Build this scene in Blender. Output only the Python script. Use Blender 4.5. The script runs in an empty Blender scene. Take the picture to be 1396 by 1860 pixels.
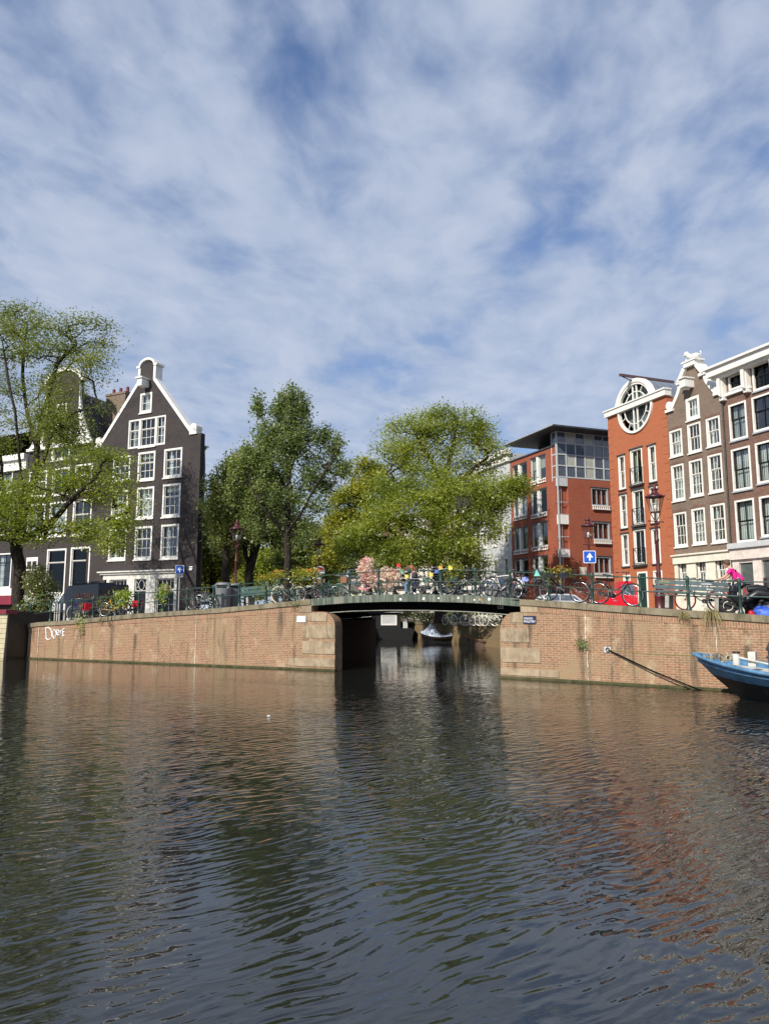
import bpy, math, random
import numpy as np
from mathutils import Vector, Matrix
from mathutils.geometry import tessellate_polygon, delaunay_2d_cdt
R = math.radians
scene = bpy.context.scene
COL = scene.collection
# ---------------------------------------------------------------- camera
FPX, CX, CY, HOR, CAMZ = 1350.0, 698.0, 930.0, 1115.0, 2.2
PITCH = math.atan((HOR - CY) / FPX)
cam = bpy.data.cameras.new('camera'); camo = bpy.data.objects.new('camera', cam); COL.objects.link(camo)
cam.sensor_fit = 'VERTICAL'; cam.sensor_height = 36.0; cam.lens = FPX / 1860.0 * 36.0
cam.clip_start = 0.1; cam.clip_end = 3000
camo.location = (0, 0, CAMZ); camo.rotation_euler = (R(90) + PITCH, 0, 0)
scene.camera = camo
# ---------------------------------------------------------------- view, sun, sky
scene.view_settings.view_transform = 'Standard'; scene.view_settings.look = 'None'
scene.view_settings.exposure = 0.15; scene.view_settings.gamma = 1.0
SUN_AZ, SUN_EL = R(218), R(36)          # azimuth clockwise from +Y
sd = Vector((math.sin(SUN_AZ) * math.cos(SUN_EL), math.cos(SUN_AZ) * math.cos(SUN_EL), math.sin(SUN_EL)))
sun = bpy.data.lights.new('sun', 'SUN'); suno = bpy.data.objects.new('sun', sun); COL.objects.link(suno)
sun.energy = 5.0; sun.angle = R(0.5); sun.color = (1.0, 0.94, 0.84)
suno.rotation_euler = sd.to_track_quat('Z', 'Y').to_euler(); suno.location = (-30, -30, 40)
world = bpy.data.worlds.new('World'); scene.world = world; world.use_nodes = True

class N:
    """tiny node-tree helper"""
    def __init__(s, tree):
        s.t = tree; s.t.nodes.clear()
    def n(s, typ, ins=None, **kw):
        nd = s.t.nodes.new(typ)
        for k, v in kw.items(): setattr(nd, k, v)
        for k, v in (ins or {}).items():
            sock = nd.inputs[k]
            if isinstance(v, bpy.types.NodeSocket): s.t.links.new(v, sock)
            else: sock.default_value = v
        return nd
    def math(s, op, a, b=0.0, c=0.0, clamp=False):
        nd = s.n('ShaderNodeMath', {0: a, 1: b, 2: c}, operation=op, use_clamp=clamp); return nd.outputs[0]
    def mix(s, f, a, b, blend='MIX'):
        nd = s.t.nodes.new('ShaderNodeMix'); nd.data_type = 'RGBA'; nd.blend_type = blend
        for k, v in ((0, f), (6, a), (7, b)):
            if isinstance(v, bpy.types.NodeSocket): s.t.links.new(v, nd.inputs[k])
            else: nd.inputs[k].default_value = (tuple(v) + (1,))[:4] if k else v
        return nd.outputs[2]
    def ramp(s, f, stops):
        nd = s.n('ShaderNodeValToRGB', {0: f}); e = nd.color_ramp.elements
        e[0].position = stops[0][0]; e[0].color = (*stops[0][1], 1); e[1].position = stops[1][0]; e[1].color = (*stops[1][1], 1)
        for p, c in stops[2:]:
            x = e.new(p); x.color = (*c, 1)
        return nd.outputs[0]
    def rng(s, f, a, b, c=0.0, d=1.0, smooth=True):
        nd = s.n('ShaderNodeMapRange', {0: f, 1: a, 2: b, 3: c, 4: d}); nd.clamp = True
        if smooth: nd.interpolation_type = 'SMOOTHSTEP'
        return nd.outputs[0]
    def noise(s, vec, scale, detail=3, rough=0.5, dist=0.0, ntype=None):
        return s.n('ShaderNodeTexNoise', {'Vector': vec, 'Scale': scale, 'Detail': detail, 'Roughness': rough, 'Distortion': dist}).outputs[0]
    def mapping(s, vec, loc=(0, 0, 0), rot=(0, 0, 0), scale=(1, 1, 1)):
        return s.n('ShaderNodeMapping', {'Vector': vec, 'Location': loc, 'Rotation': rot, 'Scale': scale}).outputs[0]

w = N(world.node_tree)
tc = w.n('ShaderNodeTexCoord')
sky = w.n('ShaderNodeTexSky', sky_type='NISHITA', sun_disc=False, sun_elevation=SUN_EL, sun_rotation=SUN_AZ,
          altitude=0, air_density=1.0, dust_density=0.6, ozone_density=2.2)
sep = w.n('ShaderNodeSeparateXYZ', {0: tc.outputs['Generated']})
zz = w.math('MAXIMUM', sep.outputs[2], 0.0); zd = w.math('ADD', zz, 0.10)
px_ = w.math('DIVIDE', sep.outputs[0], zd); py_ = w.math('DIVIDE', sep.outputs[1], zd)
pv = w.n('ShaderNodeCombineXYZ', {0: px_, 1: py_, 2: 0.0}).outputs[0]
warp = w.n('ShaderNodeTexNoise', {'Vector': pv, 'Scale': 1.6, 'Detail': 3.0}).outputs[1]
wv = w.n('ShaderNodeVectorMath', {0: warp, 1: (0.5, 0.5, 0.5)}, operation='SUBTRACT').outputs[0]
wv = w.n('ShaderNodeVectorMath', {0: wv, 3: 0.30}, operation='SCALE').outputs[0]
rw = w.n('ShaderNodeVectorMath', {0: pv, 1: wv}, operation='ADD').outputs[0]
rot = w.n('ShaderNodeMapping', {'Vector': rw, 'Location': (3.1, 1.7, 0), 'Rotation': (0, 0, R(78)), 'Scale': (1.35, 1, 1)}, vector_type='TEXTURE').outputs[0]   # puffs drawn out towards the viewer
n1 = w.noise(rot, 2.7, 4, 0.5)
n2 = w.noise(w.mapping(rot, loc=(9, 4, 0)), 9.0, 5, 0.55)
n3 = w.noise(w.mapping(pv, loc=(2.0, 5.3, 0)), 0.6, 2, 0.5)
low = w.rng(sep.outputs[2], 0.15, 0.85, 0.215, 0.060)
dens = w.math('ADD', w.math('ADD', w.math('MULTIPLY', n1, 0.70), w.math('MULTIPLY', n2, 0.24)), w.math('ADD', w.math('MULTIPLY', n3, 0.28), low))
gapx = w.rng(sep.outputs[0], 0.08, 0.36); gapz = w.rng(sep.outputs[2], 0.28, 0.60)
dens = w.math('SUBTRACT', dens, w.math('MULTIPLY', w.math('MULTIPLY', gapx, gapz), 0.11))
cov = w.rng(dens, 0.47, 0.78)
cloud = w.ramp(w.math('ADD', w.math('MULTIPLY', n2, 0.5), w.math('MULTIPLY', n1, 0.5)), [(0.38, (3.7, 4.6, 6.3)), (0.62, (5.4, 6.0, 7.3))])
skyc = w.n('ShaderNodeVectorMath', {0: sky.outputs[0], 1: (0.70, 0.98, 1.35)}, operation='MULTIPLY').outputs[0]
mixc = w.mix(w.math('MULTIPLY', cov, 0.90), skyc, cloud)
bg = w.n('ShaderNodeBackground', {0: mixc, 1: 0.094})
w.n('ShaderNodeOutputWorld', {0: bg.outputs[0]})

# ---------------------------------------------------------------- pixel -> world measuring helpers (used to find real positions)
def ray(px, py):
    u = (px - CX) / FPX; v = (CY - py) / FPX; c, s = math.cos(PITCH), math.sin(PITCH)
    return Vector((u, c - v * s, s + v * c))
CAM = Vector((0, 0, CAMZ))
def at(px, py, Y):
    d = ray(px, py); return CAM + d * (Y / d.y)
def onz(px, py, z=0.0):
    d = ray(px, py); return CAM + d * ((z - CAMZ) / d.z)
class Fr:
    """vertical facade frame: local x along the wall (to the right), y into the building, z up"""
    def __init__(s, p, ang):
        s.o = Vector((p[0], p[1], 0)); s.a = ang; s.x = Vector((math.cos(ang), math.sin(ang), 0)); s.y = Vector((-s.x.y, s.x.x, 0))
    def uv(s, px, py, y=0.0):
        d = ray(px, py); o = s.o + s.y * y; t = (o - CAM).dot(s.y) / d.dot(s.y); p = CAM + d * t
        return ((p - o).dot(s.x), p.z)
    def w(s, x, y, z=0.0):
        return s.o + s.x * x + s.y * y + Vector((0, 0, z))

# ---------------------------------------------------------------- mesh builder
class MB:
    def __init__(s): s.v = []; s.f = []; s.sm = []; s.M = None
    def add(s, vs, fs, smooth=False):
        b = len(s.v)
        for p in vs:
            p = Vector(p); s.v.append(s.M @ p if s.M else p)
        for f in fs: s.f.append(tuple(b + i for i in f)); s.sm.append(smooth)
        return s
    def box(s, x0, x1, y0, y1, z0, z1):
        vs = [(x, y, z) for z in (z0, z1) for y in (y0, y1) for x in (x0, x1)]
        return s.add(vs, [(0, 2, 3, 1), (4, 5, 7, 6), (0, 1, 5, 4), (2, 6, 7, 3), (0, 4, 6, 2), (1, 3, 7, 5)])
    def tube(s, pts, r, n=8, closed=False, caps=True):
        pts = [Vector(p) for p in pts]; k = len(pts); rr = r if isinstance(r, (list, tuple)) else [r] * k
        vs = []; fs = []; pn = None
        for i, p in enumerate(pts):
            a = pts[(i - 1) % k] if (i or closed) else p; b = pts[(i + 1) % k] if (i < k - 1 or closed) else p
            t = (b - a); t = t.normalized() if t.length > 1e-9 else Vector((0, 0, 1))
            if pn is None:
                pn = t.orthogonal().normalized()
            pn = (pn - t * pn.dot(t)); pn = pn.normalized() if pn.length > 1e-6 else t.orthogonal().normalized()
            bn = t.cross(pn)
            for j in range(n):
                an = 2 * math.pi * j / n; vs.append(p + (pn * math.cos(an) + bn * math.sin(an)) * rr[i])
        for i in range(k if closed else k - 1):
            for j in range(n):
                a = i * n + j; b = i * n + (j + 1) % n; c = ((i + 1) % k) * n + (j + 1) % n; d = ((i + 1) % k) * n + j
                fs.append((a, b, c, d))
        s.add(vs, fs, True)
        if caps and not closed:
            s.add(vs[:n], [tuple(range(n))[::-1]]); s.add(vs[-n:], [tuple(range(n))])
        return s
    def lathe(s, prof, c=(0, 0, 0), n=12, smooth=True):
        vs = []; fs = []
        for r, z in prof:
            for j in range(n):
                a = 2 * math.pi * j / n; vs.append((c[0] + r * math.cos(a), c[1] + r * math.sin(a), c[2] + z))
        m = len(prof)
        for i in range(m - 1):
            for j in range(n): fs.append((i * n + j, i * n + (j + 1) % n, (i + 1) * n + (j + 1) % n, (i + 1) * n + j))
        s.add(vs, fs, smooth); s.add(vs[:n], [tuple(range(n))[::-1]]); s.add(vs[-n:], [tuple(range(n))]); return s
    def ball(s, c, r, n=8, sc=(1, 1, 1)):
        vs = []; fs = []; m = max(4, n // 2 + 1)
        for i in range(m + 1):
            th = math.pi * i / m
            for j in range(n):
                a = 2 * math.pi * j / n
                vs.append((c[0] + r * sc[0] * math.sin(th) * math.cos(a), c[1] + r * sc[1] * math.sin(th) * math.sin(a), c[2] + r * sc[2] * math.cos(th)))
        for i in range(m):
            for j in range(n): fs.append((i * n + j, (i + 1) * n + j, (i + 1) * n + (j + 1) % n, i * n + (j + 1) % n))
        return s.add(vs, fs, True)
    def prism(s, out, y0, y1, dv=None, caps=(True, True)):
        """polygon in (x,z), from y0 to y1 (or along vector dv)"""
        n = len(out); dv = Vector(dv) if dv is not None else Vector((0, y1 - y0, 0))
        a = [Vector((p[0], y0, p[1])) for p in out]; b = [p + dv for p in a]
        s.add(a + b, [(i, (i + 1) % n, n + (i + 1) % n, n + i) for i in range(n)])
        tri = tessellate_polygon([[Vector((p[0], p[1], 0)) for p in out]])
        if caps[0]: s.add(a, [tuple(t) for t in tri])
        if caps[1]: s.add(b, [tuple(t)[::-1] for t in tri])
        return s
    def plate(s, out, holes, y0, y1):
        """wall plate in (x,z) with real openings (each hole a polygon)"""
        loops = [[Vector((p[0], p[1])) for p in out]] + [[Vector((p[0], p[1])) for p in h] for h in holes]
        vs = []; ed = []
        for l in loops:
            k = len(vs); vs += l; ed += [(k + i, k + (i + 1) % len(l)) for i in range(len(l))]
        r = delaunay_2d_cdt(vs, ed, [], 0, 1e-5); flat = r[0]
        def inside(p, l):
            c = False; j = len(l) - 1
            for i in range(len(l)):
                if (l[i].y > p.y) != (l[j].y > p.y) and p.x < (l[j].x - l[i].x) * (p.y - l[i].y) / (l[j].y - l[i].y) + l[i].x: c = not c
                j = i
            return c
        tri = []
        for t in r[2]:
            c = sum((flat[i] for i in t), Vector((0, 0))) / len(t)
            if inside(c, loops[0]) and not any(inside(c, h) for h in loops[1:]): tri.append(tuple(t))
        s.add([(p.x, y0, p.y) for p in flat], tri)
        s.add([(p.x, y1, p.y) for p in flat], [t[::-1] for t in tri])
        for l in loops:
            n = len(l); s.add([(p.x, y, p.y) for y in (y0, y1) for p in l], [(i, (i + 1) % n, n + (i + 1) % n, n + i) for i in range(n)])
        return s
    def build(s, name, m, parent=None, fix=True):
        me = bpy.data.meshes.new(name)
        me.from_pydata([tuple(v) for v in s.v], [], s.f)
        me.polygons.foreach_set('use_smooth', s.sm)
        if m: me.materials.append(m)
        if fix and len(s.f) < 60000:
            import bmesh
            bm = bmesh.new(); bm.from_mesh(me); bmesh.ops.recalc_face_normals(bm, faces=bm.faces); bm.to_mesh(me); bm.free()
        me.update()
        o = bpy.data.objects.new(name, me); COL.objects.link(o)
        if parent: o.parent = parent
        return o
def rect(x0, x1, z0, z1): return [(x0, z0), (x1, z0), (x1, z1), (x0, z1)]
def circ(cx, cz, r, n=32, rz=None, a0=0, a1=2 * math.pi):
    rz = rz or r; full = abs(a1 - a0 - 2 * math.pi) < 1e-6; k = n if full else n + 1
    return [(cx + r * math.cos(a0 + (a1 - a0) * i / n), cz + rz * math.sin(a0 + (a1 - a0) * i / n)) for i in range(k)]
def thing(name, label, cat, loc=(0, 0, 0), rz=0.0, group=None, rot=None):
    o = bpy.data.objects.new(name, None); COL.objects.link(o); o.location = loc; o.rotation_euler = rot or (0, 0, rz)
    o.empty_display_size = 0.2; return tag(o, label, cat, group)
def tag(o, label=None, cat=None, group=None, kind=None):
    if label: o['label'] = label
    if cat: o['category'] = cat
    if group: o['group'] = group
    if kind: o['kind'] = kind
    return o
def kids(o): return [c for c in bpy.data.objects if c.parent == o]
def copy_tree(o, parent=None):
    c = o.copy(); COL.objects.link(c); c.parent = parent
    for ch in kids(o): copy_tree(ch, c)
    return c
def text(s, size, m, parent, name='lettering', loc=(0, 0, 0), rot=(R(90), 0, 0), depth=0.004, width=None, align='CENTER'):
    cu = bpy.data.curves.new('t', 'FONT'); cu.body = s; cu.size = size; cu.extrude = depth; cu.align_x = align; cu.align_y = 'CENTER'
    tmp = bpy.data.objects.new('t', cu); me = bpy.data.meshes.new_from_object(tmp); bpy.data.objects.remove(tmp)
    me.materials.clear(); me.materials.append(m)
    o = bpy.data.objects.new(name, me); COL.objects.link(o); o.parent = parent; o.location = loc; o.rotation_euler = rot
    if width:
        wd = max(v.co.x for v in me.vertices) - min(v.co.x for v in me.vertices); o.scale = (width / wd, 1, 1)
    return o
# ---------------------------------------------------------------- materials
MATS = {}
def mat(name, fn=None, **kw):
    if name in MATS: return MATS[name]
    m = bpy.data.materials.new(name); m.use_nodes = True; t = N(m.node_tree); MATS[name] = m
    out = t.n('ShaderNodeOutputMaterial'); sh = fn(t, **kw); t.t.links.new(sh, out.inputs[0]); return m
def bsdf(t, col, rough=0.6, metal=0.0, spec=0.5, normal=None, **kw):
    ins = {'Base Color': (tuple(col) + (1,))[:4] if not isinstance(col, bpy.types.NodeSocket) else col, 'Roughness': rough, 'Metallic': metal, 'Specular IOR Level': spec}
    if normal is not None: ins['Normal'] = normal
    ins.update(kw)
    return t.n('ShaderNodeBsdfPrincipled', ins).outputs[0]
def oc(t): return t.n('ShaderNodeTexCoord').outputs['Object']
def f_paint(t, col, rough=0.5, metal=0.0, var=0.12, sc=3.0, dirt=0.0, spec=0.5):
    v = oc(t); n = t.noise(v, sc, 4, 0.6)
    c2 = tuple(x * (1 - var * 1.6) for x in col); c3 = tuple(min(1, x * (1 + var)) for x in col)
    c = t.mix(t.rng(n, 0.3, 0.7), c2, c3)
    if dirt:
        d = t.noise(t.mapping(v, scale=(5, 5, 0.7)), 2.5, 4, 0.65)
        c = t.mix(t.rng(d, 0.5, 0.75, 0, dirt), c, (0.12, 0.10, 0.07))
    return bsdf(t, c, rough, metal, spec)
def paint(name, col, **kw): return mat(name, f_paint, col=col, **kw)
def f_brick(t, c1, c2, mortar, stain=0.4, stc=(0.10, 0.08, 0.05), bw=0.22, rh=0.066, ms=0.008, var=0.5, streak=0.0, lime=0.0, soldier=False, bump=0.5):
    v = oc(t); s = t.n('ShaderNodeSeparateXYZ', {0: v}); u = t.math('ADD', s.outputs[0], s.outputs[1])
    uv = t.n('ShaderNodeCombineXYZ', {0: (s.outputs[2] if soldier else u), 1: (u if soldier else s.outputs[2]), 2: 0.0}).outputs[0]
    b = t.n('ShaderNodeTexBrick', {'Vector': uv, 'Color1': (*c1, 1), 'Color2': (*c2, 1), 'Mortar': (*mortar, 1), 'Scale': 1.0, 'Mortar Size': ms, 'Mortar Smooth': 0.15, 'Bias': -0.1, 'Brick Width': bw, 'Row Height': rh})
    b.offset = 0.5
    c = b.outputs[0]
    fine = t.noise(v, 9.0, 3, 0.6); c = t.mix(t.rng(fine, 0.25, 0.8, 0.0, var), c, tuple(x * 0.45 for x in c2))
    big = t.noise(t.mapping(v, scale=(0.6, 0.6, 0.9)), 1.1, 5, 0.62)
    c = t.mix(t.rng(big, 0.42, 0.72, 0, stain), c, stc)
    if streak:
        k = t.noise(t.mapping(v, scale=(2.2, 2.2, 0.28)), 1.3, 4, 0.6)
        c = t.mix(t.rng(k, 0.50, 0.72, 0, streak), c, (0.06, 0.05, 0.035))
    if lime:
        k = t.noise(t.mapping(v, loc=(7, 3, 1), scale=(1.0, 1.0, 0.5)), 1.6, 5, 0.7)
        c = t.mix(t.rng(k, 0.54, 0.74, 0, lime), c, (0.50, 0.40, 0.26))
    bm = t.n('ShaderNodeBump', {'Strength': bump, 'Distance': 0.006, 'Height': t.math('SUBTRACT', t.math('MULTIPLY', fine, 0.3), b.outputs[1])}).outputs[0]
    return bsdf(t, c, 0.85, 0, 0.3, bm)
def f_stone(t, a, b, dark=(0.05, 0.05, 0.04), k=0.5):
    v = oc(t); n = t.noise(v, 2.2, 6, 0.65); c = t.mix(t.rng(n, 0.3, 0.7), a, b)
    n2 = t.noise(t.mapping(v, loc=(3, 1, 2), scale=(2.5, 2.5, 0.7)), 1.6, 5, 0.7); c = t.mix(t.rng(n2, 0.45, 0.75, 0, k), c, dark)
    bm = t.n('ShaderNodeBump', {'Strength': 0.4, 'Distance': 0.01, 'Height': t.noise(v, 25, 4, 0.6)}).outputs[0]
    return bsdf(t, c, 0.85, 0, 0.3, bm)
def f_leaf(t, a, b, c, trans=0.4):
    g = t.n('ShaderNodeNewGeometry'); v = oc(t)
    r = g.outputs['Random Per Island']; big = t.noise(v, 0.45, 3, 0.6)
    f = t.math('ADD', t.math('MULTIPLY', r, 0.55), t.math('MULTIPLY', t.rng(big, 0.3, 0.7), 0.5))
    col = t.ramp(f, [(0.1, a), (0.95, c), (0.5, b)])
    d = t.n('ShaderNodeBsdfDiffuse', {0: col}).outputs[0]
    tcol = t.n('ShaderNodeVectorMath', {0: col, 1: (1.25, 1.3, 0.55)}, operation='MULTIPLY').outputs[0]
    tr = t.n('ShaderNodeBsdfTranslucent', {0: tcol}).outputs[0]
    gl = t.n('ShaderNodeBsdfGlossy', {'Color': (1, 1, 1, 1), 'Roughness': 0.45}).outputs[0]
    m = t.n('ShaderNodeMixShader', {0: trans, 1: d, 2: tr}).outputs[0]
    return t.n('ShaderNodeMixShader', {0: 0.05, 1: m, 2: gl}).outputs[0]
def f_glass(t, tint=(0.88, 0.92, 0.92), refl=0.10, rough=0.02):
    v = oc(t); bm = t.n('ShaderNodeBump', {'Strength': 0.06, 'Distance': 0.05, 'Height': t.noise(v, 1.6, 2, 0.5)}).outputs[0]
    tr = t.n('ShaderNodeBsdfTransparent', {0: (*tint, 1)}).outputs[0]
    gl = t.n('ShaderNodeBsdfGlossy', {'Color': (0.9, 0.95, 1, 1), 'Roughness': rough, 'Normal': bm}).outputs[0]
    fr = t.n('ShaderNodeFresnel', {'IOR': 1.5}).outputs[0]
    bf = t.math('SUBTRACT', 1.0, t.n('ShaderNodeNewGeometry').outputs['Backfacing'])
    return t.n('ShaderNodeMixShader', {0: t.math('MULTIPLY', t.math('ADD', t.math('MULTIPLY', fr, 0.9), refl, clamp=True), bf), 1: tr, 2: gl}).outputs[0]
def f_bark(t, a=(0.016, 0.013, 0.010), b=(0.055, 0.045, 0.034)):
    v = oc(t); n = t.noise(t.mapping(v, scale=(4, 4, 1)), 3.0, 5, 0.7); c = t.mix(t.rng(n, 0.35, 0.7), a, b)
    bm = t.n('ShaderNodeBump', {'Strength': 0.7, 'Distance': 0.03, 'Height': n}).outputs[0]
    return bsdf(t, c, 0.9, 0, 0.2, bm)
def f_water(t):
    v = oc(t)
    wn = t.n('ShaderNodeTexNoise', {'Vector': v, 'Scale': 0.6, 'Detail': 2.0}).outputs[1]
    wn = t.n('ShaderNodeVectorMath', {0: wn, 3: 0.6}, operation='SCALE').outputs[0]
    p = t.n('ShaderNodeVectorMath', {0: v, 1: wn}, operation='ADD').outputs[0]
    def aniso(vec, ang, k, sc, det, ro):      # noise stretched k times along direction ang
        m = t.n('ShaderNodeMapping', {'Vector': vec, 'Rotation': (0, 0, R(ang)), 'Scale': (k, 1, 1)}, vector_type='TEXTURE').outputs[0]
        return t.noise(m, sc, det, ro)
    a = aniso(p, 36, 3.6, 11.5, 1, 0.3)
    b = aniso(p, 26, 3.0, 5.0, 2, 0.4)
    c = aniso(p, -12, 2.5, 20.0, 2, 0.5)
    patch = t.rng(t.noise(v, 0.16, 2, 0.5), 0.35, 0.65, 0.55, 1.0)
    h = t.math('ADD', t.math('MULTIPLY', a, 0.0245), t.math('ADD', t.math('MULTIPLY', b, 0.011), t.math('MULTIPLY', c, 0.0014)))
    h = t.math('MULTIPLY', h, patch)
    sy = t.n('ShaderNodeSeparateXYZ', {0: v}).outputs[1]
    calm = t.rng(sy, 17.0, 30.0, 1.0, 0.16)      # sheltered, calmer water towards the walls and the bridge
    calm = t.math('MULTIPLY', calm, t.rng(sy, 4.5, 12.0, 0.62, 1.0))
    bm = t.n('ShaderNodeBump', {'Strength': calm, 'Distance': 1.0, 'Height': h}).outputs[0]
    return bsdf(t, (0.013, 0.014, 0.012), 0.02, 0, 0.5, bm, IOR=1.72)
def f_street(t):
    v = oc(t); b = t.n('ShaderNodeTexBrick', {'Vector': v, 'Color1': (0.16, 0.11, 0.09, 1), 'Color2': (0.22, 0.16, 0.13, 1), 'Mortar': (0.08, 0.07, 0.06, 1), 'Scale': 1.0, 'Mortar Size': 0.006, 'Brick Width': 0.21, 'Row Height': 0.1})
    c = t.mix(t.rng(t.noise(v, 0.6, 5, 0.6), 0.35, 0.7, 0, 0.6), b.outputs[0], (0.13, 0.12, 0.10)); return bsdf(t, c, 0.9)
def f_green_steel(t):
    v = oc(t); k = t.noise(t.mapping(v, scale=(5, 5, 0.35)), 2.0, 4, 0.7); k2 = t.noise(v, 6, 4, 0.7)
    c = t.mix(t.rng(k, 0.40, 0.68), (0.05, 0.075, 0.055), (0.20, 0.205, 0.16)); c = t.mix(t.rng(k2, 0.60, 0.72, 0, 0.7), c, (0.30, 0.24, 0.15))
    return bsdf(t, c, 0.6)
def f_tile(t, col=(0.10, 0.045, 0.03)):
    v = oc(t); s = t.n('ShaderNodeSeparateXYZ', {0: v}); u = t.math('ADD', s.outputs[0], s.outputs[1])
    wv = t.math('SINE', t.math('MULTIPLY', u, 28.0)); wz = t.math('SINE', t.math('MULTIPLY', s.outputs[2], 24.0))
    c = t.mix(t.rng(t.noise(v, 2, 4, 0.6), 0.3, 0.7), tuple(x * 0.6 for x in col), tuple(x * 1.4 for x in col))
    bm = t.n('ShaderNodeBump', {'Strength': 0.8, 'Distance': 0.03, 'Height': t.math('ADD', wv, t.math('MULTIPLY', wz, 0.6))}).outputs[0]
    return bsdf(t, c, 0.8, 0, 0.3, bm)
def f_zinc(t):
    v = oc(t); s = t.n('ShaderNodeSeparateXYZ', {0: v}); y = t.math('FRACT', t.math('MULTIPLY', s.outputs[1], 1.6))
    bm = t.n('ShaderNodeBump', {'Strength': 1.0, 'Distance': 0.04, 'Height': t.rng(y, 0.0, 0.08, 1, 0)}).outputs[0]
    return bsdf(t, t.mix(t.noise(v, 2, 3, 0.5), (0.24, 0.27, 0.30), (0.36, 0.39, 0.42)), 0.42, 0.5, 0.5, bm)
def f_curtain(t, col=(0.75, 0.74, 0.70)):
    v = oc(t); s = t.n('ShaderNodeSeparateXYZ', {0: v})
    bm = t.n('ShaderNodeBump', {'Strength': 1.0, 'Distance': 0.04, 'Height': t.math('SINE', t.math('MULTIPLY', s.outputs[0], 45.0))}).outputs[0]
    return bsdf(t, col, 0.9, 0, 0.1, bm)

WHITE = paint('white_paint', (0.78, 0.76, 0.70), var=0.05, dirt=0.22)
WHITE2 = paint('weathered_white_paint', (0.66, 0.65, 0.60), var=0.10, dirt=0.45)
CREAM = paint('cream_paint', (0.74, 0.70, 0.58), var=0.06, dirt=0.2)
GREYP = paint('grey_paint', (0.34, 0.37, 0.40), var=0.08)
GREYL = paint('pale_grey_panel', (0.50, 0.52, 0.52), var=0.06)
BLACKP = paint('black_paint', (0.012, 0.012, 0.014), rough=0.35, var=0.3)
DARKP = paint('dark_grey_paint', (0.05, 0.052, 0.055), var=0.2)
GREENP = paint('dark_green_paint', (0.020, 0.055, 0.040), rough=0.4, var=0.3, dirt=0.3)
DOORG = paint('door_green_paint', (0.012, 0.04, 0.028), rough=0.35)
GLASS = mat('window_glass', f_glass)
GLASSD = mat('window_glass_dark', f_glass, tint=(0.4, 0.42, 0.42), refl=0.0)
GLASSG = mat('window_glass_green', f_glass, tint=(0.78, 0.84, 0.83), refl=0.10, rough=0.04)
CURT = mat('curtain_white', f_curtain); CURT2 = mat('curtain_grey', f_curtain, col=(0.42, 0.43, 0.42)); BLIND = mat('blind_cream', f_curtain, col=(0.60, 0.58, 0.44))
BK_DARK = mat('dark_brick', f_brick, c1=(0.050, 0.042, 0.043), c2=(0.072, 0.058, 0.056), mortar=(0.040, 0.036, 0.036), stain=0.6, stc=(0.028, 0.025, 0.027), var=0.45)
BK_BROWN = mat('grey_brown_brick', f_brick, c1=(0.215, 0.14, 0.10), c2=(0.13, 0.09, 0.07), mortar=(0.34, 0.28, 0.22), stain=0.4, stc=(0.10, 0.075, 0.055), ms=0.011, var=0.45)
BK_BROWN2 = mat('red_brown_brick', f_brick, c1=(0.23, 0.12, 0.09), c2=(0.15, 0.08, 0.06), mortar=(0.25, 0.18, 0.14), stain=0.4, stc=(0.11, 0.07, 0.05), var=0.45)
BK_ORANGE = mat('orange_brick', f_brick, c1=(0.47, 0.140, 0.060), c2=(0.39, 0.11, 0.048), mortar=(0.36, 0.17, 0.10), stain=0.18, stc=(0.36, 0.10, 0.045), var=0.25)
BK_RED = mat('red_brick', f_brick, c1=(0.40, 0.115, 0.062), c2=(0.31, 0.085, 0.048), mortar=(0.26, 0.10, 0.06), stain=0.35, stc=(0.24, 0.055, 0.032), var=0.3)
BK_QUAY = mat('quay_brick', f_brick, c1=(0.37, 0.175, 0.10), c2=(0.23, 0.12, 0.07), mortar=(0.41, 0.33, 0.22), stain=0.95, stc=(0.30, 0.215, 0.125), ms=0.012, rh=0.072, bw=0.23, var=0.45, streak=0.75, lime=0.75)
BK_SHADE = mat('sooty_brick', f_brick, c1=(0.030, 0.020, 0.016), c2=(0.02, 0.015, 0.013), mortar=(0.03, 0.026, 0.02), stain=0.5, stc=(0.015, 0.013, 0.01))  # near-black brick: the shade under the bridge is put into its colour
BK_SOLD = mat('quay_soldier_brick', f_brick, c1=(0.36, 0.18, 0.10), c2=(0.24, 0.125, 0.075), mortar=(0.44, 0.35, 0.24), stain=0.5, stc=(0.2, 0.15, 0.09), ms=0.010, rh=0.075, bw=0.23, var=0.35, streak=0.4, soldier=True)
STONE = mat('quay_stone', f_stone, a=(0.27, 0.20, 0.13), b=(0.40, 0.32, 0.22), dark=(0.10, 0.085, 0.05), k=0.85)
COPING = mat('coping_stone', f_stone, a=(0.16, 0.135, 0.085), b=(0.26, 0.22, 0.15), dark=(0.055, 0.055, 0.03), k=0.8)
ALGAE = mat('algae_stone', f_stone, a=(0.045, 0.045, 0.018), b=(0.10, 0.09, 0.04), dark=(0.02, 0.03, 0.012), k=0.8)
BRICKMOSS = mat('mossy_quay_brick', f_brick, c1=(0.24, 0.16, 0.08), c2=(0.2, 0.13, 0.07), mortar=(0.3, 0.25, 0.15), stain=0.8, stc=(0.16, 0.15, 0.07), var=0.5, streak=0.3)
LIME = mat('lime_streak', f_paint, col=(0.62, 0.56, 0.46), var=0.3, rough=0.9)
STEEL = mat('green_steel', f_green_steel)
WATER = mat('water', f_water); STREET = mat('street_paving', f_street)
BARK = mat('bark', f_bark); BARK2 = mat('bark_brown', f_bark, a=(0.05, 0.038, 0.025), b=(0.16, 0.13, 0.09))
TILE = mat('roof_tiles', f_tile); TILED = mat('dark_roof_tiles', f_tile, col=(0.05, 0.045, 0.045)); ZINC = mat('zinc_roof', f_zinc)
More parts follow.
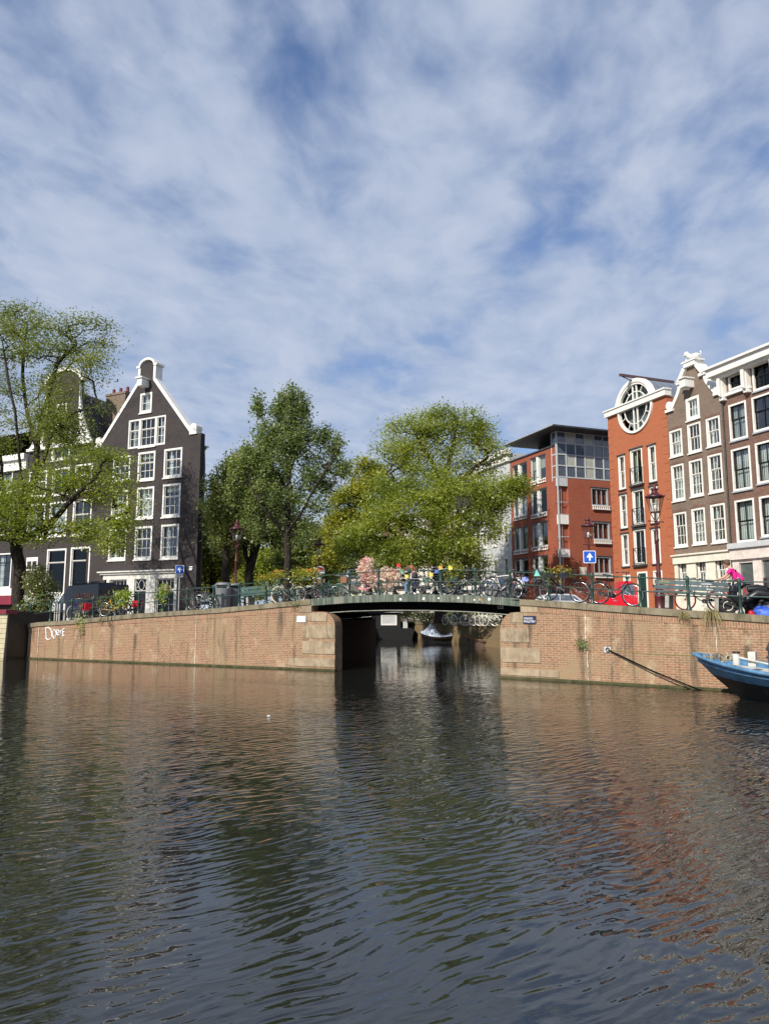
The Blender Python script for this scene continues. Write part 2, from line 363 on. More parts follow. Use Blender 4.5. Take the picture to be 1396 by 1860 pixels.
LF_BRIGHT = mat('leaves_bright', f_leaf, a=(0.12, 0.165, 0.022), b=(0.27, 0.32, 0.045), c=(0.46, 0.47, 0.11), trans=0.5)
LF_ELM = mat('leaves_elm', f_leaf, a=(0.10, 0.13, 0.028), b=(0.18, 0.22, 0.04), c=(0.32, 0.33, 0.10), trans=0.45)
LF_OLIVE = mat('leaves_olive', f_leaf, a=(0.10, 0.135, 0.035), b=(0.18, 0.215, 0.06), c=(0.28, 0.30, 0.11), trans=0.45)
LF_DARK = mat('leaves_dark', f_leaf, a=(0.085, 0.125, 0.04), b=(0.18, 0.235, 0.075), c=(0.35, 0.39, 0.17), trans=0.42)
LF_YELLOW = mat('leaves_yellow', f_leaf, a=(0.17, 0.20, 0.02), b=(0.29, 0.31, 0.035), c=(0.46, 0.42, 0.06), trans=0.45)
LF_LIME = mat('leaves_lime', f_leaf, a=(0.15, 0.21, 0.03), b=(0.26, 0.34, 0.05), c=(0.60, 0.66, 0.16), trans=0.4)
STRAW = mat('straw_grass', f_leaf, a=(0.20, 0.15, 0.06), b=(0.32, 0.26, 0.11), c=(0.42, 0.38, 0.18), trans=0.2)
FL_PINK = mat('petals_pink', f_leaf, a=(0.72, 0.36, 0.42), b=(0.80, 0.52, 0.55), c=(0.85, 0.75, 0.72), trans=0.3)
FL_WHITE = mat('petals_cream', f_leaf, a=(0.80, 0.60, 0.55), b=(0.82, 0.74, 0.66), c=(0.85, 0.82, 0.78), trans=0.3)
FL_RED = mat('petals_red', f_leaf, a=(0.55, 0.02, 0.03), b=(0.70, 0.05, 0.06), c=(0.8, 0.15, 0.15), trans=0.3)
FL_ORANGE = mat('petals_orange', f_leaf, a=(0.70, 0.22, 0.03), b=(0.75, 0.40, 0.04), c=(0.8, 0.5, 0.08), trans=0.3)
SHADE_ROPE_BLK = paint('sooty_steel', (0.003, 0.003, 0.003), rough=.9, spec=.1)  # on the girders this colour carries the deck's shade; on the rope plain black
RUBBER = paint('tyre_rubber', (0.018, 0.018, 0.018), rough=0.8); TYREW = paint('cream_tyre', (0.55, 0.50, 0.38), rough=0.8)
CHROME = paint('bright_metal', (0.62, 0.62, 0.62), rough=0.3, metal=0.9, var=0.05)
MAROON = paint('maroon_paint', (0.085, 0.016, 0.018), rough=0.4, var=0.25)
SIGNBLUE = paint('sign_blue', (0.012, 0.10, 0.52), rough=0.4, var=0.05); SIGNWHITE = paint('sign_white', (0.82, 0.83, 0.84), rough=0.4, var=0.04)
SIGNRED = paint('sign_red', (0.55, 0.015, 0.015), rough=0.4, var=0.08)
# ---------------------------------------------------------------- plan of the place
W0, W1 = onz(31, 1195.5), onz(604, 1218.5)
angL = math.atan2(W1.y - W0.y, W1.x - W0.x)
FL = Fr(W0, angL)                                   # left quay wall and bridge front
R0, R1 = onz(909, 1231), onz(1396, 1259.5)
FRR = Fr(R0, math.atan2(R1.y - R0.y, R1.x - R0.x))   # right quay wall
LLEN = FL.uv(608, 1218)[0]; RLEN = 16.0
def prof(fr, pts): return sorted(fr.uv(*p) for p in pts)
PL = prof(FL, [(31, 1135.5), (71, 1129.5), (129.5, 1125.6), (240.7, 1114.5), (400, 1103.6), (500, 1094), (566, 1088)])
DECK = prof(FL, [(566, 1088), (634, 1082.5), (700, 1080), (775, 1079.5), (850, 1081), (900, 1084), (945, 1087.5)])
PR = prof(FRR, [(944, 1087.5), (1000, 1090.5), (1096, 1097.6), (1250, 1107.5), (1396, 1117)]); PR.append((RLEN, PR[-1][1] - 0.15))
def zint(P, u):
    if u <= P[0][0]: return P[0][1]
    for a, b in zip(P, P[1:]):
        if u <= b[0]: return a[1] + (b[1] - a[1]) * (u - a[0]) / (b[0] - a[0])
    return P[-1][1]
UB0 = PL[-1][0]; UB1 = DECK[-1][0]                      # bridge span in FL.u

# ---------------------------------------------------------------- water
mb = MB(); mb.add([(-400, -60, 0), (400, -60, 0), (400, 500, 0), (-400, 500, 0)], [(0, 1, 2, 3)])
tag(mb.build('water', WATER, fix=False), 'rippled dark green canal water reflecting the sky and houses', 'water', kind='structure')

# ---------------------------------------------------------------- land (streets) behind the walls
BANKL = [(0, 0), (0.01, 0.05), (1.5, 9.8), (-3.0, 12.5), (-10.6, 40), (-30, 110), (-60, 250)]
BANKR = [(0, 0), (0.01, 0.05), (1.6, 10.0), (5.9, 12.6), (-0.8, 39), (-17, 105), (-45, 250)]
ZB = [None, None, 0.55, 0.9, 1.0, 1.0, 1.0]
def land(name, front, zs, bank, label, far_z):
    vs = []; n = len(front); fs = []
    for j, (bx, by) in enumerate(bank):
        k = ZB[j]
        for (x, y), z in zip(front, zs):
            vs.append((x + bx, y + by, (z - 0.03) if k is None else (z - 0.03) * (1 - k) + far_z * k))
    m = len(bank)
    for j in range(m - 1):
        for i in range(n - 1): fs.append((j * n + i, j * n + i + 1, (j + 1) * n + i + 1, (j + 1) * n + i))
    mb = MB(); mb.add(vs, fs); return tag(mb.build(name, STREET, fix=False), label, 'street', kind='structure')
REC = 2.4   # the wall steps back at its left end
lf = [FL.w(-70, REC), FL.w(-30, REC), FL.w(-0.02, REC)] ; lz = [1.45, 1.5, 1.6]
for u, z in PL: lf.append(FL.w(u, 0.05)); lz.append(z)
lf[3] = FL.w(0.0, 0.05)
lf.append(FL.w(LLEN - .05, 0.05)); lz.append(PL[-1][1])
land('street', [(p.x, p.y) for p in lf], lz, BANKL, 'brick paved street along the left quay', 1.55)
rf = [FRR.w(0.05, 0.05)] + [FRR.w(u, 0.05) for u, z in PR] + [FRR.w(60, 0.05)]
land('street', [(p.x, p.y) for p in rf], [PR[0][1]] + [z for u, z in PR] + [1.9], BANKR, 'brick paved street along the right quay', 1.42)

# ---------------------------------------------------------------- quay walls
def quay_wall(label, fr, u0, u1, P, outline, soldier, blocks, joints, algae_u, depth=0.55):
    t = thing('quay_wall', label, 'quay wall', fr.o, fr.a)
    mb = MB(); mb.prism(outline, 0.0, depth); mb.build('brick_face', BK_QUAY, t)
    a, b = soldier
    us = [u for u, z in P if a < u < b]; us = [a] + us + [b]
    top = [(u, zint(P, u) - 0.02) for u in us]; low = [(u, zint(P, u) - 0.22) for u in us]
    cop = MB(); cop.prism(top + low[::-1], -0.07, depth + 0.02); cop.build('coping', COPING, t)
    top = [(u, zint(P, u) - 0.222) for u in us]; low = [(u, zint(P, u) - 0.44) for u in us]
    so = MB(); so.prism(top + low[::-1], -0.012, 0.1); so.build('soldier_course', BK_SOLD, t)
    for q in blocks:
        (ua, za), (ub, zb) = fr.uv(q[0], q[1]), fr.uv(q[2], q[3])
        m = MB(); m.prism(rect(ua, min(ub, u1), zb, za), -0.025, 0.2); m.build('stone_block', STONE, t)
    for (px, y0, y1, wd) in joints:
        ua, za = fr.uv(px, y0); _, zb = fr.uv(px, y1); m = MB()
        rn = random.Random(px); n = 12; pts = [(ua + rn.uniform(-.012, .012), -0.016, za + (zb - za) * i / n) for i in range(n + 1)]
        m.tube(pts, [wd * rn.uniform(0.5, 1.2) for _ in pts], 6); m.build('lime_joint', LIME, t)
    m = MB(); m.box(algae_u[0], algae_u[1], -0.07, 0.1, -0.4, 0.07); m.build('waterline_ledge', ALGAE, t)
    return t
def arc_corner(uc, zc, r, sgn, n=8):
    return [(uc + sgn * r * math.sin(math.pi / 2 * i / n), zc + r * math.cos(math.pi / 2 * i / n)) for i in range(n + 1)]
zsh = FL.uv(590, 1111)[1]
outL = [(0, -0.6), (LLEN, -0.6)] + arc_corner(LLEN - 0.62, zsh - 0.62, 0.62, 1)[::-1] + [(UB0, zsh)] + [(u, z - 0.06) for u, z in PL[::-1]]
outL[-1] = (0, PL[0][1] - .06)
QL = quay_wall('long red brick quay wall left of the bridge with graffiti and stone corner blocks', FL, 0, LLEN, PL, outL, (0.0, UB0 - 0.01),
    [(543, 1089, 566, 1112), (562, 1112.5, 594, 1128.5), (557, 1135, 608, 1159.5), (550, 1164.5, 608, 1188.5), (525, 1194.5, 608, 1212)],
    [(72, 1140, 1196, .022), (358, 1115, 1206, .022)], (0, LLEN + 0.03))
zshr = FRR.uv(950, 1112)[1]
outR = [(RLEN, -0.6), (0, -0.6)] + arc_corner(0.62, zshr - 0.62, 0.62, -1)[::-1] + [(PR[0][0], zshr)] + [(u, z - 0.06) for u, z in PR]
QR = quay_wall('brick quay wall right of the bridge with a mooring plate and weeds', FRR, 0, RLEN, PR, outR, (PR[0][0] + 0.01, RLEN),
    [(945, 1098, 976, 1112), (926, 1113, 950, 1131), (909, 1141, 961, 1166.5), (909, 1175.5, 981, 1205), (909, 1213, 1015, 1231)],
    [(1062, 1113, 1166, .02), (1066, 1184, 1236, .02), (1299, 1139, 1188, .018)], (-0.03, RLEN))
def bank_wall(label, pts, zt, material=BRICKMOSS, far=True, cop=True):
    t = thing('quay_wall', label, 'quay wall', (0, 0, 0))
    for (a, za), (b, zb) in zip(zip(pts, zt), zip(pts[1:], zt[1:])):
        a = Vector((a[0], a[1], 0)); b = Vector((b[0], b[1], 0)); f = Fr(a, math.atan2(b.y - a.y, b.x - a.x)); L = (b - a).length
        e = MB(); e.prism([(0, -.6), (L, -.6), (L, zb - .1), (0, za - .1)], -.0, .3); o = e.build('brick_face', material, t); o.location = f.o; o.rotation_euler.z = f.a
        if not cop: continue
        e = MB(); e.prism([(0, za - .1), (L, zb - .1), (L, zb + .06), (0, za + .06)], -.05, .38); o = e.build('coping', COPING, t); o.location = f.o; o.rotation_euler.z = f.a
    return t
bl = FL.w(LLEN - .02, 0.0); br = FRR.w(0.0, 0.0)
ptsL = [(bl.x + x, bl.y + y) for x, y in BANKL]; ptsR = [(br.x + x, br.y + y) for x, y in BANKR]
zl = [2.4, 2.4, 2.0, 1.6, 1.55, 1.55, 1.55]; zr = [2.4, 2.4, 1.8, 1.5, 1.42, 1.42, 1.42]
bank_wall('dark brick abutment wall under the left end of the bridge', [(ptsL[0][0] + .08, ptsL[0][1] + .56), ptsL[2]], [2.05, 2.0], BK_SHADE, cop=False)
bank_wall('dark brick abutment wall under the right end of the bridge', [ptsR[2], (ptsR[0][0] + .08, ptsR[0][1] + .56)], [2.0, 2.05], BK_SHADE, cop=False)
bank_wall('far mossy quay wall along the left bank of the side canal', ptsL[2:], zl[2:])
bank_wall('far mossy quay wall with moored boats seen under the bridge', ptsR[2:][::-1], zr[2:][::-1])
bank_wall('short shaded quay wall set back behind the moored houseboat', [tuple(FL.w(-60, REC).xy), tuple(FL.w(0, REC).xy)], [1.5, 1.55], BK_QUAY)
bank_wall('narrow brick return at the left end of the long quay wall', [tuple(FL.w(0.01, REC).xy), tuple(FL.w(0.01, .02).xy)], [1.55, 1.55], BK_QUAY)

# ---------------------------------------------------------------- bridge
BR = thing('canal_bridge', 'low arched canal bridge with green steel edge beam over dark opening', 'bridge', FL.o, FL.a)
us = [UB0 + 0.01 + (UB1 - UB0 - 0.02) * i / 24 for i in range(25)]
def band(u_, top, low, y0, y1, name, m):
    P_ = [(u, zint(DECK, u) + top) for u in u_]; Q_ = [(u, zint(DECK, u) + low) for u in u_]
    b = MB(); b.prism(P_ + Q_[::-1], y0, y1); return b.build(name, m, BR)
band(us, 0.0, -0.27, -0.06, 0.05, 'edge_beam', STEEL)
SKU, SKV = BANKR[2][0] * math.cos(FL.a) + BANKR[2][1] * math.sin(FL.a), -BANKR[2][0] * math.sin(FL.a) + BANKR[2][1] * math.cos(FL.a)
P_ = [(u, zint(DECK, u) - 0.02) for u in us]; Q_ = [(u, zint(DECK, u) - 0.272) for u in us]
b = MB(); b.prism(P_ + Q_[::-1], 0.051, 0, dv=(SKU, SKV, 0)); b.build('deck', STREET, BR)
ui = [u for u in us]
def girder(y, name, m):
    sh = SKU / SKV * y; ui = [u + sh + (0 if y < .2 else 0) for u in us]; D0 = lambda u: zint(DECK, u - sh)
    P_ = [(u, D0(u) - 0.274) for u in ui]; Q_ = [(u, D0(u) - 0.274 - 0.30) for u in ui]
    b = MB(); b.prism(P_ + Q_[::-1], y + .10, y + 0.13); b.build(name, m, BR)
    F = [(u, D0(u) - 0.575) for u in ui]; G = [(u, D0(u) - 0.60) for u in ui]
    b = MB(); b.prism(F + G[::-1], y - 0.10, y + 0.20); b.build('flange', FLANGE, BR)
FLANGE = paint('flange_paint', (0.30, 0.30, 0.26), var=0.2, dirt=0.3)
for k in range(7): girder(0.38 + k * 1.5, 'girder', SHADE_ROPE_BLK)
# stickers and the number plate on the edge beam
for px, py, r, m in ((727, 1088.5, .05, SIGNWHITE), (769, 1087.3, .05, SIGNWHITE), (796, 1086.5, .035, SIGNWHITE), (832, 1086, .04, SIGNWHITE), (861, 1089.5, .035, SIGNWHITE), (871, 1089, .04, FL_ORANGE), (888, 1088.3, .055, SIGNWHITE)):
    u, z = FL.uv(px, py, -0.062); b = MB(); b.prism(circ(u, z, r, 7), -0.066, -0.062); b.build('sticker', m, BR)
u, z = FL.uv(908, 1103.5, 0.47)
text('123', 0.15, GREYL, BR, 'bridge_number', (u, 0.472, z), width=0.2)

# ---------------------------------------------------------------- railings
def post_mesh():
    b = MB(); b.lathe([(.085, 0), (.085, .05), (.06, .09), (.052, .16), (.047, .45), (.056, .47), (.056, .53), (.045, .56), (.042, .82), (.055, .86), (.062, .90), (.062, .97), (.05, 1.0), (.03, 1.03), (.01, 1.045)], n=10); return b
_pm = None
def railing(label, stations, rail_z=(0.93, 0.50), group=None):
    """stations: list of world points (foot of every post)"""
    global _pm
    t = thing('railing', label, 'railing', stations[0])
    for i, p in enumerate(stations):
        if _pm is None:
            o = post_mesh().build('post', GREENP, t); _pm = o.data
        else:
            o = bpy.data.objects.new('post', _pm); COL.objects.link(o); o.parent = t
        o.location = p - stations[0]; o.rotation_euler = (random.uniform(-.012, .012), random.uniform(-.012, .012), 0)
    for h in rail_z:
        b = MB(); pts = [p - stations[0] + Vector((0, 0, h)) for p in stations]; b.tube(pts, 0.021, 7); b.build('rail', GREENP, t)
    return t
def st(fr, P, pxs, yoff=0.22):
    out = []
    for px in pxs:
        u, _ = fr.uv(px, 1100, yoff); out.append(fr.w(u, yoff, zint(P, u) - 0.02))
    return out
random.seed(5)
sl = st(FL, PL, [34, 56, 93, 131, 170, 210.6, 252, 296, 340, 387, 434.6, 483, 534]); sb = st(FL, DECK, [584, 634, 687, 742.5, 800.6, 863, 927]); sr = st(FRR, PR, [997, 1075.6, 1163, 1250, 1344, 1450, 1560])
railing('dark green railing along the left quay wall, hung with bicycles', sl + [sb[0] * 1.0])
railing('dark green railing over the arch of the bridge', sb[0:] + [sr[0] * 1.0])
railing('dark green railing along the right quay wall beside the bench', sr)
# far side railing of the bridge
def stb(u, v): return FL.w(u + SKU / SKV * v, v, zint(DECK, u) - 0.02)
railing('farther green railing on the back side of the bridge', [stb(UB0 + (UB1 - UB0) * i / 6, SKV - 0.2) for i in range(7)])
# ---------------------------------------------------------------- buildings
wr_ = random.Random(77)
def norm_rect(fr, q, y=0.0):
    a = fr.uv(q[0], q[1], y); b = fr.uv(q[2], q[3], y); return (a[0], b[0], b[1], a[1])   # x0,x1,z0,z1
def window(parent, r, cols=3, rows=(1, 2), split=0.36, fw=0.09, fm=None, sm=None, glass=None, curtain=None, sill=True, bar=0.03, y=-0.03, dep=0.16, sillm=None, curt_w=1.0, name='window', blind=0.0):
    """frame, sashes and glazing bars as one mesh; pane, sill, curtain as sub-parts"""
    x0, x1, z0, z1 = r; fm = fm or WHITE; glass = glass or GLASS
    b = MB(); b.plate(rect(x0, x1, z0, z1), [rect(x0 + fw, x1 - fw, z0 + fw * 1.2, z1 - fw)], y, y + dep)
    o = b.build(name, fm, parent)
    b = MB(); ix0, ix1, iz0, iz1 = x0 + fw, x1 - fw, z0 + fw * 1.2, z1 - fw; ym = y + dep * 0.45
    zs = iz1 - (iz1 - iz0) * split; sw = 0.045
    two = len(rows) == 2
    def sash(za, zb, n, yy):
        if sm is not None or True:
            b.plate(rect(ix0 + .001, ix1 - .001, za, zb), [rect(ix0 + sw, ix1 - sw, za + sw, zb - sw)], yy, yy + 0.04)
        for i in range(1, cols):
            x = ix0 + sw + (ix1 - ix0 - 2 * sw) * i / cols; b.box(x - bar / 2, x + bar / 2, yy + .005, yy + 0.035, za + sw, zb - sw)
        for i in range(1, n):
            z = za + sw + (zb - za - 2 * sw) * i / n; b.box(ix0 + sw, ix1 - sw, yy + .008, yy + 0.032, z - bar / 2, z + bar / 2)
    if two: sash(zs - .02, iz1 - .001, rows[0], ym); sash(iz0 + .001, zs - .021, rows[1], ym + 0.045)
    else: sash(iz0 + .001, iz1 - .001, rows[0], ym + .03)
    b.build('sash', sm or fm, o)
    g = MB(); g.box(ix0 + .01, ix1 - .01, ym + 0.055 + (.04 if two else .0), ym + 0.061 + (.04 if two else .0), iz0 + .01, iz1 - .01); g.build('pane', glass, o)
    if sill:
        s_ = MB(); s_.box(x0 - 0.05, x1 + 0.05, y - 0.07, y + 0.05, z0 - 0.09, z0 - 0.005); s_.build('sill', sillm or fm, o)
    if curtain:
        yc = y + dep + 0.18
        cu = MB(); xs = [(ix0, ix0 + (ix1 - ix0) * curt_w)] if curt_w < 1 else [(ix0, ix1)]
        if curt_w == 1 and wr_.random() < .38: d_ = (ix1 - ix0) * wr_.uniform(.2, .36); xs = [(ix0, ix0 + d_), (ix1 - d_ * wr_.uniform(.6, 1), ix1)]
        for a, c in xs:
            n = max(6, int((c - a) / 0.06)); vs = []; 
            for i in range(n + 1):
                x = a + (c - a) * i / n; yy = yc + 0.025 * math.sin(i * 2.1) + (0.0)
                vs += [(x, yy, iz0), (x + 0.0, yy, iz1)]
            cu.add(vs, [(2 * i, 2 * i + 2, 2 * i + 3, 2 * i + 1) for i in range(n)], True)
        cu.build('curtain', curtain, o, fix=False)
    if blind:
        bl_ = MB(); bl_.box(ix0, ix1, y + dep + 0.06, y + dep + 0.08, iz1 - (iz1 - iz0) * blind, iz1); bl_.build('roller_blind', BLIND, o)
    return o
def house(name, label, fr, cat='house', group=None):
    return thing(name, label, cat, fr.o, fr.a, group)
def shell(parent, out, wm, rm, y0, dv, eave, name='wall'):
    """body behind the front: side and back walls, and the roof faces above the eave"""
    n = len(out); dv = Vector(dv); w_ = MB(); r_ = MB()
    a = [Vector((p[0], y0, p[1])) for p in out]; b = [p + dv for p in a]
    for i in range(n):
        j = (i + 1) % n; q = [a[i], a[j], b[j], b[i]]
        (r_ if min(out[i][1], out[j][1]) >= eave - 0.02 else w_).add(q, [(0, 1, 2, 3)])
    tri = tessellate_polygon([[Vector((p[0], p[1], 0)) for p in out]]); w_.add(b, [tuple(t) for t in tri])
    w_.build('side_wall', wm, parent, fix=False)
    if r_.f: r_.build('roof', rm, parent, fix=False)
def front(parent, out, holes, m, th=0.32, name='wall'):
    b = MB(); b.plate(out, holes, 0.0, th); return b.build(name, m, parent)
def inset(r, k=0.02): return rect(r[0] + k, r[1] - k, r[2] + k, r[3] - k)
rnd = random.Random(11)

# ======== black corner house with spout gable (left) ========
A0 = at(354.5, 1100, 50.0); FA = Fr((A0.x, A0.y), R(-27.3))
HA = house('corner_house', 'black brick corner house with a tall white edged spout gable', FA)
GZ = 1.7
def puv(fr, pts): return [fr.uv(*p) for p in pts]
shr = FA.uv(347.5, 789); ctr = (FA.uv(255.2, 692)[0] + FA.uv(279.6, 690)[0]) / 2
half = 0.5 * (FA.uv(279.6, 690)[0] - FA.uv(255.2, 692)[0]); zneck = FA.uv(279.6, 690)[1]; ztop = FA.uv(268.8, 660)[1]
W_ = 0.0 - ctr; zsh_ = shr[1]; slope_r = shr[0]
lft = 2 * ctr
archz = ztop - 0.28
outA = [(lft, GZ - .3), (0, GZ - .3), (0, zsh_), (slope_r, zsh_), (ctr + half, zneck), (ctr + half, archz)] + \
       [(ctr + half * math.cos(t), archz + 0.55 * math.sin(t) * half / half * 0.6) for t in [math.pi * i / 8 for i in range(1, 8)]] + \
       [(ctr - half, archz), (ctr - half, zneck), (2 * ctr - slope_r, zsh_), (lft, zsh_)]
winA = {k: norm_rect(FA, q) for k, q in dict(g=(255.9, 715.6, 275.7, 747.7), t=(235.2, 764.4, 300, 807), a1=(207.3, 831, 236, 873), a2=(252.3, 822.7, 281, 870.7), a3=(299.3, 816.5, 330, 865),
    b1=(204.5, 893, 231.5, 943), b2=(250, 886.4, 278.6, 940.6), b3=(296.8, 880.6, 326.9, 937.4), c1=(199.7, 962, 228.3, 1016.7), c2=(246.7, 957.3, 275, 1015.4), c3=(293.8, 953.5, 323.5, 1014)).items()}
sA, cA = FA.uv(190, 1037.5), FA.uv(321, 1033.8)
shop = (sA[0], cA[0], GZ - .2, cA[1] - 0.10)
frA = front(HA, outA, [inset(r) for r in winA.values()] + [rect(shop[0] + .1, shop[1] - .1, GZ, shop[3] - .42)], BK_DARK, 0.42)
bodyA = [(lft + .1, GZ - .3), (-.02, GZ - .3), (-.02, zsh_ - .35), (ctr, ztop - 1.9), (lft + .1, zsh_ - .35)]
shell(HA, bodyA, BK_DARK, TILED, 0.42, (-6.3, 7.4, 0), zsh_ - .4)
# white gable trim
b = MB()
def strip(b, pts, wd, y0, y1):
    pts = [Vector((p[0], 0, p[1])) for p in pts]
    nn = []
    for i, p in enumerate(pts):
        a = pts[max(0, i - 1)]; c = pts[min(len(pts) - 1, i + 1)]; t = (c - a).normalized(); nn.append(Vector((-t.z, 0, t.x)))
    for i in range(len(pts) - 1):
        q = [pts[i], pts[i + 1], pts[i + 1] + nn[i + 1] * wd, pts[i] + nn[i] * wd]
        vs = [v + Vector((0, y, 0)) for y in (y0, y1) for v in q]
        b.add(vs, [(0, 1, 2, 3), (7, 6, 5, 4), (0, 1, 5, 4), (1, 2, 6, 5), (2, 3, 7, 6), (3, 0, 4, 7)])
strip(b, [(slope_r, zsh_ + .02), (ctr + half - .02, zneck), (ctr + half, zneck + .1)], -0.24, -0.06, 0.5)
strip(b, [(2 * ctr - slope_r, zsh_ + .02), (ctr - half + .02, zneck), (ctr - half, zneck + .1)], 0.24, -0.06, 0.5)
b.box(ctr + half - .02, ctr + half + .2, -.06, .62, zneck + .1, archz); b.box(ctr - half - .2, ctr - half + .02, -.06, .62, zneck + .1, archz)
arc = [(ctr - half - .32, archz), (ctr - half + .0, archz + .03)] + [(ctr + half * 1.02 * math.cos(t), archz + 0.03 + 0.34 * half / .45 * math.sin(t)) for t in [math.pi - math.pi * i / 10 for i in range(1, 10)]] + [(ctr + half, archz + .03), (ctr + half + .32, archz)]
strip(b, arc, 0.16, -0.12, 0.66)
b.build('gable_trim', WHITE, HA)
for sx in (1, -1):
    cx_ = ctr + sx * (slope_r - ctr + .22); b = MB()
    b.M = None; b.box(cx_ - .32, cx_ + .32, -.10, .62, zsh_ - .02, zsh_ + .16); b.prism(circ(cx_, zsh_ + .46, .30, 20), -.08, .55); b.prism(circ(cx_, zsh_ + .46, .20, 16), -.12, -.08); b.prism(circ(cx_, zsh_ + .46, .08, 10), -.15, -.12)
    b.build('scroll_block', WHITE, HA)
b = MB(); hb = norm_rect(FA, (262.5, 693, 272, 704)); b.box(hb[0] + .05, hb[1] - .05, -.75, .0, hb[2], hb[3]); b.box(hb[0] - .06, hb[1] + .06, -.85, .0, hb[3], hb[3] + .10); b.build('hoist_beam', WHITE, HA)
window(HA, winA['g'], 2, (2,), fw=.14, glass=GLASS, curtain=CURT, dep=.18)
tw = winA['t']; w3 = [(tw[0], tw[0] + (tw[1] - tw[0]) * .31), (tw[0] + (tw[1] - tw[0]) * .31, tw[0] + (tw[1] - tw[0]) * .745), (tw[0] + (tw[1] - tw[0]) * .745, tw[1])]
for (a, c), n in zip(w3, (2, 3, 2)): window(HA, (a + .002, c - .002, tw[2], tw[3]), n, (1, 2), fw=.10, curtain=CURT2 if n == 2 else None, curt_w=.5, sill=(n == 3))
for k in ('a1', 'a2', 'a3', 'b1', 'b2', 'b3', 'c1', 'c2', 'c3'):
    window(HA, winA[k], 3, (1, 2), fw=.13, dep=.2, curtain=CURT if k in ('a1', 'b2', 'c3', 'a3', 'b1', 'c1') else None, curt_w=.3 if k in ('c3', 'a3', 'c1') else 1.0, blind=.2 if k in ('a2', 'b3') else 0, glass=GLASS)
# shopfront
b = MB(); x0, x1, z0, z1 = shop; b.box(x0 - .35, x1 + .12, -.38, .0, z1 - .0, z1 + .09); b.box(x0 - .2, x1 + .05, -.24, .0, z1 - .14, z1); b.box(x0, x1, -.10, .0, z1 - .50, z1 - .14)
ps = [norm_rect(FA, q) for q in ((196, 1050, 198.5, 1110), (232.5, 1050, 244, 1110), (268, 1050, 282, 1110), (318.5, 1050, 321, 1110))]
for p in ps: b.box(p[0], p[1], -.10, .0, GZ - .1, z1 - .5)
b.build('shopfront_frame', WHITE2, HA)
bays = [(ps[0][1], ps[1][0]), (ps[1][1], ps[2][0]), (ps[2][1], ps[3][0])]; zt = z1 - .5; ztr = zt - .85
window(HA, (bays[0][0], bays[0][1], ztr, zt), 4, (1,), fw=.07, sill=False, glass=GLASSD, y=.0, name='transom_window', fm=WHITE2)
window(HA, (bays[0][0], bays[0][1], GZ + .3, ztr), 4, (2,), fw=.07, sill=False, glass=GLASSD, y=.0, name='shop_window', fm=WHITE2)
window(HA, (bays[2][0], bays[2][1], ztr, zt), 4, (1,), fw=.07, sill=False, glass=GLASSD, y=.0, name='transom_window', fm=WHITE2)
window(HA, (bays[2][0], bays[2][1], GZ + .2, ztr), 3, (2,), fw=.07, sill=False, glass=GLASSD, y=.0, name='shop_window', fm=WHITE2)
a, c = bays[1]; mx = (a + c) / 2; mz = (ztr + zt) / 2; b = MB()
b.plate(rect(a, c, ztr, zt), [rect(a + .06, c - .06, ztr + .06, zt - .06)], .0, .08)
b.tube([(mx + .26 * math.cos(t), .04, mz + .33 * math.sin(t)) for t in [2 * math.pi * i / 20 for i in range(20)]], .025, 6, closed=True)
for sx in (-1, 1):
    b.tube([(mx + sx * (c - a - .12) / 2, .04, mz + .28), (mx + sx * .26, .04, mz), (mx + sx * (c - a - .12) / 2, .04, mz - .28)], .02, 6)
o = b.build('oval_fanlight', WHITE2, HA); g = MB(); g.box(a + .05, c - .05, .06, .066, ztr + .05, zt - .05); g.build('pane', GLASSD, o)
b = MB(); b.box(a, c, .05, .12, GZ - .1, ztr); b.build('door', BLACKP, HA)
sg = norm_rect(FA, (343.5, 1027.5, 351, 1037)); b = MB(); b.box(sg[0], sg[1], -.03, .0, sg[2], sg[3]); o = b.build('street_name_plate', paint('enamel_navy', (0.01, 0.015, 0.06)), HA)
for dz in (.22, .5, .76):
    b = MB(); zc = sg[3] - (sg[3] - sg[2]) * dz; b.box(sg[0] + .04, sg[1] - .04 - (.05 if dz > .7 else 0), -.034, -.03, zc - .028, zc + .028); b.build('lettering', SIGNWHITE, o)
b = MB(); b.box(-1.0, -.42, 1.1, 1.35, zsh_ - .75, zsh_ - .62); b.prism([(-1.0, zsh_ - .75), (-.5, zsh_ - .75), (-.95, zsh_ - 1.3)], 1.16, 1.26); b.build('gutter_bracket', WHITE, HA)
# chimney of the corner house (on its left roof slope)
ch = norm_rect(FA, (200.5, 719, 231, 800), 3.2); b = MB(); b.box(ch[0], ch[1], 2.8, 3.8, ch[2] - 1.5, ch[3]); b.box(ch[0] - .06, ch[1] + .06, 2.74, 3.86, ch[3] - .18, ch[3])
o = b.build('chimney', BK_BROWN, HA)
for i in range(3):
    b = MB(); b.lathe([(.14, 0), (.12, .45), (.13, .5)], (ch[0] + .3 + i * (ch[1] - ch[0] - .6) / 2, 3.3, ch[3]), 10); b.build('chimney_pot', paint('terracotta', (0.20, 0.035, 0.03)), o)

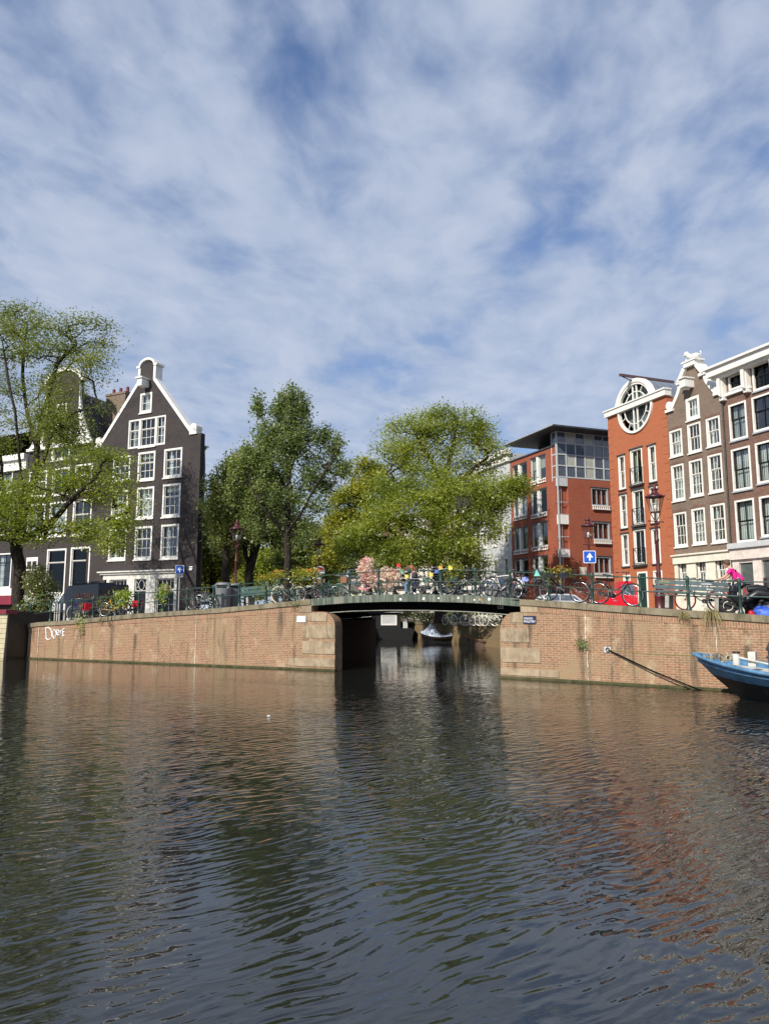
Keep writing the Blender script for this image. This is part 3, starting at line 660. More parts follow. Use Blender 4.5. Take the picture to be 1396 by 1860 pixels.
# ======== dark neck gable house B ========
FB = Fr(FA.w(lft - .02, 0.0), FA.a)
HB = house('neck_gable_house', 'dark brick house with a white scrolled neck gable, mostly behind the big elm', FB)
nk = norm_rect(FB, (86, 703, 141, 800)); eL, eR = FB.uv(72, 812)[0], -.03; ze = FB.uv(150, 806)[1]; cxB = (nk[0] + nk[1]) / 2
eL = 2 * cxB - eR
outB = [(eL, GZ - .3), (eR, GZ - .3), (eR, ze), (nk[1], ze), (nk[1], nk[3])] + [(cxB + (nk[1] - cxB) * math.cos(t), nk[3] + 1.0 * math.sin(t)) for t in [math.pi * i / 8 for i in range(1, 8)]] + [(nk[0], nk[3]), (nk[0], ze), (eL, ze)]
wq = dict(g=(97, 787, 127, 833), g2=(104, 735, 120, 772), r1a=(55, 858, 84, 902), r1b=(97, 852, 125, 897), r1c=(138, 845, 167, 890), r2a=(52, 917, 80, 978), r2b=(92, 913, 120, 973), r2c=(134.5, 909, 165, 971), c1=(87, 998, 117, 1080), c2=(130, 994.5, 161, 1076))
winB = {k: norm_rect(FB, q) for k, q in wq.items()}
outB_ok = [r for k, r in winB.items() if r[0] > eL]
front(HB, outB, [inset(r) for r in winB.values()if r[0] > eL + .1], BK_DARK, .35)
shell(HB, [(eL, GZ - .3), (eR, GZ - .3), (eR, ze - .1), (cxB, nk[3] - .2), (eL, ze - .1)], BK_DARK, TILED, .35, (-1, 9, 0), ze - .2)
b = MB(); strip(b, [(nk[1], nk[3] - .1)] + [(nk[1] + (eR - nk[1]) * (1 - math.cos(t)), ze + .25 + (nk[3] - .3 - ze) * (1 - math.sin(t))) for t in [math.pi / 2 * i / 8 for i in range(9)]], .22, -.06, .4)
scr = [(nk[1], nk[3] - .3)] + [(nk[1] + (eR - nk[1] - .1) * (math.sin(t)) ** 1.6, ze + .2 + (nk[3] - .5 - ze) * (1 - math.sin(t) ** .8)) for t in [math.pi / 2 * i / 9 for i in range(1, 10)]]
b = MB(); b.prism([(nk[1], ze)] + [(eR - .05, ze), (eR - .05, ze + .3)] + scr[::-1], -.07, .12); b.prism([(2 * cxB - p[0], p[1]) for p in [(nk[1], ze)] + [(eR - .05, ze), (eR - .05, ze + .3)] + scr[::-1]], -.07, .12)
strip(b, [(nk[0] - .25, nk[3] - .05)] + [(cxB + (nk[1] - cxB) * math.cos(t), nk[3] + 1.0 * math.sin(t)) for t in [math.pi - math.pi * i / 8 for i in range(1, 8)]] + [(nk[1] + .25, nk[3] - .05)], .28, -.16, .45)
b.box(eL, eR, -.28, .0, ze - .08, ze + .12); b.build('gable_trim', WHITE, HB)
for k, r in winB.items():
    if r[0] > eL + .1:
        if k[0] == 'c': window(HB, r, 1, (1, 1), .28, fw=.12, glass=GLASSD)
        else: window(HB, r, 2, (1, 1), .4, fw=.13, curtain=CURT if k in ('r2b', 'r2a') else None, glass=GLASSG if k in ('g', 'r2c') else GLASS)
b = MB(); b.box(eL, eR - .1, -.05, .0, GZ - .3, FB.uv(100, 1081)[1]); b.build('plinth', GREYL, HB)

# ======== house C further left, behind tree ========
FC = Fr(FB.w(eL - .02, 0.0), FA.a)
HC = house('cornice_house', 'grey brick house with white cornice and white corner pilaster behind left tree', FC)
zc_ = FC.uv(40, 832)[1]; Lc = -11.0
winC = [norm_rect(FC, q) for q in ((-6, 1006, 19, 1068), (-2, 915, 24, 970), (-2, 850, 22, 895), (-60, 1006, -32, 1068), (-60, 915, -32, 970))]
front(HC, rect(Lc, 0, GZ - .3, zc_), [inset(r) for r in winC] , BK_DARK, .35)
shell(HC, [(Lc, GZ - .3), (0, GZ - .3), (0, zc_), (-.5, zc_ + 2.2), (Lc + .5, zc_ + 2.2), (Lc, zc_)], BK_DARK, TILED, .35, (-1, 9, 0), zc_)
b = MB(); b.box(Lc, 0, -.45, .0, zc_ - .2, zc_ + .25); b.build('cornice', WHITE, HC); b = MB(); b.box(Lc, 0, -.2, .0, zc_ - 1.0, zc_ - .2); b.build('frieze', WHITE, HC)
pz = FC.uv(70, 990)[1]; b = MB(); b.box(-.62, -.02, -.12, .0, GZ - .3, pz); b.build('corner_pilaster', WHITE, HC)
for r in winC: window(HC, r, 2, (1, 3), .25, fw=.10, curtain=CURT, sm=BLACKP)
tr = norm_rect(FC, (50, 1013, 69, 1036)); b = MB(); b.plate(rect(*tr), [rect(tr[0] + .1, (tr[0] + tr[1]) / 2 - .05, tr[2] + .1, tr[3] - .3), rect((tr[0] + tr[1]) / 2 + .05, tr[1] - .1, tr[2] + .1, tr[3] - .3)], -.06, .0); b.build('door_transom', WHITE, HC)
bz = norm_rect(FC, (-40, 1083, 30, 1098)); b = MB(); b.box(bz[0], bz[1], -.5, .0, bz[2], bz[3]); b.build('low_red_front', paint('dull_red', (0.22, 0.02, 0.04)), HC)
b = MB(); b.box(bz[0], bz[1], -.52, .0, bz[3], bz[3] + .55); b.build('white_sill_band', WHITE, HC)
# ======== orange house with round window ========
O0 = at(1103, 763, 55.0); FO = Fr((O0.x, O0.y), R(-69.4))
dx_ = FO.uv(1104, 763)[0]
HO = house('orange_house', 'narrow bright orange brick house with a large round window under a zinc barrel roof', FO)
GR = 1.5
xo1 = FO.uv(1209.5, 735)[0]; zo = (FO.uv(1103, 757)[1] + FO.uv(1210, 720)[1]) / 2
cw = FO.uv(1154.5, 738); rw_ = 1.86; cwx = xo1 / 2 - .0; cwz = zo - .02
ow = {}
for k, q in dict(l1=(1121.8, 829.7, 1136.4, 887.7), l2=(1124.6, 899.6, 1139.7, 958.7), l3=(1127.8, 970.5, 1142.9, 1028), m1=(1143.7, 818.7, 1168, 877), m2=(1147.6, 892, 1171.3, 951.5), m3=(1149.8, 963, 1173.8, 1024.5), r1=(1176, 811.2, 1192.8, 873.5), r2=(1179, 885, 1196.4, 948.5), r3=(1182, 961, 1200.3, 1023), g1=(1131, 1045, 1145, 1064), g3=(1185.5, 1037, 1203, 1061)).items():
    ow[k] = norm_rect(FO, q)
dr = norm_rect(FO, (1157, 1039, 1178, 1100)); dr = (dr[0], dr[1], GR, dr[3])
hc = circ(cwx, cwz, rw_ - .03, 40, a0=math.pi, a1=2 * math.pi)
outO = [(0, GR - .3), (xo1, GR - .3), (xo1, zo), (cwx + rw_ - .03, zo)] + hc[::-1][1:-1] + [(cwx - rw_ + .03, zo), (0, zo)]
front(HO, outO, [inset(r) for r in ow.values()] + [rect(*dr)], BK_ORANGE, .35)
shell(HO, rect(0, xo1, GR - .3, zo - .05), BK_ORANGE, ZINC, .35, (0, 9, 0), zo - .1)
# quoin grooves
for qa, qb in ((-.005, .48), (xo1 - .48, xo1 + .005)):
    b = MB()
    for i in range(24):
        z = 3.0 + i * .62
        if z < zo - .5: b.box(qa, qb, -.02, .0, z, z + .5)
    b.build('quoins', BK_ORANGE, HO)
b = MB(); b.box(-.12, xo1 + .12, -.22, .35, zo + .0, zo + .40); b.box(-.18, xo1 + .18, -.30, .38, zo + .40, zo + .50); b.build('parapet_band', WHITE, HO)
b = MB(); n = 20
vz = [(cwx + (rw_ + .18) * math.cos(t), cwz + (rw_ + .18) * math.sin(t)) for t in [math.pi * i / n for i in range(n + 1)]]
b.prism(vz, .1, 8.0, caps=(False, True)); b.build('barrel_roof', ZINC, HO)
# the window: outer ring, inner ring, spokes
def ring(b, cx, cz, r0, r1, y0, y1, n=48):
    P0 = circ(cx, cz, r1, n); P1 = circ(cx, cz, r0, n)
    b.plate(P0, [P1], y0, y1)
b = MB(); ring(b, cwx, cwz, rw_ - .17, rw_ + .0, -.12, .12)
arcp = circ(cwx, cwz, rw_ + .25, 24, a0=0.1, a1=math.pi - .1); arci = circ(cwx, cwz, rw_ - .02, 24, a0=0.1, a1=math.pi - .1); b.prism(arcp + arci[::-1], -.18, .14)
ring(b, cwx, cwz, rw_ * .62, rw_ * .62 + .06, -.02, .06, 36)
for sx in (-.2, .2): b.box(cwx + sx - .045, cwx + sx + .045, -.03, .07, cwz - rw_ + .2, cwz + rw_ - .2)
for an in (25, 155, 205, 335, 60, 120, 240, 300):
    c, s_ = math.cos(R(an)), math.sin(R(an)); r0, r1 = rw_ * .63, rw_ - .2
    pts = [(cwx + c * r0 - s_ * .022, cwz + s_ * r0 + c * .022), (cwx + c * r1 - s_ * .022, cwz + s_ * r1 + c * .022), (cwx + c * r1 + s_ * .022, cwz + s_ * r1 - c * .022), (cwx + c * r0 + s_ * .022, cwz + s_ * r0 - c * .022)]
    b.prism(pts, -.02, .06)
o = b.build('round_window', WHITE, HO); g = MB(); g.prism(circ(cwx, cwz, rw_ - .1, 40), .08, .09); g.build('pane', GLASS, o)
g = MB(); g.prism(circ(cwx, cwz, rw_ - .3, 30), .5, .52); g.build('curtain', CURT2, o)
zb = max(FO.uv(1126, 681, -1.2)[1], cwz + rw_ + .42); b = MB(); b.box(cwx - .07, cwx + .07, -1.25, 3.6, zb - .08, zb + .10); b.build('hoist_beam', paint('beam_brown', (0.10, 0.055, 0.05)), HO)
b = MB(); b.tube([(cwx, -1.0, zb - .1), (cwx, .3, cwz + rw_)], .04, 6); b.build('beam_strut', paint('beam_brown', (0.1, .05, .05)), HO)
for k, r in ow.items():
    if k[0] == 'm':
        window(HO, r, 2, (1,), fw=.10, curtain=CURT, curt_w=.45 if k == 'm3' else 1, sill=False, glass=GLASSG if k != 'm3' else GLASSD)
        bl_ = thing; b = MB(); x0, x1, z0, z1 = r; zt = z0 + (z1 - z0) * .47; yb = -.12
        b.tube([(x0, yb, zt), (x1, yb, zt)], .025, 6); b.tube([(x0, yb, z0 + .08), (x1, yb, z0 + .08)], .025, 6)
        for x in (x0, x1): b.tube([(x, yb, z0 + .02), (x, yb, zt + .02)], .025, 6)
        b.tube([(x0, yb, z0 + .08), (x1, yb, zt)], .013, 5); b.tube([(x0, yb, zt), (x1, yb, z0 + .08)], .013, 5)
        zm = (z0 + zt) / 2; b.tube([((x0 + x1) / 2 + .22 * math.cos(t), yb, zm + .22 * math.sin(t)) for t in [2 * math.pi * i / 16 for i in range(16)]], .013, 5, closed=True)
        b.build('balcony_rail', BLACKP, HO)
        b = MB(); b.box(x0 - .1, x1 + .1, -.2, .0, z0 - .14, z0 - .02); b.build('ledge', DARKP, HO)
    else: window(HO, r, 1, (1, 1), .47, fw=.10, curtain=CURT, curt_w=.5 if k[1] == '3' else 1.0, sillm=DARKP)
    if k[0] != 'g': b = MB(); b.box(r[0] - .08, r[1] + .08, -.1, .0, r[3], r[3] + .10); b.build('lintel', DARKP, HO)
b = MB(); b.box(dr[0] + .1, dr[1] - .1, .02, .1, GR, dr[3] - .1); b.build('door', DOORG, HO)
b = MB(); b.plate(rect(dr[0], dr[1], GR, dr[3]), [rect(dr[0] + .12, dr[1] - .12, GR + .01, dr[3] - .12)], -.05, .1); b.build('door_frame', WHITE, HO)

# ======== brown scroll gable house ========
FD = Fr(FO.w(xo1 + .01, 0.0), FO.a)
HD = house('scroll_gable_house', 'grey brown brick house with white scrolled bell gable topped by a stone lion', FD)
xd1 = FD.uv(1331, 1010)[0]; cxd = xd1 / 2
def sd_(px, py): return FD.uv(px, py)
zb_ = sd_(1206, 745)[1]; zb_ = (zb_ + sd_(1308, 723)[1]) / 2
hs = .5 * (sd_(1276.6, 690)[0] - sd_(1235.8, 703)[0]); ztp = (sd_(1236, 697)[1] + sd_(1276.6, 683)[1]) / 2
cur = [(xd1 - .1, zb_ + .15), (xd1 - .55, zb_ + .12)] + [(cxd + hs + (xd1 - .7 - cxd - hs) * (1 - t) ** 2.0, zb_ + .2 + (ztp - zb_ - .2) * t ** .85) for t in [i / 8 for i in range(0, 9)]]
top = [(cxd + hs * .9, ztp + .15), (cxd + hs * .45, ztp + .75), (cxd + .45, ztp + .95)]
sideR = [(xd1, zb_)] + cur + top
outD = [(0, GR - .3), (xd1, GR - .3)] + sideR + [(2 * cxd - x, z) for x, z in sideR[::-1]]
wd_ = {k: norm_rect(FD, q) for k, q in dict(g=(1244.4, 725.4, 1270.6, 757.6), a1=(1214.7, 784.5, 1239.6, 825.4), a2=(1247.2, 772.7, 1274, 817.8), a3=(1281, 762, 1309, 806), b1=(1218, 847, 1244, 907), b2=(1250.4, 838.3, 1277.7, 898.5), b3=(1284, 828.6, 1313.6, 891), c1=(1222.4, 933, 1248.7, 991.6), c2=(1254.7, 925.4, 1282.7, 986.7), c3=(1289, 917.8, 1319.7, 983.4), g1=(1231, 1021, 1250, 1070), g2=(1263.5, 1017, 1285, 1070), g3=(1298.5, 1013, 1321, 1068)).items()}
front(HD, outD, [inset(r) for r in wd_.values()], BK_BROWN, .4)
shell(HD, [(0, GR - .3), (xd1, GR - .3), (xd1, zb_ - .2), (cxd, ztp - .3), (0, zb_ - .2)], BK_BROWN, TILE, .4, (0, 10, 0), zb_ - .3)
b = MB()
for sg_ in (1, -1):
    P = [(cxd + sg_ * (x - cxd), z) for x, z in cur[1:]]
    strip(b, P, -.26 * sg_ , -.1, .45)
    xx = cxd + sg_ * (xd1 - cxd - .32); b.box(xx - .36, xx + .36, -.16, .5, zb_ - .02, zb_ + .16); b.prism(circ(xx, zb_ + .42, .27, 16), -.14, .3)
    P = [(cxd + sg_ * (x - cxd), z) for x, z in [(cxd + hs + .1, ztp + .02)] + top]
    strip(b, P, -.30 * sg_, -.2, .5); xx = cxd + sg_ * hs; b.box(xx - .3, xx + .3, -.2, .5, ztp - .02, ztp + .16)
b.box(cxd - .5, cxd + .5, -.24, .5, ztp + .9, ztp + 1.2); b.box(cxd - .62, cxd + .62, -.3, .55, ztp + 1.2, ztp + 1.3); b.build('gable_trim', WHITE, HD)
# little reclining lion ornament
b = MB(); zl_ = ztp + 1.3
b.tube([(cxd + .62, .1, zl_ + .16), (cxd + .3, .1, zl_ + .26), (cxd - .05, .1, zl_ + .28), (cxd - .3, .1, zl_ + .42), (cxd - .42, .1, zl_ + .55)], [.14, .19, .18, .17, .12], 8)
b.ball((cxd - .47, .08, zl_ + .60), .17, 10, (1.1, .9, 1)); b.ball((cxd - .63, .07, zl_ + .55), .09, 8)
for x in (-.35, .35):
    for y in (-.04, .24): b.tube([(cxd + x, y, zl_ + .2), (cxd + x - .06, y, zl_ + .08), (cxd + x - .2, y, zl_ + .05)], [.08, .06, .05], 6)
b.tube([(cxd + .68, .1, zl_ + .18), (cxd + .8, .1, zl_ + .3), (cxd + .72, .1, zl_ + .42)], [.04, .03, .05], 6)
b.build('lion_ornament', WHITE, HD)
hb = norm_rect(FD, (1236, 697, 1257, 705)); b = MB(); hx0 = cxd - .12; b.box(hx0 - .25, hx0 + .25, -.75, .0, hb[2] + .02, hb[3] - .02); b.box(hx0 - .32, hx0 + .32, -.85, .0, hb[3] - .02, hb[3] + .07); b.box(hx0 - .06, hx0 + .06, -.6, -.2, hb[2] - .12, hb[2] + .02); b.build('hoist_beam', WHITE, HD)
for k, r in wd_.items():
    if k == 'g': window(HD, r, 3, (2,), fw=.17, curtain=CURT)
    elif k in ('g1', 'g2', 'g3'): window(HD, r, 3, (1, 2), .4, fw=.06, curtain=CURT, curt_w=1 if k != 'g3' else .5, sill=False, y=.06)
    else: window(HD, r, 3, (1, 1 if k[0] == 'a' else 2), .47 if k[0] == 'a' else .38, fw=.11, curtain=CURT if k not in ('c1', 'a2') else None, curt_w={'b2': .4, 'b3': .35, 'c3': 1}.get(k, 1.0), sill=True)
    if k[0] in 'abc':
        b = MB(); x0, x1, z0, z1 = r; n = 6; P = [(x0 - .05 + (x1 - x0 + .1) * i / n, z1 + .0 + .07 * math.sin(math.pi * i / n)) for i in range(n + 1)]
        b.prism(P + [(p[0], p[1] + .16) for p in P[::-1]], -.02, .0); b.build('brick_arch', BK_BROWN2, HD)
zc1 = sd_(1270, 1007)[1]; b = MB(); b.box(-.05, xd1 - .02, -.32, .0, zc1, zc1 + .10); b.box(0, xd1 - .02, -.2, .0, zc1 - .5, zc1)
gs = [wd_['g1'], wd_['g2'], wd_['g3']]; xs = [0.02, gs[0][0], gs[0][1], gs[1][0], gs[1][1], gs[2][0], gs[2][1], xd1 - .02]
for i in range(0, 8, 2): b.box(xs[i] + .001, xs[i + 1] - .001, -.09, .0, GR - .2, zc1 - .5)
for i, g_ in enumerate(gs): b.box(g_[0], g_[1], -.06, .0, GR - .2, g_[2] - .005); b.box(g_[0], g_[1], -.06, .0, g_[3] + .005, zc1 - .5)
b.build('shopfront_frame', CREAM, HD)

# ======== red brown house with dark sashes, far right ========
FE = Fr(FD.w(xd1 + .01, 0.0), FO.a)
HE = house('cornice_house', 'tall red brown brick house with black sashes and projecting white cornice', FE)
xe1 = 6.6; zce = FE.uv(1311, 707)[1] - .1; zct = FE.uv(1396, 628, -.6)[1]
we = {k: norm_rect(FE, q) for k, q in dict(a1=(1321.8, 737, 1358, 794), a2=(1363.7, 723, 1407, 776), b1=(1326.5, 817.6, 1366, 886.7), b2=(1370, 806, 1414, 872), c1=(1333, 910, 1373.4, 982.4), c2=(1377.3, 902.8, 1424, 971), s=(1321.5, 684, 1349.6, 702), t=(1364, 662, 1404, 700)).items()}
front(HE, rect(0, xe1, GR - .3, zct - .6), [inset(r) for r in we.values() if r[1] < xe1], BK_BROWN2, .4)
shell(HE, rect(0, xe1, GR - .3, zct - .55), BK_BROWN2, TILED, .4, (0, 10, 0), zct - .6)
for k, r in we.items():
    if r[1] < xe1:
        window(HE, r, 2, (1, 1), .42 if k in 'a1a2' else .5, fw=.11, sm=BLACKP, curtain=CURT if k[0] in 'bc' else (CURT2 if k == 'a1' else None), glass=GLASS if k[0] in 'abc' else GLASSD, sillm=GREYP, bar=.05)
b = MB(); b.box(-.55, xe1 + .6, -.75, .0, zct - .52, zct - .06); b.box(-.7, xe1 + .6, -.92, .0, zct - .06, zct + .08); b.box(-.4, xe1 + .3, -.5, .0, zct - .68, zct - .52)
zf = max(we['s'][2] - .5, we['t'][2] - .6)
for x in (.02, we['s'][1] + .28, we['t'][1] + .25):
    b.box(x - .02, x + .26, -.34, .0, zf, zct - .68); b.prism([(x, zct - .68), (x + .22, zct - .68), (x + .22, zf + .2), (x, zf + .4)], -.52, -.34)
b.box(.0, we['t'][0] - .1, -.12, .0, we['s'][3] + .01, zct - .68); b.box(.0, we['t'][0] - .1, -.2, .0, we['s'][2] - .28, we['s'][2] - .12)
b.build('cornice', WHITE, HE)
zc2 = FE.uv(1360, 992)[1]; b = MB(); b.box(-.02, xe1, -.45, .0, zc2 - .1, zc2 + .22); b.build('shop_cornice', GREYL, HE)
b = MB(); b.box(-.02, xe1, -.3, .0, zc2 - .75, zc2 - .11); zlo = FE.uv(1345, 1022)[1]
hx = norm_rect(FE, (1344, 1023, 1374, 1090)); h2 = norm_rect(FE, (1385, 1018, 1420, 1090))
for a, c in ((0.0, hx[0]), (hx[1], h2[0]), (h2[1], xe1)): b.box(a, c, -.15, .0, GR - .2, zc2 - .76)
for h in (hx, h2): b.box(h[0] + .001, h[1] - .001, -.12, .0, h[3], zc2 - .76); b.box(h[0] + .001, h[1] - .001, -.1, .0, GR - .2, h[2])
b.build('shopfront_frame', paint('pinkish_white', (0.68, 0.60, 0.54), var=.1, dirt=.3), HE)
b = MB(); b.box(0.01, xe1 - .01, -.01, .0, GR, zc2 - .76); b.build('shop_glass', paint('dim_shop_glass', (0.10, 0.115, 0.115), rough=.08, spec=.9), HE)
b = MB(); b.tube([(-.03, -.14, GR - .2), (-.03, -.14, zc2), (-.03, -.1, zct - .7)], .05, 8); b.build('downpipe', DARKP, HE)

# ======== red modern corner building with glass top ========
t6 = at(1016, 1000, 60.8); FW = Fr((t6.x, t6.y), FO.a)      # local x<0: side facing the canal
HM = house('modern_corner_building', 'modern red brick corner apartment building with glazed top storey and flat overhanging roof', FW, 'apartment building')
FW2 = Fr((t6.x, t6.y), FO.a + R(90))
xl0 = FW.uv(926.5, 870)[0]; xl1 = FW.uv(1007.5, 850)[0]; zp1 = (FW.uv(923.8, 841)[1] + FW.uv(1000.5, 812)[1]) / 2
wl = []
for q in ((930, 849, 957, 872), (962.5, 835, 991.4, 868), (931.4, 903, 957, 935), (963.6, 894.4, 993.6, 930), (932.5, 962, 959.4, 998), (965.4, 953, 995, 991), (933.8, 1018, 960, 1050), (966.7, 1013, 995.8, 1049)): wl.append(norm_rect(FW, q))
front(HM, rect(xl0, xl1, GR - .3, zp1), [inset(r) for r in wl], BK_RED, .3)
shell(HM, rect(xl0, xl1, GR - .3, zp1 - .2), BK_RED, DARKP, .3, (0, 8, 0), zp1 - .3)
b = MB(); b.box(xl0 - .1, xl1 + .02, -.1, .5, zp1, zp1 + .12); b.build('parapet_cap', DARKP, HM)
for i, r in enumerate(wl):
    x0, x1, z0, z1 = r; m_ = x0 + (x1 - x0) * .47; zz_ = z0
    for a, c, cu in ((x0 + .01, m_ - .13, i % 3 != 0), (m_ + .13, x1 - .01, i % 2 == 0)):
        window(HM, (a, c, z0 + .0, z1), 1, (1,), fw=.06, fm=GREYL, curtain=CURT2 if cu else None, sill=False, glass=GLASS if i % 3 else GLASSD, y=.03, blind=.5 if i == 1 else 0)
    b = MB(); b.box(m_ - .13, m_ + .13, -.06, .03, z0 - .3, z1); b.build('white_mullion', WHITE, HM)
    b = MB(); b.box(x0, x1, -.04, .0, z1, z1 + .1); b.build('lintel', DARKP, HM)
    b = MB(); b.box(x0, x1, -.09, -.03, z0 - .32, z0 - .24); b.box(x0, x1, -.09, -.03, z0 - .06, z0 + .02)
    k = 7
    for j in range(k + 1): x = x0 + .03 + (x1 - x0 - .12) * j / k; b.box(x, x + .06, -.08, -.04, z0 - .24, z0 - .06)
    b.build('sill_balustrade', WHITE, HM)
# right-hand (street) facade: children turned 90 degrees
def sub(parent, name, ang):
    return ang
class SubFrame: pass
HM2 = bpy.data.objects.new('street_facade', bpy.data.meshes.new('street_facade')); COL.objects.link(HM2); HM2.parent = HM; HM2.rotation_euler = (0, 0, R(90))
xr0 = FW2.uv(1033.3, 960)[0]; xr1 = 6.2; zr1 = FW2.uv(1070, 871.5)[1]
wr = [norm_rect(FW2, q) for q in ((1072.7, 886, 1104, 920), (1075.6, 948, 1107, 981.5), (1077, 1011, 1109, 1043))]
def fw_front():
    b = MB(); b.plate(rect(xr0, xr1, GR - .3, zr1), [inset(r) for r in wr], 0.0, .3); b.box(xr1 - .3, xr1, .3, 6, GR - .3, zr1); return b
fwm = fw_front().build('tmp', BK_RED); HM2.data = fwm.data; bpy.data.objects.remove(fwm); HM2.name = 'street_wall'
for i, r in enumerate(wr):
    x0, x1, z0, z1 = r
    window(HM2, r, 3, (1,), fw=.07, fm=GREYP, curtain=CURT2, sill=False, glass=GLASS, y=-.02, bar=.09)
    b = MB(); b.box(x0 - .03, x1 + .06, -.2, -.1, z0 - .34, z0 - .26); b.box(x0 - .03, x1 + .06, -.2, -.1, z0 - .06, z0 + .02)
    for j in range(9): x = x0 + (x1 - x0 - .08) * j / 8; b.box(x, x + .08, -.19, -.11, z0 - .26, z0 - .06)
    b.build('sill_balustrade', WHITE, HM2)
    b = MB(); b.box(x0 - .1, x1 + .1, -.05, .0, z1, z1 + .09); b.build('lintel', DARKP, HM2)
# corner: recessed glass column with balconies
b = MB(); b.box(-.05, .05, -.05, .05, GR - .3, zr1); b.build('corner_pole', GREYL, HM)
zs_bal = [FW2.uv(1025, y)[1] for y in (883, 935, 952, 998, 1012)]
def cornerplate(z0, z1, m, name, ins=.0, th=.12):
    b = MB(); b.box(xl1 + .02, 0 - ins, ins, ins + th, z0, z1); b.box(-ins - th, -ins, ins + .001, xr0 - .02, z0 + .001, z1 - .001); return b.build(name, m, HM)
ztopc = FW2.uv(1025, 867)[1]
cornerplate(zs_bal[0], ztopc, GREYL, 'grey_spandrel')
cornerplate(zs_bal[2], zs_bal[1], WHITE, 'white_balcony_panel'); cornerplate(zs_bal[4], zs_bal[3], WHITE, 'white_balcony_panel')
for z0, z1, gm in ((zs_bal[1], zs_bal[0], GLASSD), (zs_bal[3], zs_bal[2], GLASSG), (GR, zs_bal[4], GLASSD)):
    o = cornerplate(z0 + .001, z1 - .001, gm, 'corner_glazing', .45, .03)
    b = MB(); zt = z0 + 1.05
    if z1 - z0 > 1.5:
        b.tube([(xl1, .02, zt), (-.02, .02, zt), (-.02, xr0, zt)], .03, 6); b.tube([(xl1, .02, z0 + .05), (-.02, .02, z0 + .05), (-.02, xr0, z0 + .05)], .02, 6); b.build('balcony_rail', GREYP, HM)
    b = MB()
    for xx in (xl1 + .05, -.5): b.box(xx, xx + .08, .38, .44, z0, z1)
    for yy in (.5, xr0 - .1): b.box(-.44, -.38, yy, yy + .08, z0, z1)
    b.box(xl1, -.38, .38, .44, z1 - .5, z1 - .42); b.build('door_frame', GREYL, HM)
# glazed top storey: grid of panes, grey frame
zg0, zg1 = zr1 + .08, FW2.uv(1103, 800)[1] + .35
ncol, nrow = 6, 4; xg0, xg1 = -.02, 5.6
fr_ = MB(); fr_.M = Matrix.Rotation(R(90), 4, 'Z')
for i in range(ncol + 1):
    x = xg0 + (xg1 - xg0) * i / ncol; fr_.box(x - .05, x + .05, -.02, .08, zg0, zg1)
for j in range(nrow + 1):
    z = zg0 + (zg1 - zg0) * j / nrow; fr_.box(xg0, xg1, -.021, .079, z - .05, z + .05)
fr_.M = None
for i in range(2):
    x = -.75 + i * .73; fr_.box(x - .05, x + .05, -.02, .08, zg0 - .3, zg1)
for j in range(nrow + 1):
    z = zg0 + (zg1 - zg0) * j / nrow; fr_.box(-.8, 0, -.021, .079, z - .045, z + .045)
tp = fr_.build('top_storey_frame', GREYL, HM)
pd = MB(); pl_ = MB(); PANE = paint('tinted_pane', (0.09, 0.115, 0.15), rough=.04, spec=1.0, var=.1); PANEL = paint('cream_blind_pane', (0.40, 0.42, 0.36), rough=.15, spec=.7, var=.05)
lights = {(1, 3), (3, 3), (1, 1), (3, 1), (3, 0)}
for i in range(ncol):
    for j in range(nrow):
        if (i, j) in lights: q = MB()
        else: q = pd
        q.M = Matrix.Rotation(R(90), 4, 'Z')
        x0 = xg0 + (xg1 - xg0) * i / ncol; z0 = zg0 + (zg1 - zg0) * j / nrow
        q.box(x0 + .05, x0 + (xg1 - xg0) / ncol - .05, .03, .05, z0 + .05, z0 + (zg1 - zg0) / nrow - .05)
        if (i, j) in lights: q.M = None; q.build('pale_pane', PANEL, tp)
pd.M = None; pl_.M = None; pd.box(-.78, -.05, .03, .05, zg0 - .2, zg1)
pd.build('dark_pane', PANE, tp)
b = MB(); b.box(-.76, -.05, .09, 5.6, zg0 - .02, zg0 + .02); b.box(-6.2, -.76, 2.2, 2.3, zp1, zg1); b.box(-.8, -.76, .09, 2.2, zp1, zg1); b.build('penthouse_wall', DARKP, HM)
zrf = zg1 + .02; b = MB(); b.prism([(0, 0), (1, 0)], 0, 0) if False else None
b.add([(1.5, -1.3, zrf), (-6.6, -1.3, zrf), (-6.6, 7, zrf), (1.5, 7, zrf), (1.5, -1.3, zrf + .13), (-6.6, -1.3, zrf + .13), (-6.6, 7, zrf + .13), (1.5, 7, zrf + .13)], [(0, 1, 2, 3), (4, 5, 6, 7), (0, 1, 5, 4), (1, 2, 6, 5), (2, 3, 7, 6), (3, 0, 4, 7)])
b.build('flat_roof', DARKP, HM)
b = MB(); b.box(-6.6, 1.5, -1.302, -1.28, zrf + .05, zrf + .16); b.build('roof_edge', GREYP, HM)
b = MB(); pl = norm_rect(FW2, (1052, 1030, 1064, 1045)); b.M = Matrix.Rotation(R(90), 4, 'Z'); b.box(pl[0], pl[1], -.05, -.0, pl[2], pl[3]); b.build('wall_plaque', CREAM, HM)

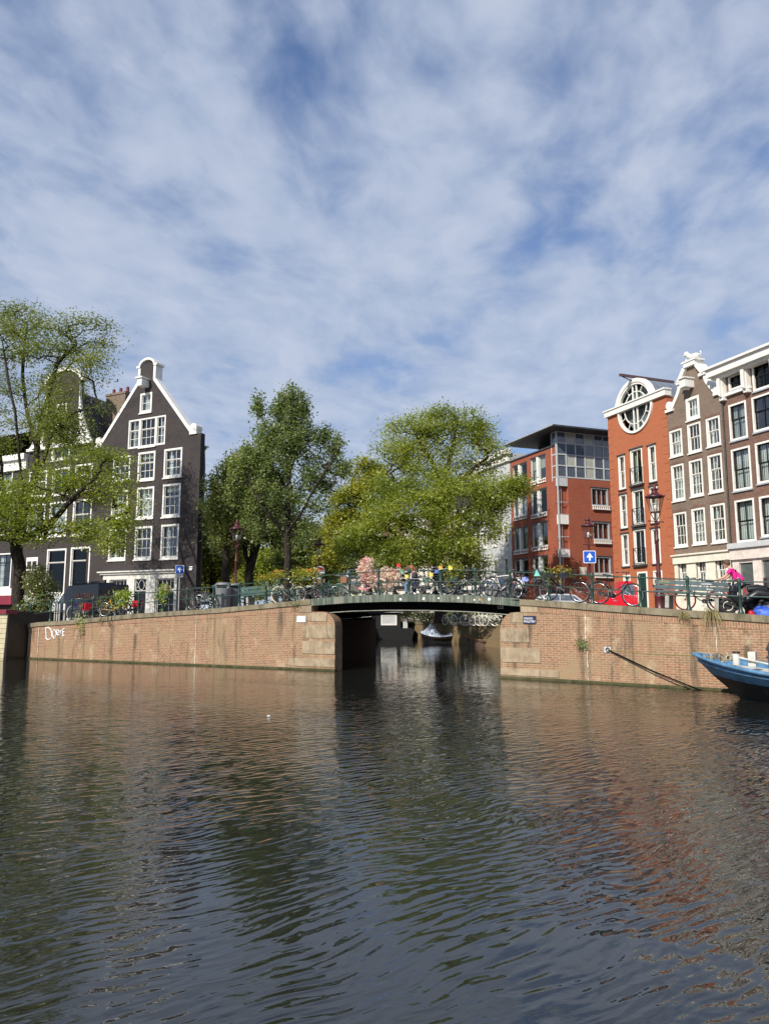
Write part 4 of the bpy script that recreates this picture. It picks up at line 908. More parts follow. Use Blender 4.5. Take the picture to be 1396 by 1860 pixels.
# ======== row of houses farther along the canal ========
def row_house(label, u0, u1, ztop, m, wins, trim=WHITE, gable=None, name='canal_house'):
    f = Fr(FW.w(u0, 0.0), FW.a); H = house(name, label, f, group='canal houses half hidden behind the big tree')
    Lh = u1 - u0; holes = []
    cols, rws, z0, dz, wh = wins
    for i in range(cols):
        for j in range(rws):
            c = Lh * (i + .5) / cols; zz_ = z0 + dz * j; holes.append((c - .48, c + .48, zz_, zz_ + wh))
    front(H, rect(0, Lh, GR - .3, ztop), [inset(h) for h in holes], m, .3); shell(H, rect(0, Lh, GR - .3, ztop), m, TILED, .3, (0, 9, 0), ztop - .1)
    for i, h in enumerate(holes): window(H, h, 2, (1, 1), .4, fw=.13, glass=GLASSD if i % 3 else GLASS, curtain=CURT if i % 2 else None)
    b = MB(); b.box(-.2, Lh + .2, -.5, .0, ztop - .15, ztop + .35); b.box(0, Lh, -.25, .0, ztop - .8, ztop - .15); b.build('cornice', trim, H); b = MB(); b.box(0, Lh, -.2, .0, 4.6, 5.0); b.build('string_course', trim, H)
    return H
ul = xl0 - .05
row_house('grey stuccoed house with a heavy white cornice next to the red modern building', ul - 6.2, ul, FW.uv(905, 830)[1], GREYL, (3, 4, 2.4, 3.1, 1.9))
row_house('dark brick house with white window frames, second beyond the modern building', ul - 12.6, ul - 6.25, FW.uv(870, 860)[1], BK_DARK, (3, 4, 2.4, 3.0, 1.8))
row_house('brown brick house with white frames, third beyond the modern building', ul - 19.0, ul - 12.65, FW.uv(850, 880)[1], BK_BROWN, (3, 3, 2.4, 3.2, 1.9))
row_house('pale stuccoed house, fourth beyond the modern building', ul - 26.0, ul - 19.05, 13.5, CREAM, (3, 3, 2.4, 3.2, 1.9))
row_house('red brown brick house, fifth beyond the modern building', ul - 34.0, ul - 26.05, 14.5, BK_BROWN2, (4, 3, 2.4, 3.2, 1.9))
row_house('dark brick house, farthest in the row beyond the modern building', ul - 44.0, ul - 34.05, 13.5, BK_DARK, (4, 3, 2.4, 3.2, 1.9))
# ---------------------------------------------------------------- trees
def leaf_mesh(name, pts, size, m, parent, seed, up=0.6, asp=0.55, droop=None):
    """one small folded leaf per point"""
    rg = np.random.default_rng(seed); n = len(pts)
    nrm = rg.normal(size=(n, 3)); nrm[:, 2] = np.abs(nrm[:, 2]) + up; nrm /= np.linalg.norm(nrm, axis=1)[:, None]
    a = rg.normal(size=(n, 3)); a -= nrm * np.sum(a * nrm, axis=1)[:, None]; a /= np.linalg.norm(a, axis=1)[:, None]
    if droop: a[:, 2] -= droop; a /= np.linalg.norm(a, axis=1)[:, None]
    b = np.cross(nrm, a); s = size * rg.uniform(0.6, 1.35, n)[:, None]
    P = np.asarray(pts); co = np.empty((n, 4, 3))
    co[:, 0] = P - a * s * .5; co[:, 1] = P + b * s * asp * .5 + nrm * s * .06; co[:, 2] = P + a * s * .5; co[:, 3] = P - b * s * asp * .5 + nrm * s * .06
    me = bpy.data.meshes.new(name); me.vertices.add(4 * n); me.vertices.foreach_set('co', co.reshape(-1).astype(np.float32))
    me.loops.add(4 * n); me.loops.foreach_set('vertex_index', np.arange(4 * n, dtype=np.int32))
    me.polygons.add(n); me.polygons.foreach_set('loop_start', np.arange(0, 4 * n, 4, dtype=np.int32)); me.polygons.foreach_set('loop_total', np.full(n, 4, dtype=np.int32))
    me.update(calc_edges=True); me.validate(); me.materials.append(m)
    o = bpy.data.objects.new(name, me); COL.objects.link(o); o.parent = parent; return o
def tree(label, base, limbs, blobs, ntwig, nleaf, lsize, lm, bark, r0=0.3, seed=1, group=None, spread=0.42, thin=None, name='tree', flat=0.6, asp=.55, tsz=0.011, low=None):
    """limbs: list of polylines (world points) of the trunk and main boughs; blobs: (centre, (rx,ry,rz), weight)"""
    rg = np.random.default_rng(seed); t = thing(name, label, 'tree', base, 0, group); B = np.array(base)
    nodes = []; par = []
    for l in limbs:
        prev = -1; pts = [np.array(p, float) for p in l]
        if nodes: prev = int(np.argmin([np.linalg.norm(n - pts[0]) for n in nodes]))
        for a, b in zip(pts, pts[1:]):
            k = max(2, int(np.linalg.norm(b - a) / 0.6))
            for i in range(k + 1):
                if i == 0 and (prev >= 0): continue
                p = a + (b - a) * i / k; nodes.append(p + (rg.normal(size=3) * 0.03 if 0 < i < k else 0)); par.append(prev); prev = len(nodes) - 1
    ntrunk = len(nodes)
    wts = np.array([b[2] for b in blobs], float); wts /= wts.sum(); tips = []
    for _ in range(ntwig):
        c, rr, _w = blobs[rg.choice(len(blobs), p=wts)]; d = rg.normal(size=3); d /= np.linalg.norm(d); rad = rg.uniform(0.25, 1) ** 0.55
        tips.append(np.array(c) + d * rad * np.array(rr))
    tips.sort(key=lambda p: min(np.linalg.norm(p - q) for q in nodes[3:ntrunk:2]))
    tipid = []
    for p in tips:
        A = np.array(nodes); d = A - p; dist = np.linalg.norm(d, axis=1) + np.maximum(0, d[:, 2]) * 1.4
        dist[:4] += 5
        j = int(np.argmin(dist)); q = nodes[j]; L = np.linalg.norm(p - q); k = max(2, int(L / 0.55)); prev = j
        ctrl = (p + q) / 2 + np.array([0, 0, 0.10 * L]) + rg.normal(size=3) * L * 0.07
        for i in range(1, k + 1):
            s = i / k; nodes.append((1 - s) ** 2 * q + 2 * s * (1 - s) * ctrl + s * s * p + rg.normal(size=3) * .02); par.append(prev); prev = len(nodes) - 1
        tipid.append(prev)
    n = len(nodes); wt = np.zeros(n); 
    for i in tipid: wt[i] += 1
    for i in range(n - 1, 0, -1):
        if par[i] >= 0: wt[par[i]] += wt[i]
    tot = wt[0]; rad = np.maximum(tsz, r0 * (np.maximum(wt, .3) / tot) ** 0.46)
    ch = [[] for _ in range(n)]
    for i in range(n):
        if par[i] >= 0: ch[par[i]].append(i)
    mb = MB(); seen = np.zeros(n, bool)
    for i in range(n):
        if seen[i]: continue
        path = [i] if par[i] < 0 else [par[i], i]; seen[i] = True; c = i
        while ch[c]:
            nx = max(ch[c], key=lambda k: wt[k]); 
            if seen[nx]: break
            seen[nx] = True; path.append(nx); c = nx
        if len(path) > 1:
            rr = [float(rad[k]) for k in path]
            if par[i] >= 0: rr[0] = min(rr[0], rr[1] * 1.15)
            if path[0] == 0: rr[0] *= 1.45
            if len(rr) > 1 and path[0] == 0: rr[1] *= 1.12
            mb.tube([nodes[k] - B for k in path], rr, 7 if rr[0] > .08 else 4, caps=False)
    mb.build('trunk', bark, t, fix=False)
    # leaves: clusters along the outer twigs
    src = []; wv_ = []
    for i in range(ntrunk, n):
        if wt[i] <= 2.5: src.append(i)
    src = np.array(src); A = np.array(nodes)[src]
    if thin is not None:
        pr = np.array([thin(a) for a in A]); pr /= pr.sum()
    else: pr = None
    ids = rg.choice(len(src), nleaf, p=pr); off = rg.normal(size=(nleaf, 3)) * spread; off[:, 2] *= flat
    P = A[ids] + off - B
    if low:        # brighter foliage on the lower boughs
        k = (P[:, 2] + B[2] + rg.normal(size=len(P)) * .5) < low[0]; leaf_mesh('crown', P[~k], lsize, lm, t, seed + 7, asp=asp); leaf_mesh('lower_foliage', P[k], lsize * 1.1, low[1], t, seed + 8, asp=asp)
    else: leaf_mesh('crown', P, lsize, lm, t, seed + 7, asp=asp)
    return t
def blob(px, py, rpx, Y, dy=0.0, w=1.0, sq=1.0, dep=0.8):
    c = at(px, py, Y + dy); r = rpx * (Y + dy) / 1362.6; return (tuple(c), (r, r * dep, r * sq), w)
# big elm at the left, in front of the houses
Y1 = 40.5; g1 = (*at(36, 1110, Y1).xy, 1.5)
def P1(px, py, dy=0.0): return tuple(at(px, py, Y1 + dy))
limbs = [[g1, P1(36, 1050), P1(30, 985), P1(45, 930), P1(62, 880)], [P1(62, 880), P1(68, 815), P1(70, 790), P1(90, 715, -.5), P1(105, 660, -1), P1(140, 625, -1)], [P1(68, 815), P1(52, 760, 1), P1(43, 700, 1.5), P1(45, 620, 1.5), P1(50, 590, 1)],
         [P1(45, 930), P1(38, 850, -1), P1(28, 745, -1.5), P1(15, 690, -1), P1(5, 620, 0)], [P1(30, 985), P1(8, 900, 1), P1(-5, 780, 2), P1(-30, 700, 1)], [P1(30, 985), P1(90, 955, -2), P1(132, 905, -3.5), P1(175, 868, -4)], [P1(62, 880), P1(95, 790, -2), P1(130, 752, -2.5), P1(165, 740, -2)],
         [P1(30, 985), P1(-40, 900, -1), P1(-90, 830, 0)]]
bl1 = [blob(40, 582, 44, Y1, 1, 1.3), blob(0, 620, 50, Y1, 0, 1.3), blob(90, 620, 55, Y1, -1, 1.5), blob(150, 610, 50, Y1, -1, 1.5), blob(165, 665, 38, Y1, -2, .9), blob(50, 680, 60, Y1, 1, 1.2), blob(-40, 700, 80, Y1, 1, 1.6), blob(110, 720, 50, Y1, -1, .9), blob(185, 730, 25, Y1, -2, .25),
       blob(120, 760, 35, Y1, -2, .6), blob(0, 790, 60, Y1, 0, 1.0), blob(-80, 820, 90, Y1, 0, 2), blob(110, 850, 80, Y1, -3, 1.2, .6), blob(180, 840, 50, Y1, -4, .8, .5), blob(210, 920, 38, Y1, -4, .6, .9), blob(150, 900, 60, Y1, -2, 1.0, .5), blob(60, 900, 65, Y1, -3, 1.3, .5), blob(15, 940, 65, Y1, -3, 1.9, .6), blob(70, 965, 50, Y1, -3, 1.3, .5), blob(-50, 940, 80, Y1, -1, 3, .8), blob(205, 990, 16, Y1, -4, .3), blob(120, 790, 40, Y1, -2, 1.5), blob(85, 760, 35, Y1, -1, 1.2), blob(228, 885, 20, Y1, -4, .4), blob(222, 960, 18, Y1, -4, .4), blob(150, 960, 25, Y1, -3, .5)]
def thin1(a): return 0.8 if a[2] > 11.8 else 1.0
tree('huge elm at the left with sparse upper crown and forked dark limbs', g1, limbs, bl1, 760, 74000, .125, LF_ELM, BARK, r0=.32, seed=3, spread=.46, flat=.45, low=(10.2, LF_BRIGHT), thin=thin1)
# tall dark elm, centre left
Y3 = 41.0; g3 = (*at(522, 1090, Y3).xy, 2.0)
def P3(px, py, dy=0.0): return tuple(at(px, py, Y3 + dy))
l3 = [[g3, P3(522, 1030), P3(521, 970), P3(524, 900), P3(526, 820), P3(530, 740), P3(529, 712)], [P3(521, 970), P3(545, 935, -1), P3(575, 880, -1.5), P3(600, 840, -1)], [P3(524, 900), P3(490, 840, 1), P3(480, 775, 1)], [P3(521, 970), P3(480, 925, -1), P3(455, 880, -1)], [P3(526, 850), P3(560, 800, 1), P3(575, 770, 1)]]
b3 = [blob(530, 728, 16, Y3, 0, .6, 1.7), blob(545, 735, 14, Y3, 0, .4, 1.4), blob(505, 752, 12, Y3, 0, .4, 1.6), blob(470, 742, 9, Y3, 0, .5, 2.4), blob(553, 760, 10, Y3, 0, .4, 2), blob(612, 815, 8, Y3, 0, .4, 2.4), blob(515, 738, 9, Y3, 0, .4, 2), blob(450, 825, 10, Y3, 0, .4, 2), blob(590, 790, 6, Y3, 0, .25, 2.6), blob(622, 850, 8, Y3, 0, .35, 1.5), blob(430, 850, 10, Y3, 0, .3, 1.5), blob(525, 770, 27, Y3, 0, 1.1, 1.3), blob(485, 790, 24, Y3, 0, .9, 1.2), blob(550, 805, 30, Y3, 0, 1.0), blob(515, 805, 34, Y3, 0, 1.0), blob(500, 835, 50, Y3, 0, 2.0), blob(570, 850, 40, Y3, 0, 1.3), blob(585, 800, 14, Y3, 0, .35, 1.4), blob(608, 835, 16, Y3, 0, .5, 1.7), blob(600, 870, 24, Y3, 0, .7),
      blob(455, 860, 32, Y3, 0, 1.2), blob(440, 890, 34, Y3, 0, 1.2), blob(490, 900, 50, Y3, 0, 1.8), blob(560, 910, 45, Y3, 0, 1.4), blob(470, 950, 40, Y3, 0, 1.2, .8), blob(540, 955, 45, Y3, 0, 1.0, .7)]
tree('tall dark green elm with pointed crown behind the bench and bins', g3, l3, b3, 620, 36000, .16, LF_DARK, BARK, r0=.20, seed=8, spread=.20, flat=1.3)
# lower olive tree, left of it
Y4 = 47.0; g4 = (*at(412, 1090, Y4).xy, 1.6)
def P4(px, py, dy=0.0): return tuple(at(px, py, Y4 + dy))
tree('lower leaning tree with olive crown beside the black corner house', g4, [[g4, P4(410, 1000), P4(418, 940), P4(430, 880)], [P4(410, 1000), P4(395, 930), P4(385, 900)]],
     [blob(400, 890, 24, Y4, 0, 1), blob(430, 860, 26, Y4, 0, 1.2), blob(395, 920, 22, Y4, 0, .8), blob(440, 905, 35, Y4, 0, 1.4), blob(420, 960, 35, Y4, 0, 1.4), blob(450, 840, 20, Y4, 0, .8)], 200, 17000, .2, LF_OLIVE, BARK, r0=.24, seed=12, spread=.4)
Y5 = 50.0; g5 = (*at(452, 1090, Y5).xy, 1.6)
def P5(px, py, dy=0.0): return tuple(at(px, py, Y5 + dy))
tree('tree with dark double trunk behind the left street lamp', g5, [[g5, P5(452, 1040), P5(458, 990), P5(455, 930)], [P5(452, 1040), P5(470, 980), P5(482, 930)], [P5(452, 1040), P5(440, 960), P5(430, 930)]],
     [blob(450, 950, 45, Y5, 0, 1), blob(500, 960, 45, Y5, 0, 1), blob(480, 900, 50, Y5, 0, 1.4), blob(420, 985, 25, Y5, 0, .6)], 220, 19000, .22, LF_DARK, BARK, r0=.3, seed=15, spread=.5)
# the great tree over the bridge
Y6 = 58.0; g6 = (*at(800, 1100, Y6).xy, 1.5)
def P6(px, py, dy=0.0): return tuple(at(px, py, Y6 + dy))
l6 = [[g6, P6(795, 1040), P6(788, 960), P6(792, 920), P6(800, 880)], [P6(800, 880), P6(785, 840), P6(760, 800), P6(745, 770)], [P6(800, 880), P6(820, 820), P6(830, 770), P6(825, 745)], [P6(792, 920), P6(850, 860, -1), P6(885, 830)], [P6(790, 940), P6(740, 890, -2), P6(700, 860)], [P6(788, 960), P6(850, 930, -3), P6(900, 900, -3), P6(930, 890, -3)], [P6(788, 975), P6(730, 950, -3), P6(680, 930, -3)], [P6(795, 1040), P6(840, 1000, -2)]]
b6 = [blob(800, 770, 42, Y6, 0, 1.5), blob(840, 765, 32, Y6, 0, 1.1), blob(740, 790, 45, Y6, 0, 1.5), blob(710, 820, 30, Y6, 0, .8), blob(868, 785, 26, Y6, 0, .8), blob(860, 820, 45, Y6, 0, 1.5), blob(790, 820, 60, Y6, 0, 2.2), blob(895, 830, 24, Y6, 0, .6), blob(730, 860, 45, Y6, 0, 1.4), blob(800, 880, 55, Y6, 0, 1.8), blob(870, 870, 40, Y6, 0, 1.3),
      blob(930, 885, 26, Y6, -3, .8, .8), blob(900, 905, 28, Y6, -3, .8), blob(690, 900, 40, Y6, -3, 1.3), blob(750, 930, 50, Y6, -4, 2.2, .8), blob(700, 970, 55, Y6, -4, 2.4, .8), blob(760, 1000, 50, Y6, -4, 2.2, .6), blob(830, 1000, 45, Y6, -4, 1.6, .6), blob(880, 965, 30, Y6, -3, .8), blob(860, 1030, 30, Y6, -3, .9, .6), blob(720, 1020, 40, Y6, -4, 1.4, .5), blob(650, 990, 35, Y6, -2, 1.4, .9), blob(840, 900, 50, Y6, -3, 2.0), blob(820, 950, 45, Y6, -4, 2.0), blob(770, 880, 45, Y6, -3, 1.4), blob(720, 830, 36, Y6, -1, 1.0), blob(885, 930, 28, Y6, -2, .9)]
tree('great spreading elm with bright green domed crown behind the bridge', g6, l6, b6, 900, 92000, .185, LF_BRIGHT, BARK, r0=.45, seed=21, spread=.5, flat=.6, thin=lambda a: 0.7 if a[2] > 12 else 1.2)
Y7 = 70.0; g7 = (*at(668, 1100, Y7).xy, 1.5)
def P7(px, py, dy=0.0): return tuple(at(px, py, Y7 + dy))
tree('yellow green tree left of the great elm', g7, [[g7, P7(668, 1000), P7(665, 920), P7(668, 870)], [P7(668, 1000), P7(640, 930), P7(625, 900)]],
     [blob(665, 860, 30, Y7, 0, 1), blob(680, 900, 42, Y7, 0, 1.4), blob(635, 910, 32, Y7, 0, 1.1), blob(620, 960, 32, Y7, 0, 1.0), blob(660, 970, 50, Y7, 0, 1.6), blob(610, 1010, 35, Y7, 0, 1)], 240, 24000, .27, LF_YELLOW, BARK, r0=.35, seed=25, spread=.5)
FG = 'trees filling the background beyond the bridge'
for (px, py, Y, sc, m, lab, sd_) in ((385, 975, 66, 1.0, LF_YELLOW, 'light yellow green tree showing right of the black corner house', 31), (560, 1000, 74, 1.0, LF_OLIVE, 'olive tree beyond the tall dark elm', 32), (500, 1010, 82, 1.1, LF_BRIGHT, 'green tree low between the trunks of the left bank', 33),
    (430, 1015, 86, 1.2, LF_YELLOW, 'pale green bushy tree behind the double trunk', 34), (610, 1030, 95, 1.1, LF_DARK, 'dark low tree behind the farther street lamp', 35), (720, 1000, 105, 1.3, LF_OLIVE, 'distant olive tree in the gap left of the great elm', 36), (355, 1000, 95, 1.1, LF_OLIVE, 'distant tree mostly hidden behind the corner house', 37)):
    g = (*at(px, 1100, Y).xy, 1.5); k = Y / 1362.6
    top = at(px, py - 45, Y)
    tree(lab, g, [[g, tuple(at(px + 3, 1050, Y)), tuple(top)]], [blob(px, py - 20, 34 * sc, Y, 0, 1), blob(px - 28 * sc, py + 20, 34 * sc, Y, 0, 1), blob(px + 28 * sc, py + 18, 36 * sc, Y, 0, 1), blob(px, py + 50, 50 * sc, Y, 0, 1.4, .7)], 130, 13000, .34, m, BARK, r0=.3, seed=sd_, spread=.6, group=FG)
# ---------------------------------------------------------------- ground helper and street objects
def gl(px, yoff):        # point on the left quay, yoff metres behind the wall face, in the picture column px
    u, _ = FL.uv(px, 1100, yoff); P = PL if u < UB0 else DECK
    return FL.w(u, yoff, zint(P, u) - 0.03)
def gr(px, yoff):
    u, _ = FRR.uv(px, 1100, yoff); return FRR.w(u, yoff, zint(PR, u) - 0.03)
# ---- street lamps
def lamp(px, ptop, Y, label, h=4.45):
    tp = at(px, ptop, Y); base = Vector((tp.x, tp.y, tp.z - h)); t = thing('street_lamp', label, 'street lamp', base, R(rnd.uniform(0, 60)), 'maroon crown lantern street lamps')
    b = MB(); b.lathe([(.20, -.3), (.20, .1), (.17, .14), (.17, .5), (.19, .55), (.14, .62), (.12, .85), (.15, .9), (.10, .98), (.075, 1.3), (.085, 1.34), (.07, 1.4), (.055, 2.4), (.075, 2.44), (.075, 2.5), (.05, 2.55), (.045, 3.1), (.065, 3.14), (.05, 3.18)], n=12)
    b.tube([(-.33, 0, 3.13), (.33, 0, 3.13)], .015, 6); b.ball((-.34, 0, 3.13), .03, 6); b.ball((.34, 0, 3.13), .03, 6); b.build('pole', MAROON, t)
    b = MB()
    for k in range(4):
        a = math.pi / 4 + k * math.pi / 2; b.tube([(.03 * math.cos(a), .03 * math.sin(a), 3.15), (.15 * math.cos(a), .15 * math.sin(a), 3.38), (.14 * math.cos(a), .14 * math.sin(a), 3.46)], .016, 5)
    b.build('fork', MAROON, t)
    L = thing_part('lantern', t); n = 6; z0, z1 = 3.46, 3.98; r0, r1 = .165, .30
    b = MB()
    for k in range(n):
        a = 2 * math.pi * k / n; a2 = 2 * math.pi * (k + 1) / n; c, s_, c2, s2 = math.cos(a), math.sin(a), math.cos(a2), math.sin(a2)
        b.tube([(r0 * c, r0 * s_, z0), (r1 * c, r1 * s_, z1)], .013, 5)
        b.tube([(r0 * c, r0 * s_, z0), (r0 * c2, r0 * s2, z0)], .016, 5); b.tube([(r1 * c, r1 * s_, z1), (r1 * c2, r1 * s2, z1)], .02, 5)
        b.tube([(r1 * 1.05 * c, r1 * 1.05 * s_, z1), (r1 * 1.16 * c, r1 * 1.16 * s_, z1 + .09)], [.018, .006], 5)
    b.lathe([(r0 + .01, z0 - .03), (r0 + .01, z0 + .015)], n=6, smooth=False)
    b.lathe([(r1 + .035, z1), (r1 + .03, z1 + .03), (.20, z1 + .09), (.12, z1 + .15), (.10, z1 + .24), (.13, z1 + .26), (.11, z1 + .29), (.04, z1 + .34), (.06, z1 + .38), (.035, z1 + .43), (.008, z1 + .47)], n=12)
    for k in range(8):
        a = 2 * math.pi * k / 8; b.tube([(.12 * math.cos(a), .12 * math.sin(a), z1 + .25), (.16 * math.cos(a), .16 * math.sin(a), z1 + .33)], [.014, .007], 4)
    fr = b.build('lantern_frame', MAROON, t); bpy.data.objects.remove(L)
    g = MB(); g.lathe([(r0 - .005, z0 + .01), (r1 - .012, z1 - .01)], n=6, smooth=False); g.build('lantern_glass', LAMPGLASS, fr)
    g = MB(); g.lathe([(.03, z0), (.03, z0 + .08), (.055, z0 + .10), (.055, z0 + .22), (.02, z0 + .25)], n=8); g.build('bulb', WHITE, fr)
    return t, base
def thing_part(name, parent):
    o = bpy.data.objects.new(name, None); COL.objects.link(o); o.parent = parent; return o
LAMPGLASS = mat('lamp_glass', f_glass, tint=(0.9, 0.92, 0.9), refl=0.10, rough=0.1)
lamp(1187, 879, 25.6, 'large maroon crown lantern lamp behind the right bench, nearest of the lamps')
_, lb2 = lamp(1066.5, 937, 33.5, 'maroon street lamp that carries the blue one way sign right of the bridge')
lamp(431, 943, 34.8, 'maroon street lamp with stickers beside the grey litter bins')
_, lb4 = lamp(580, 975, 42.8, 'farther maroon street lamp with the round red and white sign on its pole')
# ---- signs
def sign_blue(c, size, label, pole=False, plate=True):
    t = thing('traffic_sign', label, 'traffic sign', c, R(rnd.uniform(-6, 2))); s = size / 2
    def rr(k, r): 
        return [(sx * (k - r) + r * math.cos(a), sz * (k - r) + r * math.sin(a)) for sx, sz, a0 in ((1, 1, 0), (-1, 1, 90), (-1, -1, 180), (1, -1, 270)) for a in (R(a0), R(a0 + 45), R(a0 + 90))]
    b = MB(); b.prism(rr(s, s * .15), 0, .02); b.build('sign_back', SIGNWHITE, t)
    b = MB(); b.prism(rr(s * .90, s * .1), -.003, 0); b.build('blue_face', SIGNBLUE, t)
    b = MB(); b.prism([(-.10 * s, -.62 * s), (.14 * s, -.62 * s), (.14 * s, -.1 * s), (.55 * s, -.1 * s), (.02 * s, .68 * s), (-.52 * s, -.1 * s), (-.10 * s, -.1 * s)], -.007, -.003); b.build('white_arrow', SIGNWHITE, t)
    if plate:
        b = MB(); b.box(-s * .95, s * .75, 0, .015, -s * 1.75, -s * 1.08); b.build('sub_plate', SIGNWHITE, t)
        b = MB(); b.box(-s * .5, s * .3, -.003, .0, -s * 1.5, -s * 1.36); b.build('lettering', DARKP, t)
    if pole: b = MB(); b.tube([(0, .05, s), (0, .05, -3.6)], .03, 8); b.build('pole', GREYL, t)
    return t
sign_blue(at(1070, 1011.5, lb2.y - .16), .56, 'blue square sign with white up arrow on the maroon lamp post', plate=False)
sign_blue(at(326.5, 1034.5, 46.0), .54, 'blue square one way sign with small white plate before the black house', pole=True)
c = at(580.5, 1037.5, lb4.y - .12); t = thing('traffic_sign', 'round no entry sign, red top and white lower half, on the farther lamp', 'traffic sign', c, 0.0)
b = MB(); b.prism(circ(0, 0, .29, 24), 0, .02); b.build('white_disc', SIGNWHITE, t)
b = MB(); b.prism([(p[0], p[1]) for p in circ(0, .0, .245, 20, a0=R(8), a1=R(172))], -.004, 0); b.build('red_upper_face', SIGNRED, t)
b = MB(); b.prism([(p[0], p[1]) for p in circ(0, -.0, .245, 12, a0=R(205), a1=R(335))], -.004, 0); b.build('red_lower_face', paint('faded_red', (0.55, .22, .2)), t)
b = MB(); b.box(-.16, .14, 0, .02, -.46, -.33); b.build('sub_plate', SIGNWHITE, t)
# name plates on the walls
u, z = FL.uv(547.7, 1124.3); t = thing('wall_sign', 'pale blue white information plate on the left quay wall near the bridge', 'sign', FL.w(u, -.0, z), FL.a)
b = MB(); b.box(-.21, .21, -.03, .0, -.125, .125); b.build('plate', paint('pale_plate', (0.62, 0.72, 0.74)), t)
for i, (x0, x1, zz_) in enumerate(((-.14, -.04, .01), (.04, .14, .0), (-.06, .04, -.07))): b = MB(); b.box(x0, x1, -.033, -.03, zz_ - .014, zz_ + .014); b.build('lettering', GREYL, t)
u, z = FRR.uv(961.5, 1126); t = thing('wall_sign', 'dark blue enamel name plate with two lines of white capitals on the wall', 'sign', FRR.w(u, 0, z), FRR.a)
b = MB(); b.box(-.24, .24, -.03, 0, -.135, .135); b.build('plate', paint('enamel_navy', (0.01, .015, .06)), t)
text('ZINKEN-', .10, SIGNWHITE, t, loc=(-.03, -.032, .045), width=.36); text('WALSTRM', .12, SIGNWHITE, t, loc=(0, -.032, -.058), width=.42)
# graffiti on the wall
t = thing('graffiti', 'white hand sprayed word Doers on the left end of the quay wall', 'graffiti', FL.o, FL.a)
def gpts(q): return [(FL.uv(x, y)[0], -.006, FL.uv(x, y)[1]) for x, y in q]
GP = [[(84, 1141), (84.5, 1150), (84.5, 1160), (89, 1162.5), (94, 1159), (95, 1151), (93, 1143), (89, 1139.5), (83.5, 1140.5)], [(99, 1143), (96, 1148), (96, 1154), (99, 1160), (102, 1157), (103, 1149), (100, 1143)], [(104, 1151), (108, 1148.5), (107, 1144), (104.5, 1144), (103.5, 1149), (105, 1153.5), (109, 1153)], [(110, 1145), (111, 1153), (111, 1147), (114, 1144.5)], [(118.5, 1141.5), (114.8, 1143), (115, 1147), (118, 1147.5)], [(115, 1147), (115.3, 1155), (118.5, 1155)]]
for q in GP: b = MB(); b.tube(gpts(q), .028, 5); b.build('spray_letter', SIGNWHITE, t)
# ---- litter bins
def bin_(p, label, h=1.15, r=.34):
    t = thing('litter_bin', label, 'litter bin', p, R(rnd.uniform(-20, 20)), 'round grey litter bins')
    b = MB(); b.lathe([(r * .9, 0), (r * .92, .05), (r, .10), (r, h - .22)], n=20); b.build('body', BINP, t)
    b = MB(); b.lathe([(r * .8, h - .22), (r * .8, h - .08)], n=20); b.build('opening', BLACKP, t)
    b = MB(); b.lathe([(r * 1.02, h - .08), (r * 1.02, h - .02), (r * .7, h + .03), (.02, h + .04)], n=20)
    for a in (200, 340, 90): b.box(r * .9 * math.cos(R(a)) - .06, r * .9 * math.cos(R(a)) + .06, r * .9 * math.sin(R(a)) - .06, r * .9 * math.sin(R(a)) + .06, h - .24, h - .06)
    b.build('lid', BINP, t)
BINP = paint('bin_grey', (0.17, 0.18, 0.19), rough=.45, var=.15, dirt=.3)
bin_(gl(404.5, 1.0), 'nearer grey round litter bin with slot lid between the left railing and lamp'); bin_(gl(424, 1.9), 'darker grey bin half hidden behind the nearer round bin', r=.32)
# ---- benches
BENCH = paint('bench_green', (0.045, 0.095, 0.085), rough=.5, var=.25, dirt=.25); BENCH2 = paint('bench_slate', (0.070, 0.105, 0.115), rough=.5, var=.3, dirt=.3)
def bench(a, b_, label, m, marks=False):
    a, b_ = Vector(a), Vector(b_); L = (b_ - a).length; t = thing('park_bench', label, 'bench', a, math.atan2(b_.y - a.y, b_.x - a.x)); sl_ = math.atan2(b_.z - a.z, L)
    t.rotation_euler = (0, -sl_, t.rotation_euler.z)
    o = MB()
    for k in range(2): o.box(0, L, -.045 + .012 * k, -.015 + .012 * k, .62 + .16 * k, .75 + .16 * k)
    o.box(0, L, -.06, -.03, .50, .58); o.build('backrest', m, t)
    o = MB(); o.box(-.05, L + .05, .02, .13, .42, .46); o.box(-.05, L + .05, .15, .26, .42, .46); o.box(-.05, L + .05, .28, .40, .42, .46); o.build('seat', m, t)
    for x in (.35, L - .45):
        o = MB(); o.box(x, x + .12, -.05, .42, -.08, .42); o.prism([(x + .02, .42), (x + .08, .42), (x + .08, .85), (x + .02, .85)], -.02, .02); o.build('leg', STONE2, t)
    if marks:
        text('CENTRAL', .07, paint('sticker_yellow', (0.6, .55, .1)), t, 'graffiti_mark', (.32, -.048, .85), (R(90), 0, 0)); text('vondalan', .09, SIGNWHITE, t, 'graffiti_mark', (L * .70, -.048, .84)); text('Bruus', .08, SIGNWHITE, t, 'graffiti_mark', (L * .74, -.05, .68)); text('LOVE', .06, paint('faded_red', (.55, .22, .2)), t, 'graffiti_mark', (L * .78, -.064, .54))
STONE2 = paint('concrete', (0.36, 0.35, 0.31), rough=.9, var=.15, dirt=.3)
pa, pb = gl(437, 1.3), gl(508, 1.3); bench(pa, pb, 'dark green wooden bench on the left quay between bins and flower boxes', BENCH)
pa, pb = gr(1187, .95), gr(1325, .95); bench(pa, pb, 'long slate green bench with scribbled marks behind the right railing', BENCH2, True)

